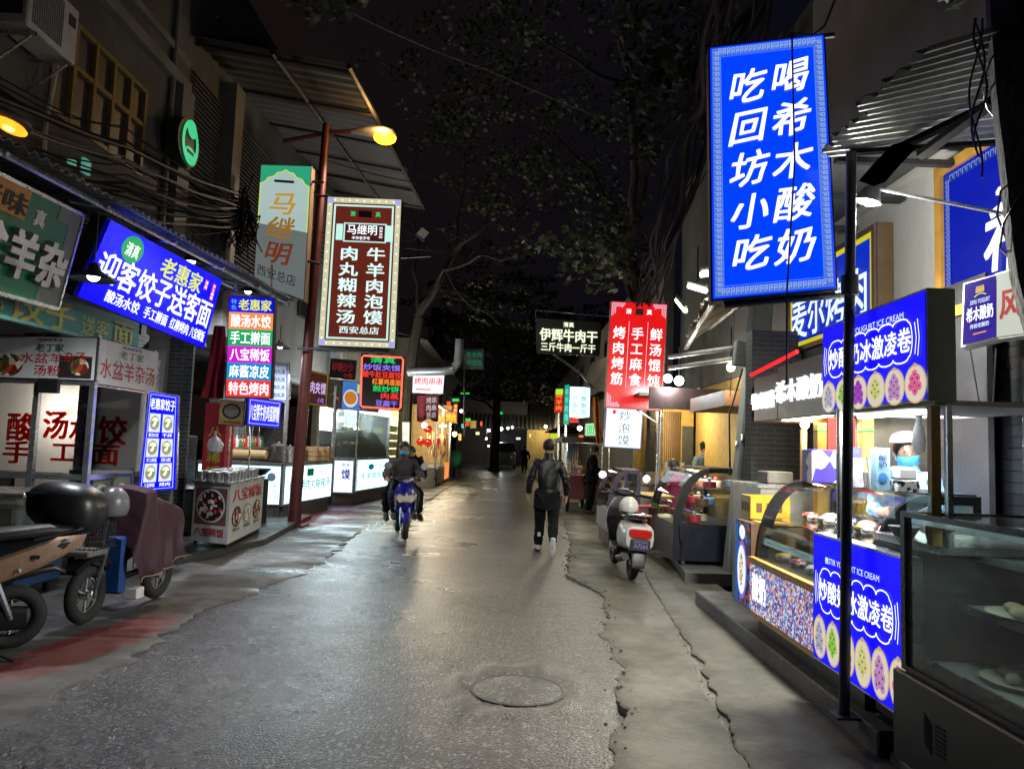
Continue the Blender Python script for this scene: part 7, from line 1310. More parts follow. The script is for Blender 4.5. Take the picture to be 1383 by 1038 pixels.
def hand(nodes, edges, wrist_i, w, d, side, palmdir, curl=0.35):
    """palm, four fingers of different lengths and a thumb, growing from the wrist along d"""
    w = V(w); d = V(d).normalized(); pd = V(palmdir).normalized(); ac = d.cross(pd).normalized()
    p1 = w+d*0.05; p2 = w+d*0.085
    nodes.append((*p1, 0.024, 0.034)); a = len(nodes)-1; edges.append((wrist_i, a)); nodes.append((*p2, 0.02, 0.034)); b = len(nodes)-1; edges.append((a, b))
    for k, (of, L_) in enumerate(((-0.030, 0.068), (-0.010, 0.080), (0.010, 0.074), (0.030, 0.056))):
        q = p2+ac*of+d*0.012; e1 = q+(d+pd*curl).normalized()*L_*0.5; e2 = e1+(d+pd*curl*2.2).normalized()*L_*0.5
        chain(nodes, edges, [(*q, 0.0095), (*e1, 0.0088), (*e2, 0.007)], b)
    t1 = p1-ac*0.036*side+pd*0.01; t2 = t1-ac*0.022*side+d*0.03+pd*0.012; t3 = t2+d*0.028+pd*0.012
    chain(nodes, edges, [(*t1, 0.013), (*t2, 0.0105), (*t3, 0.008)], a)
def person(label, J, loc, rz=0.0, sc=1.0, tail=0.0, jacket=None, trousers=None, shoes=None, hair='short', mask=None, hat=None, jk=1.0, group=None, sole=None, skirt=0.0):
    """J: joint positions in the body's own frame (face looks towards -y); builds one continuous body, clothes as children"""
    t = thing('person', label, 'person', loc, group)
    xf = Matrix.Translation(V(loc))@Matrix.Rotation(rz, 4, 'Z')@Matrix.Scale(sc, 4); R3 = Matrix.Rotation(rz, 3, 'Z')
    j = {k: V(v) for k, v in J.items()}
    fd = j.get('face', V((0, -1, 0))).normalized(); up = (j['head']-j['neck']).normalized(); sd = fd.cross(up).normalized()
    N_ = []; Ed = []
    N_.append((*j['pelvis'], 0.12*1.0, 0.10)); N_.append((*j['chest'], 0.13, 0.10)); Ed.append((0, 1)); N_.append((*j['neck'], 0.052)); Ed.append((1, 2))
    h = j['head']
    N_.append((*(h-up*0.075-fd*0.0), 0.060, 0.060)); Ed.append((2, 3)); N_.append((*(h+fd*0.012), 0.083, 0.083)); Ed.append((3, 4)); N_.append((*(h+up*0.065-fd*0.005), 0.080, 0.085)); Ed.append((4, 5)); N_.append((*(h+up*0.115), 0.045, 0.05)); Ed.append((5, 6))
    for sgn, S_ in ((-1, 'L'), (1, 'R')):
        i = chain(N_, Ed, [(*j['sh'+S_], 0.055), (*j['el'+S_], 0.040), (*j['wr'+S_], 0.027)], 1)
        hd_ = j.get('hd'+S_, (j['wr'+S_]-j['el'+S_])); hand(N_, Ed, i, j['wr'+S_], hd_, sgn*1, j.get('pd'+S_, V((-sgn, 0, 0))), j.get('curl', V((0.45, 0, 0))).x)
        chain(N_, Ed, [(*j['hip'+S_], 0.085), (*j['kn'+S_], 0.058), (*j['an'+S_], 0.040), (*(j['to'+S_]*0.5+j['an'+S_]*0.5), 0.028)], 0)
    body = skin('body', N_, Ed, SKINM, t, xf)
    # face: nose, eyes, ears
    W_ = lambda p: xf@V(p)
    b = MB(); b.ball(W_(h+fd*0.098-up*0.018), 0.014*sc, 8, 6); b.ball(W_(h+fd*0.094+up*0.004), 0.010*sc, 8, 6); b.build('nose', SKINM, t)
    for sgn in (-1, 1):
        b = MB(); b.ball(W_(h+fd*0.083+sd*sgn*0.032+up*0.012), (0.013*sc, 0.010*sc, 0.006*sc), 8, 6, R3); b.build('eye', BLK, t)
        b = MB(); b.ball(W_(h+sd*sgn*0.084-up*0.005-fd*0.008), (0.014*sc, 0.022*sc, 0.032*sc), 8, 6, R3); b.build('ear', SKINM, t)
    b = MB(); b.ball(W_(h+fd*0.088-up*0.052), (0.024*sc, 0.006*sc, 0.005*sc), 8, 6, R3); b.build('mouth', M('lips', (0.25, 0.08, 0.07), 0.5, bump=0), t)
    if hair:
        b = MB(); rr = 1.0 if hair == 'short' else 1.06
        n, m_ = 18, 11; rings = []
        for i in range(m_+1):
            th = math.pi*(0.02+0.60*i/m_); ring = []
            for k in range(n):
                a = 2*math.pi*k/n; c_, s_ = math.cos(a), math.sin(a)
                fr_ = max(0, c_)**1.5; lim = 1-0.58*fr_*(i/m_); th2 = math.pi*(0.02+0.74*i/m_*lim)
                r_ = 0.104*rr*(1+0.05*noise.noise(V((c_*3, s_*3, i*0.6)))); p = h+up*(0.028+0.108*rr*math.cos(th2))+(fd*c_*1.0+sd*s_*0.90)*r_*math.sin(th2)-fd*0.012
                ring.append(W_(p))
            rings.append(ring)
        b.loft(rings, True, True); b.build('hair', HAIR, t)
    if jacket:
        q = jk; N2 = []; E2 = []; pe, ch, ne = j['pelvis'], j['chest'], j['neck']
        bt = pe+(pe-ch).normalized()*0.09
        N2 = [(*ch, 0.190*q, 0.140*q), (*(pe*0.45+ch*0.55), 0.185*q, 0.140*q), (*bt, 0.178*q, 0.140*q), (*(ch*0.3+ne*0.7), 0.105*q, 0.09*q)]; E2 = [(0, 1), (1, 2), (0, 3)]
        if skirt: i = len(N2); N2.append((*(bt-V((0, 0, skirt))), 0.18*q, 0.14*q)); E2.append((2, i))
        for S_ in 'LR':
            w = j['wr'+S_]; chain(N2, E2, [(*(j['sh'+S_]), 0.092*q), (*(j['sh'+S_]*0.45+j['el'+S_]*0.55), 0.080*q), (*j['el'+S_], 0.072*q), (*(j['el'+S_]*0.4+w*0.6), 0.062*q), (*w, 0.050*q)], 0)
        jo = skin('jacket', N2, E2, jacket, t, xf, 3, fold=0.013); dn_ = (pe-ch).normalized(); b = MB(); b.loft([[W_(pe+dn_*z+V((r*q*1.32*math.cos(a), r*q*math.sin(a), 0))+V((0, 0, 0.006*noise.noise(V((a, z*9, 2)))))) for a in [k*math.pi/12 for k in range(24)]] for z, r in ((-0.06, 0.143), (0.0, 0.150), (0.07, 0.152), (0.125, 0.146), (0.125, 0.120))], True, False); b.build('hem', jacket, jo)
        b = MB(); b.loft([[W_(ne+(fd*math.cos(a)+sd*math.sin(a))*r+up*z) for a in [k*math.pi/8 for k in range(16)]] for z, r in ((-0.05, 0.10), (0.0, 0.078), (0.045, 0.072), (0.05, 0.062), (0.0, 0.06))], True, False); b.build('collar', jacket, t)
    if trousers:
        N3 = [(*j['pelvis'], 0.165, 0.130)]; E3 = []
        for S_ in 'LR': chain(N3, E3, [(*(j['hip'+S_]), 0.118), (*(j['hip'+S_]*0.5+j['kn'+S_]*0.5), 0.108), (*j['kn'+S_], 0.090), (*(j['kn'+S_]*0.45+j['an'+S_]*0.55), 0.082), (*(j['an'+S_]), 0.070)], 0)
        skin('trousers', N3, E3, trousers, t, xf, 3, fold=0.013)
    if shoes:
        for S_ in 'LR':
            a, o = j['an'+S_], j['to'+S_]; d = (o-a); d = d.normalized(); he = a-d*0.03-V((0, 0, 0)); u2 = j.get('su'+S_, V((0, 0, 1))); dn = (u2-d*u2.dot(d)).normalized(); s2 = d.cross(dn).normalized(); rings = []
            L_ = (o-a).length
            for x, wd, ht in ((-0.07, 0.030, 0.05), (-0.055, 0.038, 0.085), (0.02, 0.042, 0.085), (L_*0.6, 0.048, 0.055), (L_*0.9, 0.046, 0.035), (L_+0.02, 0.025, 0.02)):
                base = a+d*x-dn*0.055; rings.append([W_(base+s2*wd*math.cos(k*math.pi/6)+dn*(ht/2+ht/2*math.sin(k*math.pi/6)+0.012)) for k in range(12)])
            b = MB(); b.loft(rings); so = b.build('shoe', shoes, t)
            b = MB(); b.loft([[W_(a+d*x-dn*0.055+s2*wd*1.08*math.cos(k*math.pi/6)+dn*(0.006+0.012*math.sin(k*math.pi/6))) for k in range(12)] for x, wd in ((-0.075, 0.026), (-0.055, 0.040), (L_*0.6, 0.050), (L_*0.92, 0.047), (L_+0.03, 0.02))]); b.build('sole', sole or shoes, so)
    if tail:
        b = MB(); p_ = j['pelvis']; b.loft([[W_(V((p_.x, p_.y, 0))+V((r*1.3*math.cos(a), r*math.sin(a), z+0.012*math.sin(a*3)))+V((0, 0.012*noise.noise(V((a*2.2, z*5, 3))), 0))) for a in [k*math.pi/14 for k in range(28)]] for z, r in ((p_.z+0.02, 0.150), (p_.z-0.10, 0.158), (p_.z-tail, 0.163), (p_.z-tail, 0.12))], True, False); b.build('shirt', DKCL, t)
    if mask:
        b = MB(); rings = []
        for v in range(7):
            tt = v/6; z = -0.098+0.075*tt; rings.append([W_(h+up*z+fd*(0.02+math.cos(a)*(0.086+0.014*math.sin(tt*math.pi)))+sd*math.sin(a)*0.082) for a in [-1.35+2.7*k/12 for k in range(13)]])
        b.loft(rings, False, False); mk = b.build('face_mask', mask, t)
        b = MB()
        for sgn in (-1, 1): b.tube([W_(h+up*-0.03+fd*0.035+sd*sgn*0.083), W_(h+up*0.0-fd*0.01+sd*sgn*0.09), W_(h+up*-0.06+fd*0.03+sd*sgn*0.083)], 0.003*sc, 4)
        b.build('ear_loop', mask, mk)
    return t, xf, h, fd, up, sd
LEATH = M('black_leather', (0.009, 0.009, 0.010), 0.42, spec=0.35, var=0.3, scale=5, bump=0.35, bscale=9, rvar=0.1); DKCL = M('black_cotton', (0.007, 0.008, 0.010), 0.9, spec=0.15, var=0.3, scale=8, bump=0.3, bscale=14); GREYJ = M('grey_brown_jacket', (0.055, 0.047, 0.052), 0.7, var=0.2, scale=8, bump=0.3, bscale=12); NAVY = M('dark_jeans', (0.016, 0.022, 0.032), 0.85, var=0.25, bump=0.3, bscale=14)
WSH = M('white_shoe', (0.55, 0.55, 0.56), 0.5, bump=0.05); BSH = M('dark_shoe', (0.02, 0.02, 0.02), 0.5); MASKB = M('blue_mask', (0.10, 0.38, 0.62), 0.7, var=0.08, bump=0.1, bscale=50)
# the man walking away
mw = gnd(737, 748)
walk = dict(pelvis=(0, 0.0, 0.93), chest=(0, 0.01, 1.27), neck=(0, 0.02, 1.49), head=(0, 0.04, 1.63), face=(0, -1, -0.1), shL=(-0.185, 0.01, 1.39), elL=(-0.28, 0.07, 1.12), wrL=(-0.30, -0.10, 0.89), shR=(0.185, 0.01, 1.39), elR=(0.28, 0.02, 1.12), wrR=(0.29, -0.12, 0.90), hdL=(0, -0.12, -1), hdR=(0.05, -0.1, -1), pdL=(1, 0, 0), pdR=(-1, 0, 0),
            hipL=(-0.09, 0, 0.87), knL=(-0.10, 0.05, 0.49), anL=(-0.085, 0.36, 0.22), toL=(-0.07, 0.36, 0.04), suL=(0, 1, 0.1), hipR=(0.09, 0, 0.87), knR=(0.10, -0.14, 0.48), anR=(0.11, -0.24, 0.08), toR=(0.13, -0.41, 0.03))
t, xf, *_ = person('man walking away in a black leather jacket, black trousers and white trainers', walk, (mw.x, mw.y+0.05, 0), math.pi, 1.0, 0.24, LEATH, DKCL, WSH, 'short', jk=0.92)
b = MB(); b.loft([[xf@V((-0.10+(0.066+r)*math.sin(a), 0.05+y+(0.066+r)*math.cos(a), z)) for a in [-0.5+k*0.18 for k in range(6)]] for z, y, r in ((0.50, -0.01, 0.008), (0.42, 0.02, 0.004), (0.33, 0.055, 0.0), (0.25, 0.09, 0.0))], False, False); b.build('white_print', WSH, t)
b = MB(); b.box(xf@V((0.105, -0.105, 0.28)), (0.05, 0.012, 0.06)); b.build('white_print', WSH, t)

# ------------------------------------------------------------------ scooters
BODYB = M('blue_scooter_paint', (0.008, 0.010, 0.22), 0.22, var=0.1, bump=0, spec=0.6); WHP = M('white_scooter_paint', (0.55, 0.54, 0.52), 0.3, var=0.06, bump=0, dirt=0.2); TYRE = M('tyre_rubber', (0.014, 0.014, 0.014), 0.8, var=0.3, bump=0.3, bscale=60); CHROME = M('chrome', (0.62, 0.62, 0.63), 0.15, 0.95, var=0.1, bump=0); COPP = M('copper_paint', (0.36, 0.235, 0.165), 0.28, 0.45, var=0.1, bump=0); GLOSSK = M('gloss_black', (0.010, 0.011, 0.014), 0.2, var=0.2, bump=0, spec=0.6)
def ring_(c, hw, hh, n=14, e=1.0, ry=None):
    """superellipse section in the x-z plane at c"""
    out = []
    for k in range(n):
        a = 2*math.pi*k/n; ca, sa = math.cos(a), math.sin(a); out.append(V(c)+V((hw*math.copysign(abs(ca)**e, ca), 0, hh*math.copysign(abs(sa)**e, sa))))
    return out
def wheel(t, c, R=0.20, w=0.05, rim=STEEL, n=5):
    wt = MB(); wt.torus(c, (1, 0, 0), R-w, w, 28, 10); o = wt.build('wheel', TYRE, t)
    b = MB(); b.torus(c, (1, 0, 0), R-w*1.75, 0.014, 24, 6); b.lathe([(0.035, -0.04), (0.035, 0.04)], c, (1, 0, 0), n=12)
    for k in range(n): a = 2*math.pi*k/n; d = V((0, math.cos(a), math.sin(a))); b.tube([V(c)+d*0.03, V(c)+d*(R-w*1.75)], 0.016, 6, flat=0.6)
    b.build('rim', rim, o); b = MB(); b.lathe([(0.075, -0.045), (0.075, -0.035)], c, (1, 0, 0), n=18); b.build('brake_disc', CHROME, o); return o
def scooter(label, loc, rz, paint, side, seat=GLOSSK, leg=BLK, group=None, light=None, plate=None, mirrors=True, lean=0.0, box=False, stand=True):
    """a step-through scooter built facing -y (front wheel at y = -0.62, rear wheel at y = 0.62)"""
    t = thing('scooter', label, 'scooter', (0, 0, 0), group)
    wheel(t, (0, -0.62, 0.21), 0.21); wheel(t, (0, 0.62, 0.21), 0.21)
    b = MB(); b.loft([[V((sx*w_, y, z)) for sx, z in ((-1, z0), (1, z0), (.75, z1), (-.75, z1))] for y, w_, z0, z1 in ((-0.86, .035, .33, .35), (-0.74, .065, .39, .44), (-0.6, .07, .42, .47), (-0.45, .06, .37, .43), (-0.40, .04, .31, .36))]); b.build('front_fender', paint, t)
    b = MB()
    for sx in (-1, 1): b.tube([(sx*0.075, -0.62, 0.21), (sx*0.075, -0.52, 0.52), (sx*0.05, -0.44, 0.75)], 0.02, 8)
    b.build('fork', CHROME, t)
    # front apron: shell with headlight
    b = MB(); b.loft([ring_((0, -0.44, 0.36), 0.10, 0.02), ring_((0, -0.50, 0.45), 0.15, 0.03), ring_((0, -0.56, 0.60), 0.19, 0.05), ring_((0, -0.55, 0.74), 0.20, 0.05), ring_((0, -0.48, 0.88), 0.15, 0.04), ring_((0, -0.42, 0.98), 0.07, 0.03)])
    vs = b.v
    b.v = [V((p.x, p.y+(0.10*(p.x/0.2)**2), p.z)) for p in vs]; b.build('front_apron', paint, t)
    b = MB(); b.loft([[V((sx*0.05*k_, -0.515-0.075*math.sin(math.pi*a), 0.60+a*0.16)) for sx in (-3.2, -1.4, 1.4, 3.2)] for a, k_ in ((0, .55), (.35, .9), (.7, 1.0), (1.0, .8))], False, False); b.build('headlight', light or M('headlight_glass', (0.55, 0.52, 0.45), 0.12, 0.2, bump=0.1, bscale=30), t)
    b = MB()
    for sx in (-1, 1): b.loft([[V((sx*(0.155+dx), y+dy, z)) for dx, dy in ((0, -.03), (.03, 0), (.02, .05), (-.01, .02))] for y, z in ((-0.52, 0.50), (-0.56, 0.62), (-0.52, 0.76))])
    b.build('side_fairing', side, t)
    b = MB(); b.loft([ring_((0, -0.40, 0.36), 0.14, 0.02), ring_((0, -0.36, 0.6), 0.19, 0.03), ring_((0, -0.36, 0.82), 0.17, 0.03), ring_((0, -0.37, 0.95), 0.08, 0.03)]); b.build('leg_shield', leg, t)
    b = MB(); b.loft([ring_((0, -0.40, 0.31), 0.13, 0.05), ring_((0, -0.1, 0.30), 0.15, 0.045), ring_((0, 0.15, 0.31), 0.14, 0.05)]); b.build('footboard', leg, t)
    b = MB(); b.loft([ring_((0, 0.10, 0.42), 0.10, 0.10, e=.7), ring_((0, 0.22, 0.52), 0.16, 0.19, e=.7), ring_((0, 0.5, 0.55), 0.185, 0.18, e=.65), ring_((0, 0.80, 0.54), 0.195, 0.165, e=.6), ring_((0, 0.90, 0.54), 0.17, 0.14, e=.6), ring_((0, 0.92, 0.54), 0.13, 0.10, e=.6)]); b.build('body_shell', paint, t)
    b = MB(); b.loft([ring_((0, 0.10, 0.71), 0.10, 0.035, e=.8), ring_((0, 0.25, 0.745), 0.145, 0.05, e=.8), ring_((0, 0.55, 0.77), 0.15, 0.055, e=.8), ring_((0, 0.86, 0.80), 0.11, 0.05, e=.8), ring_((0, 0.92, 0.80), 0.06, 0.03, e=.8)]); b.build('seat', seat, t)
    b = MB(); b.tube([(-0.33, -0.24, 0.99), (-0.20, -0.32, 1.0), (0, -0.38, 0.98), (0.20, -0.32, 1.0), (0.33, -0.24, 0.99)], 0.016, 8); b.build('handlebar', DKST, t)
    for sx in (-1, 1): b = MB(); b.tube([(sx*0.22, -0.31, 1.0), (sx*0.35, -0.225, 0.99)], 0.022, 8); b.build('grip', BLK, t)
    b = MB(); b.loft([ring_((0, -0.46, 0.97), 0.06, 0.03), ring_((0, -0.44, 1.0), 0.15, 0.045), ring_((0, -0.36, 1.02), 0.17, 0.045), ring_((0, -0.28, 1.03), 0.10, 0.03)]); b.build('handlebar_cover', side if not box else BLK, t)
    b = MB(); b.loft([ring_((0, -0.345, 1.072), 0.08, 0.004), ring_((0, -0.27, 1.062), 0.07, 0.004)]); b.build('dial', DKWIN, t)
    if mirrors:
        for sx in (-1, 1):
            b = MB(); b.tube([(sx*0.17, -0.36, 1.03), (sx*0.22, -0.42, 1.15), (sx*0.28, -0.42, 1.20)], 0.007, 6); mo = b.build('mirror', BLK, t); b = MB(); b.lathe([(0.06, -0.008), (0.064, 0), (0.055, 0.01)], (sx*0.31, -0.42, 1.23), (0, 1, 0.1), n=16); b.build('mirror_glass', CHROME, mo)
    b = MB(); b.loft([ring_((0, 0.60, 0.46), 0.07, 0.02), ring_((0, 0.86, 0.42), 0.095, 0.03), ring_((0, 0.935, 0.33), 0.09, 0.02), ring_((0, 0.955, 0.20), 0.075, 0.015)]); b.build('rear_fender', BLK, t)
    b = MB(); b.loft([ring_((0, 0.90, 0.60), 0.145, 0.055, e=.5), ring_((0, 0.945, 0.595), 0.135, 0.048, e=.5)]); b.build('tail_light', M('red_lens', (0.45, 0.015, 0.01), 0.2, bump=0.05, bscale=50), t)
    b = MB(); b.tube([(-0.12, 0.70, 0.80), (-0.10, 0.93, 0.82), (0.10, 0.93, 0.82), (0.12, 0.70, 0.80)], 0.014, 6); b.build('grab_rail', CHROME, t)
    b = MB(); b.tube([(-0.10, 0.10, 0.24), (-0.22, 0.02, 0.05), (-0.27, -0.02, 0.02)], 0.014, 6); b.tube([(-0.22, 0.02, 0.05), (-0.24, -0.08, 0.01)], 0.01, 6); (b.build("kickstand", DKST, t) if stand else None)
    b = MB(); b.tube([(0.14, 0.30, 0.22), (0.16, 0.60, 0.25), (0.15, 0.88, 0.30)], [0.03, 0.05, 0.045], 10); b.build('exhaust', DKST, t)
    if plate:
        b = MB(); b.box((0, 0.955, 0.465), (0.23, 0.05, 0.14), None, 0.006); po = b.build('number_plate', M('plate_dark', (0.03, 0.03, 0.045), 0.4), t)
        for q_, (z, h_) in ((plate[0], (0.505, 0.025)), (plate[1], (0.455, 0.05))):
            s_ = Board('', '', '', V((0.085, 0.982, z+h_/2)), V((-0.085, 0.982, z+h_/2)), V((-0.085, 0.982, z-h_/2)), V((0.085, 0.982, z-h_/2)), None, None, 0, root=po); s_.text(q_, 0, 0, 1, 1, M('violet_plate_text', (0.25, 0.2, 0.5), 0.5, bump=0), 0.001)
    t.location = loc; t.rotation_euler = (0, lean, rz); return t
rw = gnd(546, 729); RZ = math.radians(14)
def RX(p): return Matrix.Rotation(RZ, 3, 'Z')@V(p)+V((rw.x+0.62*math.sin(-RZ)*-1*-1, rw.y+0.62*math.cos(RZ), 0))
sc_loc = RX((0, 0, 0))
scooter('shiny blue scooter ridden towards the camera by two people', sc_loc, RZ, BODYB, CHROME, stand=False, light=E('dim_headlight', '#b8ae94', 0.5, False, 0.3, 20))
ride = dict(pelvis=(0, 0.22, 0.84), chest=(0, 0.13, 1.17), neck=(0, 0.08, 1.38), head=(0, 0.05, 1.52), face=(0, -1, -0.12), shL=(0.19, 0.13, 1.28), elL=(0.31, -0.02, 1.06), wrL=(0.30, -0.19, 1.00), shR=(-0.19, 0.13, 1.28), elR=(-0.31, -0.02, 1.06), wrR=(-0.30, -0.19, 1.00), hdL=(0, -1, -0.05), hdR=(0, -1, -0.05), pdL=(0, -0.3, -1), pdR=(0, -0.3, -1), curl=(0.9, 0, 0),
            hipL=(0.10, 0.20, 0.80), knL=(0.22, -0.16, 0.74), anL=(0.19, -0.12, 0.40), toL=(0.20, -0.30, 0.36), hipR=(-0.10, 0.20, 0.80), knR=(-0.20, -0.18, 0.72), anR=(-0.15, -0.14, 0.40), toR=(-0.15, -0.32, 0.36))
person('man in a grey-brown jacket with a blue mask under his chin, riding the blue scooter', ride, sc_loc, RZ, 1.0, 0, GREYJ, NAVY, BSH, 'short', mask=MASKB, jk=1.06)
pas = dict(pelvis=(0.08, 0.58, 0.86), chest=(0.19, 0.50, 1.18), neck=(0.20, 0.42, 1.36), head=(0.15, 0.34, 1.46), face=(-0.2, -1, -0.5), shL=(0.34, 0.48, 1.29), elL=(0.42, 0.36, 1.04), wrL=(0.28, 0.22, 0.98), shR=(-0.03, 0.52, 1.29), elR=(-0.24, 0.40, 1.10), wrR=(-0.17, 0.25, 1.0), hdL=(-0.5, -1, 0), hdR=(0.3, -1, 0), pdL=(-1, 0, 0), pdR=(1, 0, 0),
           hipL=(0.12, 0.56, 0.82), knL=(0.33, 0.25, 0.76), anL=(0.34, 0.27, 0.36), toL=(0.36, 0.08, 0.30), hipR=(-0.10, 0.56, 0.82), knR=(-0.27, 0.27, 0.74), anR=(-0.25, 0.30, 0.36), toR=(-0.25, 0.12, 0.30))
person('passenger in black leaning behind the man on the blue scooter', pas, sc_loc, RZ, 1.0, 0, DKCL, DKCL, BSH, 'short', jk=1.1)
# the white scooter parked with a helmet on its seat: it points away from the camera
ww = gnd(853, 786); WZ = math.pi+math.radians(2)
Rw = Matrix.Rotation(WZ, 3, 'Z'); wloc = V((ww.x, ww.y, 0.03))-Rw@V((0, 0.62, 0))
wloc.y += 0.02
scooter('white scooter with a red tail light parked beside the cake case', wloc, WZ, WHP, WHP, leg=BLK, plate=('西安', 'A7264'), lean=-0.07, box=True)
hl = wloc+Rw@V((0.0, 0.36, 0.80)); h_ = thing('helmet', 'white half helmet resting on the seat of the white scooter', 'helmet', hl)
b = MB(); b.ball(hl+V((0, 0, 0.07)), (0.125, 0.14, 0.135), 18, 12, bot=0.45); b.build('shell', M('helmet_white', (0.62, 0.61, 0.58), 0.3, bump=0.02), h_); b = MB(); b.torus(hl+V((0, 0, 0.015)), (0, 0, 1), 0.115, 0.012, 24, 6); b.build('rim', BLK, h_)

# ------------------------------------------------------------------ left foreground: two parked scooters
k1 = gnd(42, 868, 0.02)
nz_ = thing('scooter', 'dark scooter with a copper side panel parked in front of the basket bike', 'scooter', (0, 0, 0))
W0 = gnd(10, 874, 0.015); fx = V((-0.82, -0.57, 0)).normalized(); sx_ = V((fx.y*-1, fx.x, 0))*1.0
sx_ = V((0.57, -0.82, 0)).normalized()                       # towards the road, the side that is seen
L3 = lambda x, y, z: W0+fx*x+sx_*y+V((0, 0, z*0.95))
def wheel2(t, c, R, w, ax):
    b = MB(); b.torus(c, ax, R-w, w, 28, 10); o = b.build('wheel', TYRE, t); b = MB(); b.torus(c, ax, R-w*1.8, 0.014, 24, 6); b.lathe([(0.04, -0.045), (0.04, 0.045)], c, ax, n=12)
    a = V(ax).normalized(); u = V((0, 0, 1)); v = a.cross(u)
    for k in range(6): d = u*math.cos(k*math.pi/3)+v*math.sin(k*math.pi/3); b.tube([V(c)+d*0.03, V(c)+d*(R-w*1.8)], 0.012, 6)
    b.build('rim', STEEL, o); return o
wheel2(nz_, L3(0, 0, 0.235), 0.235, 0.055, sx_); wheel2(nz_, L3(1.28, 0, 0.235), 0.235, 0.05, sx_)
def sec(x, z, hw, hh, n=16, e=.75, y=0.0): return [L3(x, y+hw*math.copysign(abs(math.cos(a))**e, math.cos(a)), z+hh*math.copysign(abs(math.sin(a))**e, math.sin(a))) for a in [2*math.pi*k/n for k in range(n)]]
def lof(name, m_, *rs): b = MB(); b.loft(rs); return b.build(name, m_, nz_)
lof('body_shell', GLOSSK, sec(-.44, .83, .04, .03), sec(-.30, .79, .11, .07), sec(0, .71, .155, .13), sec(.35, .60, .165, .19), sec(.62, .50, .14, .20), sec(.72, .42, .10, .14))
lof('seat', M('seat_vinyl', (0.014, 0.015, 0.02), 0.55, bump=0.1), sec(-.36, .885, .06, .03), sec(-.2, .90, .13, .05), sec(.1, .87, .155, .055), sec(.4, .83, .15, .06), sec(.72, .78, .11, .05))
lof('footboard', BLK, sec(.6, .30, .13, .05), sec(.9, .28, .16, .04), sec(1.15, .32, .14, .06)); lof('front_apron', GLOSSK, sec(1.08, .36, .16, .04), sec(1.12, .62, .20, .05), sec(1.08, .86, .16, .05), sec(1.04, 1.0, .09, .04))
lof('rear_fender', BLK, sec(-.33, .56, .03, .015), sec(-.25, .60, .07, .03), sec(0, .55, .08, .04), sec(.22, .46, .06, .03)); lof('handlebar_cover', GLOSSK, sec(1.12, 1.0, .10, .05), sec(1.02, 1.05, .17, .06), sec(.95, 1.06, .12, .04))
out = [(-.45, .86), (-.42, .77), (-.16, .62), (.30, .44), (.70, .33), (.74, .36), (.42, .56), (.10, .72), (-.25, .85)]
def lat(x): return 0.055+0.125*min(1, max(0, (x+.45)/.5))
o_ = [L3(x, lat(x)+0.0, z) for x, z in out]; md = (.10, .60); i_ = [L3(x*.8+md[0]*.2, lat(x)+0.035, z*.8+md[1]*.2) for x, z in out]; n_ = len(out)
b = MB(); b.add([p-sx_*0.04 for p in o_]+o_+i_+[L3(md[0], lat(md[0])+0.045, md[1])], [(i, (i+1) % n_, n_+(i+1) % n_, n_+i) for i in range(n_)]+[(n_+i, n_+(i+1) % n_, 2*n_+(i+1) % n_, 2*n_+i) for i in range(n_)]+[(2*n_+i, 2*n_+(i+1) % n_, 3*n_) for i in range(n_)], True); b.build('side_panel', COPP, nz_)
b = MB(); b.box(L3(-.12, lat(-.12)+0.045, .71), (0.05, 0.012, 0.028), Matrix.Rotation(0.3, 3, 'Z')); b.build('badge', INK, nz_); b = MB(); b.ball(L3(-.02, lat(0)+0.05, .62), (0.018, 0.008, 0.018)); b.build('sticker', PR_WHT, nz_)
b = MB(); b.tube([L3(-.1, .10, .83), L3(-.38, .09, .90), L3(-.42, 0, .90), L3(-.38, -.09, .90), L3(-.1, -.10, .83)], 0.014, 6); b.build('grab_rail', DKST, nz_)
b = MB(); b.tube([L3(.95, -.32, 1.02), L3(1.0, -.16, 1.06), L3(1.03, 0, 1.04), L3(1.0, .16, 1.06), L3(.95, .32, 1.02)], 0.016, 8); b.build('handlebar', DKST, nz_)
for y in (-.07, .07): b = MB(); b.tube([L3(1.1, y, .6), L3(1.28, y, .235)], 0.022, 8); b.build('fork', CHROME, nz_)
b = MB(); b.tube([L3(.0, .11, .235), L3(.12, .13, .56)], [0.022, 0.03], 8); b.build('shock_absorber', CHROME, nz_); lof('motor_cover', BLK, sec(-.1, .235, .04, .09, y=.08), sec(.3, .26, .05, .10, y=.08), sec(.5, .3, .04, .08, y=.08))
b = MB(); b.tube([L3(.50, .12, .26), gnd(18, 892, 0.02)], 0.012, 6); b.tube([gnd(18, 892, 0.02), gnd(46, 886, 0.02)], 0.010, 6); b.build('kickstand', DKST, nz_)
# black padded cover / box over the rear
bx = at(92, 684, 6.0); bb_ = thing('top_box', 'rounded black scooter top box in front of the kiosk counter', 'box', bx-V((0, 0, 0.18))); b = MB(); rings = []
for x, r_ in ((-0.28, 0.06), (-0.25, 0.13), (-0.17, 0.175), (-0.02, 0.20), (0.12, 0.195), (0.22, 0.16), (0.265, 0.10), (0.275, 0.04)): rings.append([bx+V((x, r_*1.1*math.copysign(abs(math.cos(a))**.8, math.cos(a)), r_*math.copysign(abs(math.sin(a))**.8, math.sin(a))+x*-0.12)) for a in [k*math.pi/10 for k in range(20)]])
b.loft(rings); b.build('shell', M('matte_black_box', (0.012, 0.013, 0.016), 0.38, var=0.2, bump=0.05), bb_); b = MB(); b.box(bx+V((-0.15, -0.17, 0.10)), (0.16, 0.02, 0.05), Matrix.Rotation(0.6, 3, 'X')); b.build('latch', GLOSSK, bb_)
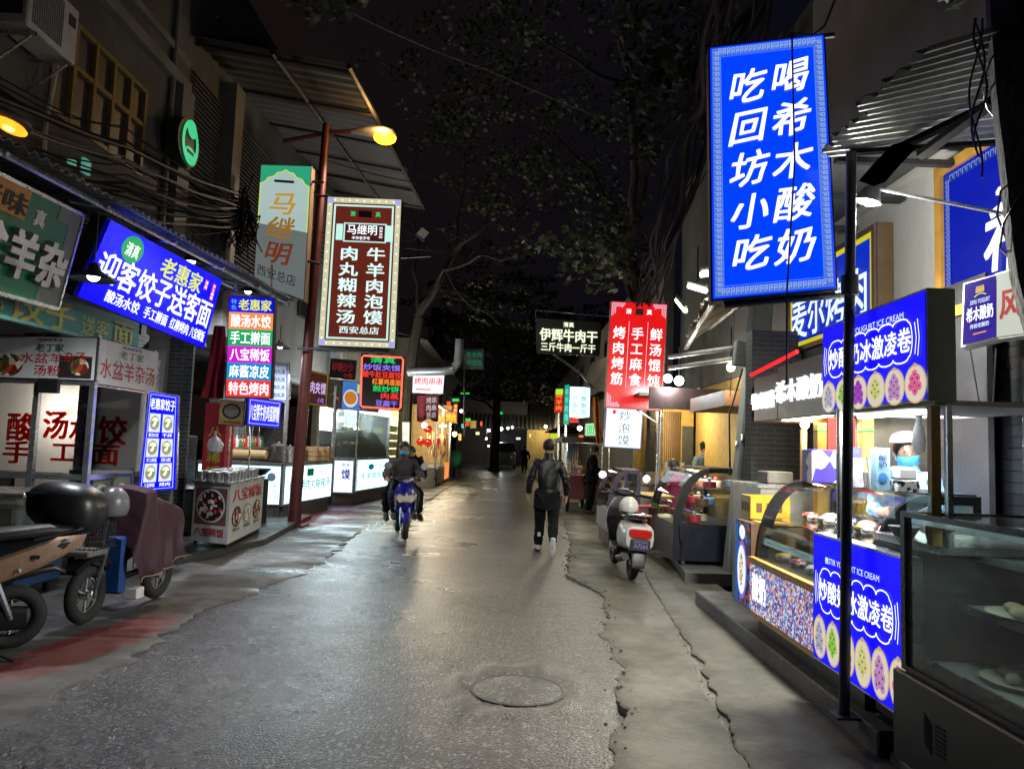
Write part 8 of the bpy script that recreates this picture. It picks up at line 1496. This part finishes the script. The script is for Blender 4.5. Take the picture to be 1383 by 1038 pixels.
hq = at(153, 682, 6.35); o = thing('helmet', 'grey half helmet with a pale badge beside the rounded black box', 'helmet', hq); b = MB(); b.ball(hq, (0.125, 0.14, 0.155), 18, 12, bot=0.6); b.build('shell', M('helmet_grey', (0.16, 0.16, 0.18), 0.35), o); b = MB(); b.box(hq+V((-0.03, -0.135, -0.04)), (0.06, 0.02, 0.06), Matrix.Rotation(-0.2, 3, 'X')); b.build('badge', PR_WHT, o)
# second parked bike under a maroon cover
mo = gnd(104, 846, 0.02); cyc = thing('electric_bike', 'electric bike with a wire basket under a maroon quilted cover', 'bike', (mo.x-0.2, mo.y+0.4, 0.015))
dirb = (gnd(215, 806, 0.02)-gnd(104, 846, 0.02)); dirb.z = 0; dirb.normalize(); nb_ = V((-dirb.y, dirb.x, 0)); F0 = gnd(110, 843, 0.02)
P2 = lambda x, y, z: F0+dirb*x+nb_*y+V((0, 0, z))
wheel2(cyc, P2(0.02, 0, 0.24), 0.24, 0.05, nb_); wheel2(cyc, P2(1.10, 0.0, 0.24), 0.24, 0.05, nb_)
b = MB(); b.tube([P2(0.02, -0.07, 0.24), P2(0.18, -0.06, 0.62)], 0.02, 8); b.tube([P2(0.02, 0.07, 0.24), P2(0.18, 0.06, 0.62)], 0.02, 8); b.build('fork', CHROME, cyc)
b = MB(); b.tube([P2(0.18, 0, 0.6), P2(0.26, 0, 1.0)], 0.025, 8); b.tube([P2(0.2, 0, 0.55), P2(0.45, 0, 0.3), P2(0.9, 0, 0.32), P2(1.1, 0, 0.24)], 0.03, 8); b.tube([P2(0.85, 0, 0.3), P2(0.9, 0, 0.8)], 0.025, 8); b.build('frame', DKST, cyc)
b = MB(); b.loft([[P2(x, y, z) for y in (-0.08, 0.08)]+[P2(x, 0.06, z+0.03), P2(x, -0.06, z+0.03)] for x, z in ((-0.22, 0.44), (-0.08, 0.51), (0.10, 0.52), (0.26, 0.44))]); b.build('front_fender', GLOSSK, cyc)
b = MB()
for z in (0.64, 0.70, 0.76, 0.82, 0.88): b.tube([P2(-0.16, -0.16, z), P2(0.14, -0.16, z), P2(0.14, 0.16, z), P2(-0.16, 0.16, z), P2(-0.16, -0.16, z)], 0.005, 4)
for k in range(9):
    s_ = -0.16+0.04*k; b.tube([P2(-0.16, s_, 0.63), P2(-0.16, s_, 0.89)], 0.0035, 4)
    if k < 8: s2 = -0.16+0.0375*k; b.tube([P2(s2, -0.16, 0.63), P2(s2, -0.16, 0.89)], 0.0035, 4); b.tube([P2(s2, 0.16, 0.63), P2(s2, 0.16, 0.89)], 0.0035, 4)
b.build('basket', DKST, cyc); b = MB(); b.box(P2(-0.05, 0, 0.60), (0.26, 0.26, 0.05), Matrix.Rotation(math.atan2(dirb.y, dirb.x), 3, 'Z'), 0.01); b.build('rack', PL_MID, cyc)
b = MB(); b.box(P2(0.36, -0.04, 0.44), (0.10, 0.16, 0.50), Matrix.Rotation(math.atan2(dirb.y, dirb.x), 3, 'Z'), 0.02); b.build('blue_panel', M('bright_blue_plastic', (0.008, 0.06, 0.24), 0.45), cyc); b = MB(); b.box(P2(0.52, -0.12, 0.17), (0.12, 0.14, 0.10), Matrix.Rotation(math.atan2(dirb.y, dirb.x), 3, 'Z'), 0.01); b.build('white_bag', CUPW, cyc)
b = MB(); nU, nV = 44, 26; vs = []
for jv in range(nV+1):
    v = jv/nV; ve = min(1, v/0.8); x = 0.33+0.86*ve+0.05*max(0, v-0.8); top = 1.07+0.07*math.exp(-((ve-.22)/.14)**2)-0.16*ve**2; zb = 0.30+0.10*ve+0.03*math.sin(v*11)
    if v > 0.8: top = top+(zb+0.1-top)*((v-0.8)/0.2)**0.8
    if jv == 0: top = 0.62
    if jv == 1: top = 0.9
    for iu in range(nU+1):
        a = iu/nU*2-1; s_ = abs(a); hw = (0.17+0.10*math.exp(-((ve-.2)/.16)**2))*(1-0.55*max(0, (v-0.8)/0.2)); f_ = hw/(hw+top-zb)
        if s_ < f_: y = hw*s_/f_; z = top-0.035*(s_/f_)**2
        else:
            q = (s_-f_)/(1-f_); y = hw+0.07*q+(0.022*math.sin(v*34+q*2)+0.016*math.sin(v*61+1)+0.02*noise.noise(V((v*7, q*2, 1))))*q**.6; z = top-0.035-(top-zb-0.035)*q
        vs.append(P2(x+0.02*math.sin(s_*9+v*5), math.copysign(y, a), z+0.012*noise.noise(V((a*3, v*8, 3)))))
b.add(vs, [(j_*(nU+1)+i, j_*(nU+1)+i+1, (j_+1)*(nU+1)+i+1, (j_+1)*(nU+1)+i) for j_ in range(nV) for i in range(nU)], True); b.build('cover', M('maroon_quilt', (0.036, 0.006, 0.017), 0.65, var=0.25, scale=6, bump=0.35, bscale=10), cyc)
b = MB()
for iu in (0, nU): b.tube([vs[j_*(nU+1)+iu] for j_ in range(nV+1)], 0.007, 5)
b.build('cover_piping', M('tan_piping', (0.25, 0.19, 0.12), 0.7), cyc)

# ------------------------------------------------------------------ other people
stand = dict(pelvis=(0, 0, 0.90), chest=(0, -0.03, 1.22), neck=(0, -0.05, 1.42), head=(0, -0.08, 1.55), face=(0, -1, -0.15), shL=(0.17, -0.03, 1.34), elL=(0.24, -0.08, 1.08), wrL=(0.10, -0.24, 1.04), shR=(-0.17, -0.03, 1.34), elR=(-0.24, -0.08, 1.08), wrR=(-0.10, -0.25, 1.08), hdL=(-1, -0.4, 0.1), hdR=(1, -0.4, 0.1), pdL=(0, 1, 0), pdR=(0, 1, 0),
             hipL=(0.085, 0, 0.85), knL=(0.10, -0.03, 0.46), anL=(0.11, 0.05, 0.07), toL=(0.13, -0.12, 0.02), hipR=(-0.085, 0, 0.85), knR=(-0.09, 0.02, 0.46), anR=(-0.10, 0.08, 0.07), toR=(-0.12, -0.10, 0.02))
pm = gnd(797, 695); person('person in black hood and pale mask facing the far carts with folded arms', stand, (pm.x, pm.y, 0.03), math.radians(75), 1.0, 0.12, DKCL, DKCL, BSH, 'hood', mask=M('pale_mask', (0.5, 0.5, 0.5), 0.7), jk=1.15)
# yogurt seller
sq = at(1226, 596, 5.55); SZ = sq.z-1.55; sell = dict(stand); sell.update(face=Matrix.Rotation(math.radians(48), 3, 'Z')@V((-0.28, -1, -0.12)), wrL=(0.14, -0.26, 1.10), wrR=(-0.14, -0.26, 1.08))
t, xf, h, fd, up, sd = person('seller in a pale blue apron, clear cap and light blue mask behind the yogurt counter', sell, (sq.x+0.05, sq.y+0.06, SZ), math.radians(-48), 0.95, 0, M('pale_blue_smock', (0.22, 0.36, 0.58), 0.7, var=0.12, bump=0.25, bscale=14), NAVY, BSH, 'short', mask=M('cyan_mask', (0.08, 0.42, 0.66), 0.7, var=0.08, bump=0.1, bscale=50), jk=1.14)
b = MB(); b.loft([[xf@V(h+up*z+(fd*math.cos(a)+sd*math.sin(a))*r-fd*0.01) for a in [k*math.pi/9 for k in range(18)]] for z, r in ((0.088, 0.112), (0.11, 0.108), (0.145, 0.085), (0.160, 0.04))]); b.build('cap', M('cap_cloth', (0.55, 0.55, 0.56), 0.6, var=0.05), t)
b = MB(); b.loft([[xf@V(h+up*z+(fd*math.cos(a)+sd*math.sin(a))*r) for a in [-1.3+k*0.2 for k in range(14)]] for z, r in ((0.06, 0.118), (0.0, 0.135), (-0.07, 0.145))], False, False); b.build('visor', glass('visor', (0.93, 0.96, 0.97), 0.6, 0.06), t)
b = MB(); b.loft([[xf@V((x, y, z)) for x, y in ((-0.13, -0.165), (-0.05, -0.185), (0.05, -0.185), (0.13, -0.165))] for z in (1.30, 1.1, 0.9, 0.7)], False, False); b.build('apron', M('royal_apron', (0.03, 0.06, 0.45), 0.7), t)
b = MB(); p = at(1241, 588, 4.35); b.loft([[p+V((r*math.cos(a), r*0.5*math.sin(a), z)) for a in [k*math.pi/6 for k in range(12)]] for r, z in ((0.03, -0.10), (0.045, -0.05), (0.035, 0.03), (0.015, 0.09), (0.03, 0.13))]); item('plastic_bag', 'knotted white plastic bag hanging from the yellow post beside the seller', 'bag', b, M('white_plastic_bag', (0.6, 0.6, 0.6), 0.4, bump=0.3))
# cook and seated woman
ck_ = at(950, 606, 15.6); cook = dict(stand); cook.update(face=(0.7, -0.7, -0.4)); t, xf, h, fd, up, sd = person('cook in a dark cap bending over the restaurant counter', cook, (ck_.x, 15.6, ck_.z-1.56), 0.2, 1.0, 0, M('dull_blue_shirt', (0.08, 0.13, 0.2), 0.8), DKCL, BSH, 'short', jk=1.05)
b = MB(); b.loft([[xf@V(h+up*z+(fd*math.cos(a)+sd*math.sin(a))*r) for a in [k*math.pi/8 for k in range(16)]] for z, r in ((0.05, 0.125), (0.10, 0.118), (0.15, 0.07))]); b.build('cap', DKCL, t)
sit = dict(stand); sit.update(pelvis=(0, 0, 0.50), chest=(0, -0.06, 0.82), neck=(0, -0.10, 1.02), head=(0, -0.14, 1.15), shL=(0.17, -0.06, 0.94), elL=(0.22, -0.14, 0.70), wrL=(0.12, -0.34, 0.74), shR=(-0.17, -0.06, 0.94), elR=(-0.22, -0.14, 0.70), wrR=(-0.12, -0.34, 0.74), hipL=(0.09, 0, 0.47), knL=(0.12, -0.40, 0.48), anL=(0.12, -0.38, 0.08), toL=(0.12, -0.55, 0.02), hipR=(-0.09, 0, 0.47), knR=(-0.12, -0.40, 0.48), anR=(-0.12, -0.38, 0.08), toR=(-0.12, -0.55, 0.02))
sp_ = at(917, 655, 13.4); person('woman in a magenta jacket sitting behind the cake case', sit, (sp_.x, 13.4, 0.15), math.radians(-150), 1.05, 0, M('magenta_jacket', (0.38, 0.02, 0.13), 0.7, bump=0.2), NAVY, BSH, 'hood', jk=1.1)
stl = dup(sx0, (sp_.x, 13.4, 0.15), label='red plastic stool the woman in magenta sits on'); stl.scale = (1, 1, 0.74)
pf = gnd(711, 627); fw = dict(walk); person('distant dark figure walking near the yellow end wall', fw, (0.95, 46, 0), math.pi, 0.97, 0.2, DKCL, DKCL, BSH, 'short')

# ------------------------------------------------------------------ right, far: carts behind the white scooter
gc2 = thing('display_case', 'purple-framed curved glass case behind the white scooter', 'display case', (1.95, 12.6, 0.03))
curved_case(gc2, 1.62, 2.16, 12.2, 13.6, 0.30, 1.30, 0.62, GLASS, M('grey_panel_base', (0.18, 0.18, 0.19), 0.5), M('plum_frame', (0.06, 0.03, 0.07), 0.4), shelves=(0.45,))
b = MB(); b.bb((1.66, 12.25, 0.03), (2.12, 13.55, 0.30)); b.build('plinth', BLK, gc2); lamp(gc2, 'AREA', (1.98, 12.9, 1.24), 7, (1, 0.95, 0.85), (0.2, 1.0), (0, 0, 0))
for k, (y, m_, nm) in enumerate(((12.45, M('leaf_greens', (0.08, 0.22, 0.05), 0.7, scale=20, bump=0.6), 'heap of leafy greens'), (12.9, CK[1], 'heap of pale dough'), (13.25, CK[3], 'bluish wrapped bundle'))): b = MB(); b.ball((1.93, y, 0.70), (0.16, 0.18, 0.09+0.06*(k == 0))); item('food', nm+' inside the purple-framed case', 'food', b, m_)
fcart = thing('food_cart', 'far cart with a grey roof and white striped curtains beside the hooded person', 'cart', (2.0, 19.6, 0.03))
b = MB(); b.bb((1.45, 18.9, 0.35), (2.6, 20.4, 0.95)); b.build('body', M('maroon_panel', (0.14, 0.025, 0.03), 0.5), fcart); b = MB(); b.bb((1.3, 18.7, 1.78), (2.75, 20.6, 1.92), 0.02); b.build('roof', PL_MID, fcart)
for x in (1.45, 2.55):
    for y in (18.95, 20.35): b = MB(); b.tube([(x, y, 0.35), (x, y, 1.78)], 0.025, 6); b.build('post', STEEL, fcart)
b = MB()
for k in range(16): b.bb((1.44, 19.0+k*0.085, 1.0), (1.448, 19.06+k*0.085, 1.77))
for k in range(5): b.bb((1.47+k*0.06, 18.93, 1.0), (1.51+k*0.06, 18.938, 1.77))
b.build('curtain', food('curtain_print', ['#d8d4c8', '#8a8a88', '#c8b8a0', '#6a8aa8'], 0, 5), fcart)
for (x, y) in ((1.5, 19.1), (2.5, 19.1), (2.0, 20.3)): b = MB(); b.torus((x, y, 0.26), (1, 0, 0), 0.19, 0.05, 20, 8); b.lathe([(0.15, -0.01), (0.15, 0.01)], (x, y, 0.26), (1, 0, 0), n=14); b.build('wheel', BLK, fcart)
lamp(fcart, 'POINT', (2.0, 19.4, 1.65), 25, (1, 0.9, 0.7), 0.1)
fc2 = thing('goods_stall', 'low stall heaped with packets just beyond the walking man', 'stall', (1.75, 23, 0.03)); b = MB(); b.bb((1.35, 22.4, 0.03), (2.4, 24.5, 0.85)); b.build('counter', food('goods_front', ['#b8a890', '#5a6a88', '#d8d0c0', '#8a5a40'], 0, 4), fc2); b = MB()
for k in range(26): b.box((1.4+rnd.random()*0.9, 22.5+rnd.random()*1.9, 0.93+rnd.random()*0.25), (0.16, 0.12, 0.16), Matrix.Rotation(rnd.random(), 3, 'Z'), 0.01)
b.build('goods', food('packets', ['#d8c8b0', '#a83a2a', '#3a5a8a', '#e8e0d0', '#c89a3a'], 0, 6), fc2)
# ------------------------------------------------------------------ trees
BARK = M('dark_bark', (0.030, 0.025, 0.020), 0.9, var=0.45, scale=7, bump=0.9, bscale=18)
def leafmat(name, c1, c2):
    m = bpy.data.materials.new(name); m.use_nodes = True; t = m.node_tree; N = t.nodes; L = t.links; b = N['Principled BSDF']
    g = N.new('ShaderNodeNewGeometry'); r = N.new('ShaderNodeValToRGB'); r.color_ramp.elements[0].color = (*c1, 1); r.color_ramp.elements[1].color = (*c2, 1)
    nz = N.new('ShaderNodeTexNoise'); nz.inputs['Scale'].default_value = 2.2; L.new(g.outputs['Position'], nz.inputs['Vector']); mr = N.new('ShaderNodeMath'); mr.operation = 'MULTIPLY_ADD'; mr.inputs[1].default_value = 0.5; L.new(g.outputs['Random Per Island'], mr.inputs[0]); m2 = N.new('ShaderNodeMath'); m2.operation = 'MULTIPLY'; m2.inputs[1].default_value = 0.55; L.new(nz.outputs['Fac'], m2.inputs[0]); L.new(m2.outputs[0], mr.inputs[2])
    L.new(mr.outputs[0], r.inputs['Fac']); L.new(r.outputs[0], b.inputs['Base Color']); b.inputs['Roughness'].default_value = 0.55
    tl = N.new('ShaderNodeBsdfTranslucent'); L.new(r.outputs[0], tl.inputs[0]); mx = N.new('ShaderNodeMixShader'); mx.inputs[0].default_value = 0.3; L.new(b.outputs[0], mx.inputs[1]); L.new(tl.outputs[0], mx.inputs[2]); L.new(mx.outputs[0], N['Material Output'].inputs[0]); return m
LEAF = leafmat('plane_tree_leaf', (0.010, 0.018, 0.007), (0.032, 0.045, 0.014))
LP = [(0, -.5), (.16, -.22), (.5, -.18), (.32, .05), (.42, .32), (.16, .24), (0, .55), (-.16, .24), (-.42, .32), (-.32, .05), (-.5, -.18), (-.16, -.22)]
def leaves(b, c, R, n, size=0.13, rg=rnd):
    for _ in range(n):
        while True:
            p = V((rg.uniform(-1, 1), rg.uniform(-1, 1), rg.uniform(-1, 1)))
            if p.length < 1: break
        p = V(c)+V((p.x*R[0], p.y*R[1], p.z*R[2])); q = Matrix.Rotation(rg.uniform(0, 6.28), 3, 'Z')@Matrix.Rotation(rg.gauss(0, 0.7), 3, 'X')@Matrix.Rotation(rg.gauss(0, 0.5), 3, 'Y'); s_ = size*rg.uniform(0.6, 1.3)
        b.add([p+q@V((x*s_, y*s_, 0.10*s_*abs(x))) for x, y in LP], [tuple(range(12))])
def limb(b, pts, r0, r1, wob=0.0, seed=0):
    P_ = [V(p) for p in pts]; out = []; n = 6
    for i in range(len(P_)-1):
        for k in range(n):
            t_ = k/n; p = P_[i].lerp(P_[i+1], t_); out.append(p+V((noise.noise(p*1.3+V((seed, 0, 0))), noise.noise(p*1.3+V((0, seed, 5))), noise.noise(p*1.3+V((0, 0, seed+9)))))*wob)
    out.append(P_[-1]); m = len(out); b.tube(out, [r0+(r1-r0)*i/(m-1) for i in range(m)], 8); return out
def tree(label, base, trunk, r0, r1, limbs, clumps, size=0.13, wob=0.06, twigs=3, seed=1):
    t = thing('plane_tree', label, 'tree', base, 'plane trees along the street'); rg = random.Random(seed); b = MB(); limb(b, [base]+trunk, r0, r1, wob*0.5, seed)
    b.tube([V(base)+V((0, 0, -0.05)), V(base)+V((0, 0, 0.25))], [r0*1.35, r0*1.0], 10); b.build('trunk', BARK, t)
    b = MB()
    for k, (pts, a, c) in enumerate(limbs):
        o = limb(b, pts, a, c, wob*2.2, seed+k)
        for _ in range(twigs*2):
            i = rg.randrange(len(o)//3, len(o)); d = V((rg.uniform(-1, 1), rg.uniform(-1, 1), rg.uniform(-.4, .7)))*rg.uniform(0.5, 1.3); limb(b, [o[i], o[i]+d*0.5, o[i]+d+V((0, 0, rg.uniform(-.2, .3)))], max(c*0.6, 0.012), 0.006, wob*3, seed+k+_)
    b.build('limbs', BARK, t); b = MB()
    for (c, R, n) in clumps:
        if max(R) < 1.3: leaves(b, c, R, n, size, rg); continue
        for _ in range(max(4, n//16)):                        # big clumps are made of twigs' worth of leaves
            p = V((rg.gauss(0, .45), rg.gauss(0, .45), rg.gauss(0, .45))); q = V(c)+V((p.x*R[0], p.y*R[1], p.z*R[2])); k_ = rg.uniform(.35, .75); leaves(b, q, (k_*1.3, k_, k_*.6), 34, size, rg)
    b.build('crown', LEAF, t); return t
# behind the red sign
tb_ = V((3.02, 15.75, 0.0)); p1 = at(884, 560, 15.5); p2 = at(868, 440, 15.2); p3 = at(850, 330, 14.8)
def cl(lst, Y): return [(at(px, py, Y+dy), (r*0.9, r*1.1, r*0.7), n) for px, py, dy, r, n in lst]
tree('plane tree leaning behind the red sign, its foliage lit green above the street', tb_, [p1, p2, p3], 0.19, 0.12,
     [([p2, at(840, 360, 14), at(790, 330, 13.2)], 0.08, 0.02), ([p3, at(860, 240, 13), at(850, 120, 11.5), at(835, 40, 10)], 0.10, 0.02), ([p3, at(880, 230, 14.5), at(910, 120, 13)], 0.08, 0.02), ([p3, at(800, 230, 15.5), at(730, 160, 15)], 0.07, 0.015), ([at(850, 120, 11.5), at(790, 90, 11), at(740, 60, 10.5)], 0.05, 0.012)],
     cl([(812, 325, 0, 1.0, 240), (780, 350, -1, .6, 80), (725, 325, -1, .35, 45), (840, 345, 0, .7, 110), (815, 375, -1, .4, 50), (840, 280, 1, .7, 50), (900, 115, -3, .7, 130), (925, 70, -3.5, .7, 120), (905, 30, -4, .8, 140), (940, 130, -3, .5, 70), (870, 10, -5, .5, 60), (855, 60, -4, .35, 30), (860, 130, -3, .4, 40), (880, 190, -2, .35, 30), (875, 205, -2, .3, 22), (770, 290, 4, 2.0, 120), (700, 60, 6, 3.5, 420), (620, 30, 9, 3.5, 320), (780, 120, 8, 3.2, 320), (730, 230, 14, 3.8, 360), (850, 200, 6, 2.4, 160)], 13.2), 0.15, seed=3)
# the dark tree beyond the skewer stalls
tl_ = V((-3.4, 35.5, 0)); q1 = at(566, 430, 25)
tl_ = V((q1.x-0.35, 25, 0)); q2 = at(600, 385, 25); q3 = at(615, 330, 24)
tree('bare-limbed dark tree reaching over the street beyond the brown sign', tl_, [V((tl_.x+0.05, 25, 3.2)), q1], 0.26, 0.17,
     [([q1, at(612, 345, 24.5), at(650, 300, 24), at(665, 262, 24)], 0.13, 0.03), ([q1, at(600, 368, 24), at(660, 345, 23), at(720, 345, 22)], 0.07, 0.02), ([at(612, 345, 24.5), at(625, 250, 25), at(640, 170, 25)], 0.06, 0.015), ([q1, at(560, 300, 26), at(560, 200, 26)], 0.09, 0.02), ([at(600, 368, 24), at(640, 420, 23.5), at(690, 440, 23)], 0.04, 0.012)],
     cl([(620, 190, 2, 3.0, 260), (690, 260, 2, 3.2, 260), (560, 150, 2, 3.0, 220), (660, 420, 5, 2.4, 120), (700, 150, 3, 3.0, 240)], 25), 0.17, wob=0.1, seed=11)
# far dark trees at the end of the street
for k, (px, Y, sd_, lab) in enumerate(((668, 48, 21, 'tall dark tree standing on the street beyond the skewer stall'), (612, 58, 24, 'dark tree above the low far building beyond the skewer stalls'), (742, 66, 27, 'dark tree rising behind the yellow end wall'), (700, 72, 30, 'dark tree behind the far gate building'), (800, 58, 33, 'dark tree above the unlit building behind the carts'))):
    x = at(px, 600, Y).x; b0 = V((x, Y, 0)); h_ = 5.5 if k else 6.5
    tree(lab, b0, [V((x+0.1, Y, 2.5)), V((x, Y, h_))], 0.28 if k else 0.32, 0.2,
         [([V((x, Y, h_)), V((x+sx*1.6, Y+sy, h_+1.8)), V((x+sx*3.2, Y+sy*2, h_+3.4))], 0.13, 0.03) for sx, sy in ((-1, .4), (1, -.4), (.3, 1), (-.4, -1))]+[([V((x, Y, 4.0)), V((x-1.8, Y-.6, 4.8)), V((x-3.4, Y-1, 4.7))], 0.09, 0.02)],
         [(V((x+dx, Y+dy, h_+dz)), (2.6, 2.4, 1.9), 300) for dx, dy, dz in ((-2.6, 0, 3.0), (2.6, .5, 3.2), (0, 1, 5.0), (-1.5, -1.6, 5.6), (1.6, 1.4, 6.0), (0, 0, 2.0), (-3.6, 0, 1.2), (3.4, 0, 1.4))], 0.26, wob=0.12, seed=sd_)
# near trunk on the right picture edge
nb0 = V((2.98, 3.35, 0.0)); na = at(1432, 360, 3.15); nb1 = at(1406, 180, 3.2); nc = at(1384, 0, 3.3); nd = at(1362, -300, 3.5)
tr = tree('thick dark tree trunk with thin cables wound round it, beside the gold-framed sign', nb0, [na, nb1, nc, nd], 0.20, 0.155,
     [([nd, at(1150, -420, 4.4), at(1010, -330, 5.5)], 0.09, 0.02), ([nd, at(1280, -500, 5), V((1.5, 7, 6.8))], 0.10, 0.02), ([nd, V((0.5, 4.5, 6.3)), V((-1.6, 5.2, 6.0))], 0.09, 0.02)],
     cl([(955, 15, 0, .20, 16), (1000, -30, 0, .5, 60), (1095, -40, 0, .4, 40), (1290, 0, -2.2, .10, 7)], 6.3)+[(at(437, 5, 7.2), (0.30, 0.3, 0.20), 46), (at(455, -8, 7.2), (0.35, 0.3, 0.25), 40), (at(462, 10, 7.2), (0.14, 0.2, 0.13), 16), (at(420, 22, 7.2), (0.07, 0.1, 0.10), 8), (at(420, -40, 7.2), (0.6, 0.5, 0.4), 70), (V((0.8, 6, 7.0)), (1.4, 1.6, 0.8), 160)], 0.10, seed=41)
b = MB()
for k in range(5):
    pts = []
    for j in range(26): a = j*0.5+k; q = na.lerp(nc, j/25); pts.append(q+V((0.205*math.cos(a), 0.205*math.sin(a), 0.04*math.sin(j*1.3+k)))) if k < 2 else pts.append(at(1330-3*k+9*math.sin(j*0.28+k*1.9), 25+j*(4.2+1.1*k), 3.0+0.02*k))
    b.tube(pts, 0.005, 5)
b.build('wound_cable', BLK, tr)

# ------------------------------------------------------------------ cables
CABLE = M('cable_rubber', (0.010, 0.009, 0.012), 0.9, var=0.3, bump=0.1, spec=0.1); CABR = M('cable_brown', (0.022, 0.015, 0.016), 0.9, var=0.3, bump=0.1, spec=0.1); CABL = M('cable_pale', (0.09, 0.075, 0.075), 0.6, var=0.2, bump=0.05)
def cable(label, pts, r, mat, sag=0.0, group=None, wig=0.0, n=18):
    P_ = [V(p) for p in pts]; out = []; sd_ = rnd.random()*50
    for i in range(len(P_)-1):
        for k in range(n+(i == len(P_)-2)):
            t_ = k/n; p = P_[i].lerp(P_[i+1], t_); p.z -= sag*4*t_*(1-t_); out.append(p+V((noise.noise(p*0.8+V((sd_, 0, 0))), 0, noise.noise(p*0.8+V((0, sd_, 0)))))*wig)
    b = MB(); b.tube(out, r, 5); return b.build('cable', mat, label=label, cat='cable', group=group)
for k in range(24):
    y0 = rnd.uniform(-60, 150)*0.6+165+(k % 6)*8; a = wl(-30, 90+k*6.5, -4.9+rnd.uniform(-.15, .2)); m_ = wl(170, 175+k*5.2+rnd.uniform(-8, 8), -4.7+rnd.uniform(-.2, .2)); c = at(322+rnd.uniform(-10, 10), 262+k*1.9+rnd.uniform(-6, 6), 12.6)
    cable('one of the dark cables sagging along the left building above the blue sign', [a, m_, c], rnd.choice((0.010, 0.014, 0.018, 0.008)), rnd.choice((CABLE, CABLE, CABR, CABL)), rnd.uniform(0.02, 0.16), 'cables along the left buildings', 0.05)
for k in range(7):
    a = at(322+rnd.uniform(-8, 8), 275+k*6, 14.5); c = at(560+rnd.uniform(-20, 20), 330+k*8, 30)
    cable('one of the dark cables running on behind the tall signs on the left', [a, c], 0.014, CABLE, 0.3, 'cables behind the tall left signs', 0.04)
for k in range(26):
    a = at(1010+rnd.uniform(-55, 45), -20, 5.2+rnd.uniform(-.3, .5)); m_ = at(935+rnd.uniform(-32, 30)-k*0.3, 190+rnd.uniform(-12, 12), 8.2+rnd.uniform(-.4, .4)); c = at(868+rnd.uniform(-10, 22), 408, 13.5)
    cable('one of the brownish cables bundled down the right side left of the big blue sign', [a, m_, c], rnd.choice((0.007, 0.010, 0.022, 0.005)), rnd.choice((CABR, CABLE, CABLE)), rnd.uniform(0.0, 0.2), 'cables bundled on the right side', 0.16)
cable('thin pale wire crossing the sky from the leafy twig to the right cables', [at(380, -2, 10), at(470, 15, 10), at(660, 95, 11.5), at(890, 187, 12.8)], 0.010, CABL, 0.05)
cable('thin pale wire dropping steeply from the top of the sky to the cable bundle', [at(822, -10, 9), at(850, 90, 10.5), at(890, 187, 12.8)], 0.010, CABL, 0.02)
cable('thin wire from the street lamp pole across the dark sky', [at(438, 215, PY), at(600, 250, 18), at(760, 290, 24)], 0.012, CABR, 0.1)
cable('thin dark wire behind the brown sign towards the dark tree', [at(545, 336, 14), at(720, 345, 22)], 0.012, CABLE, 0.05)
cable('thin pale wire beside the meter box of the concrete pole', [at(992, 410, 9.3), at(990, 470, 9.3), at(986, 535, 9.3)], 0.006, CABL)
cable('thin cord hanging on the white wall right of the violet sign', [at(1310, 470, 4.9), at(1322, 540, 4.9), at(1340, 560, 4.9), at(1345, 470, 4.9)], 0.006, BLK)
b = MB()
for k in range(60):
    c = at(322, 295, 12.5); a = [c+V((rnd.gauss(0, .14), rnd.gauss(0, .2), rnd.gauss(0, .30))) for _ in range(3)]; b.tube([a[0], a[1], a[2]], 0.012, 4)
b.build('cable_tangle', CABLE, label='dark tangle of cables on the wall left of the white vertical sign', cat='cables')
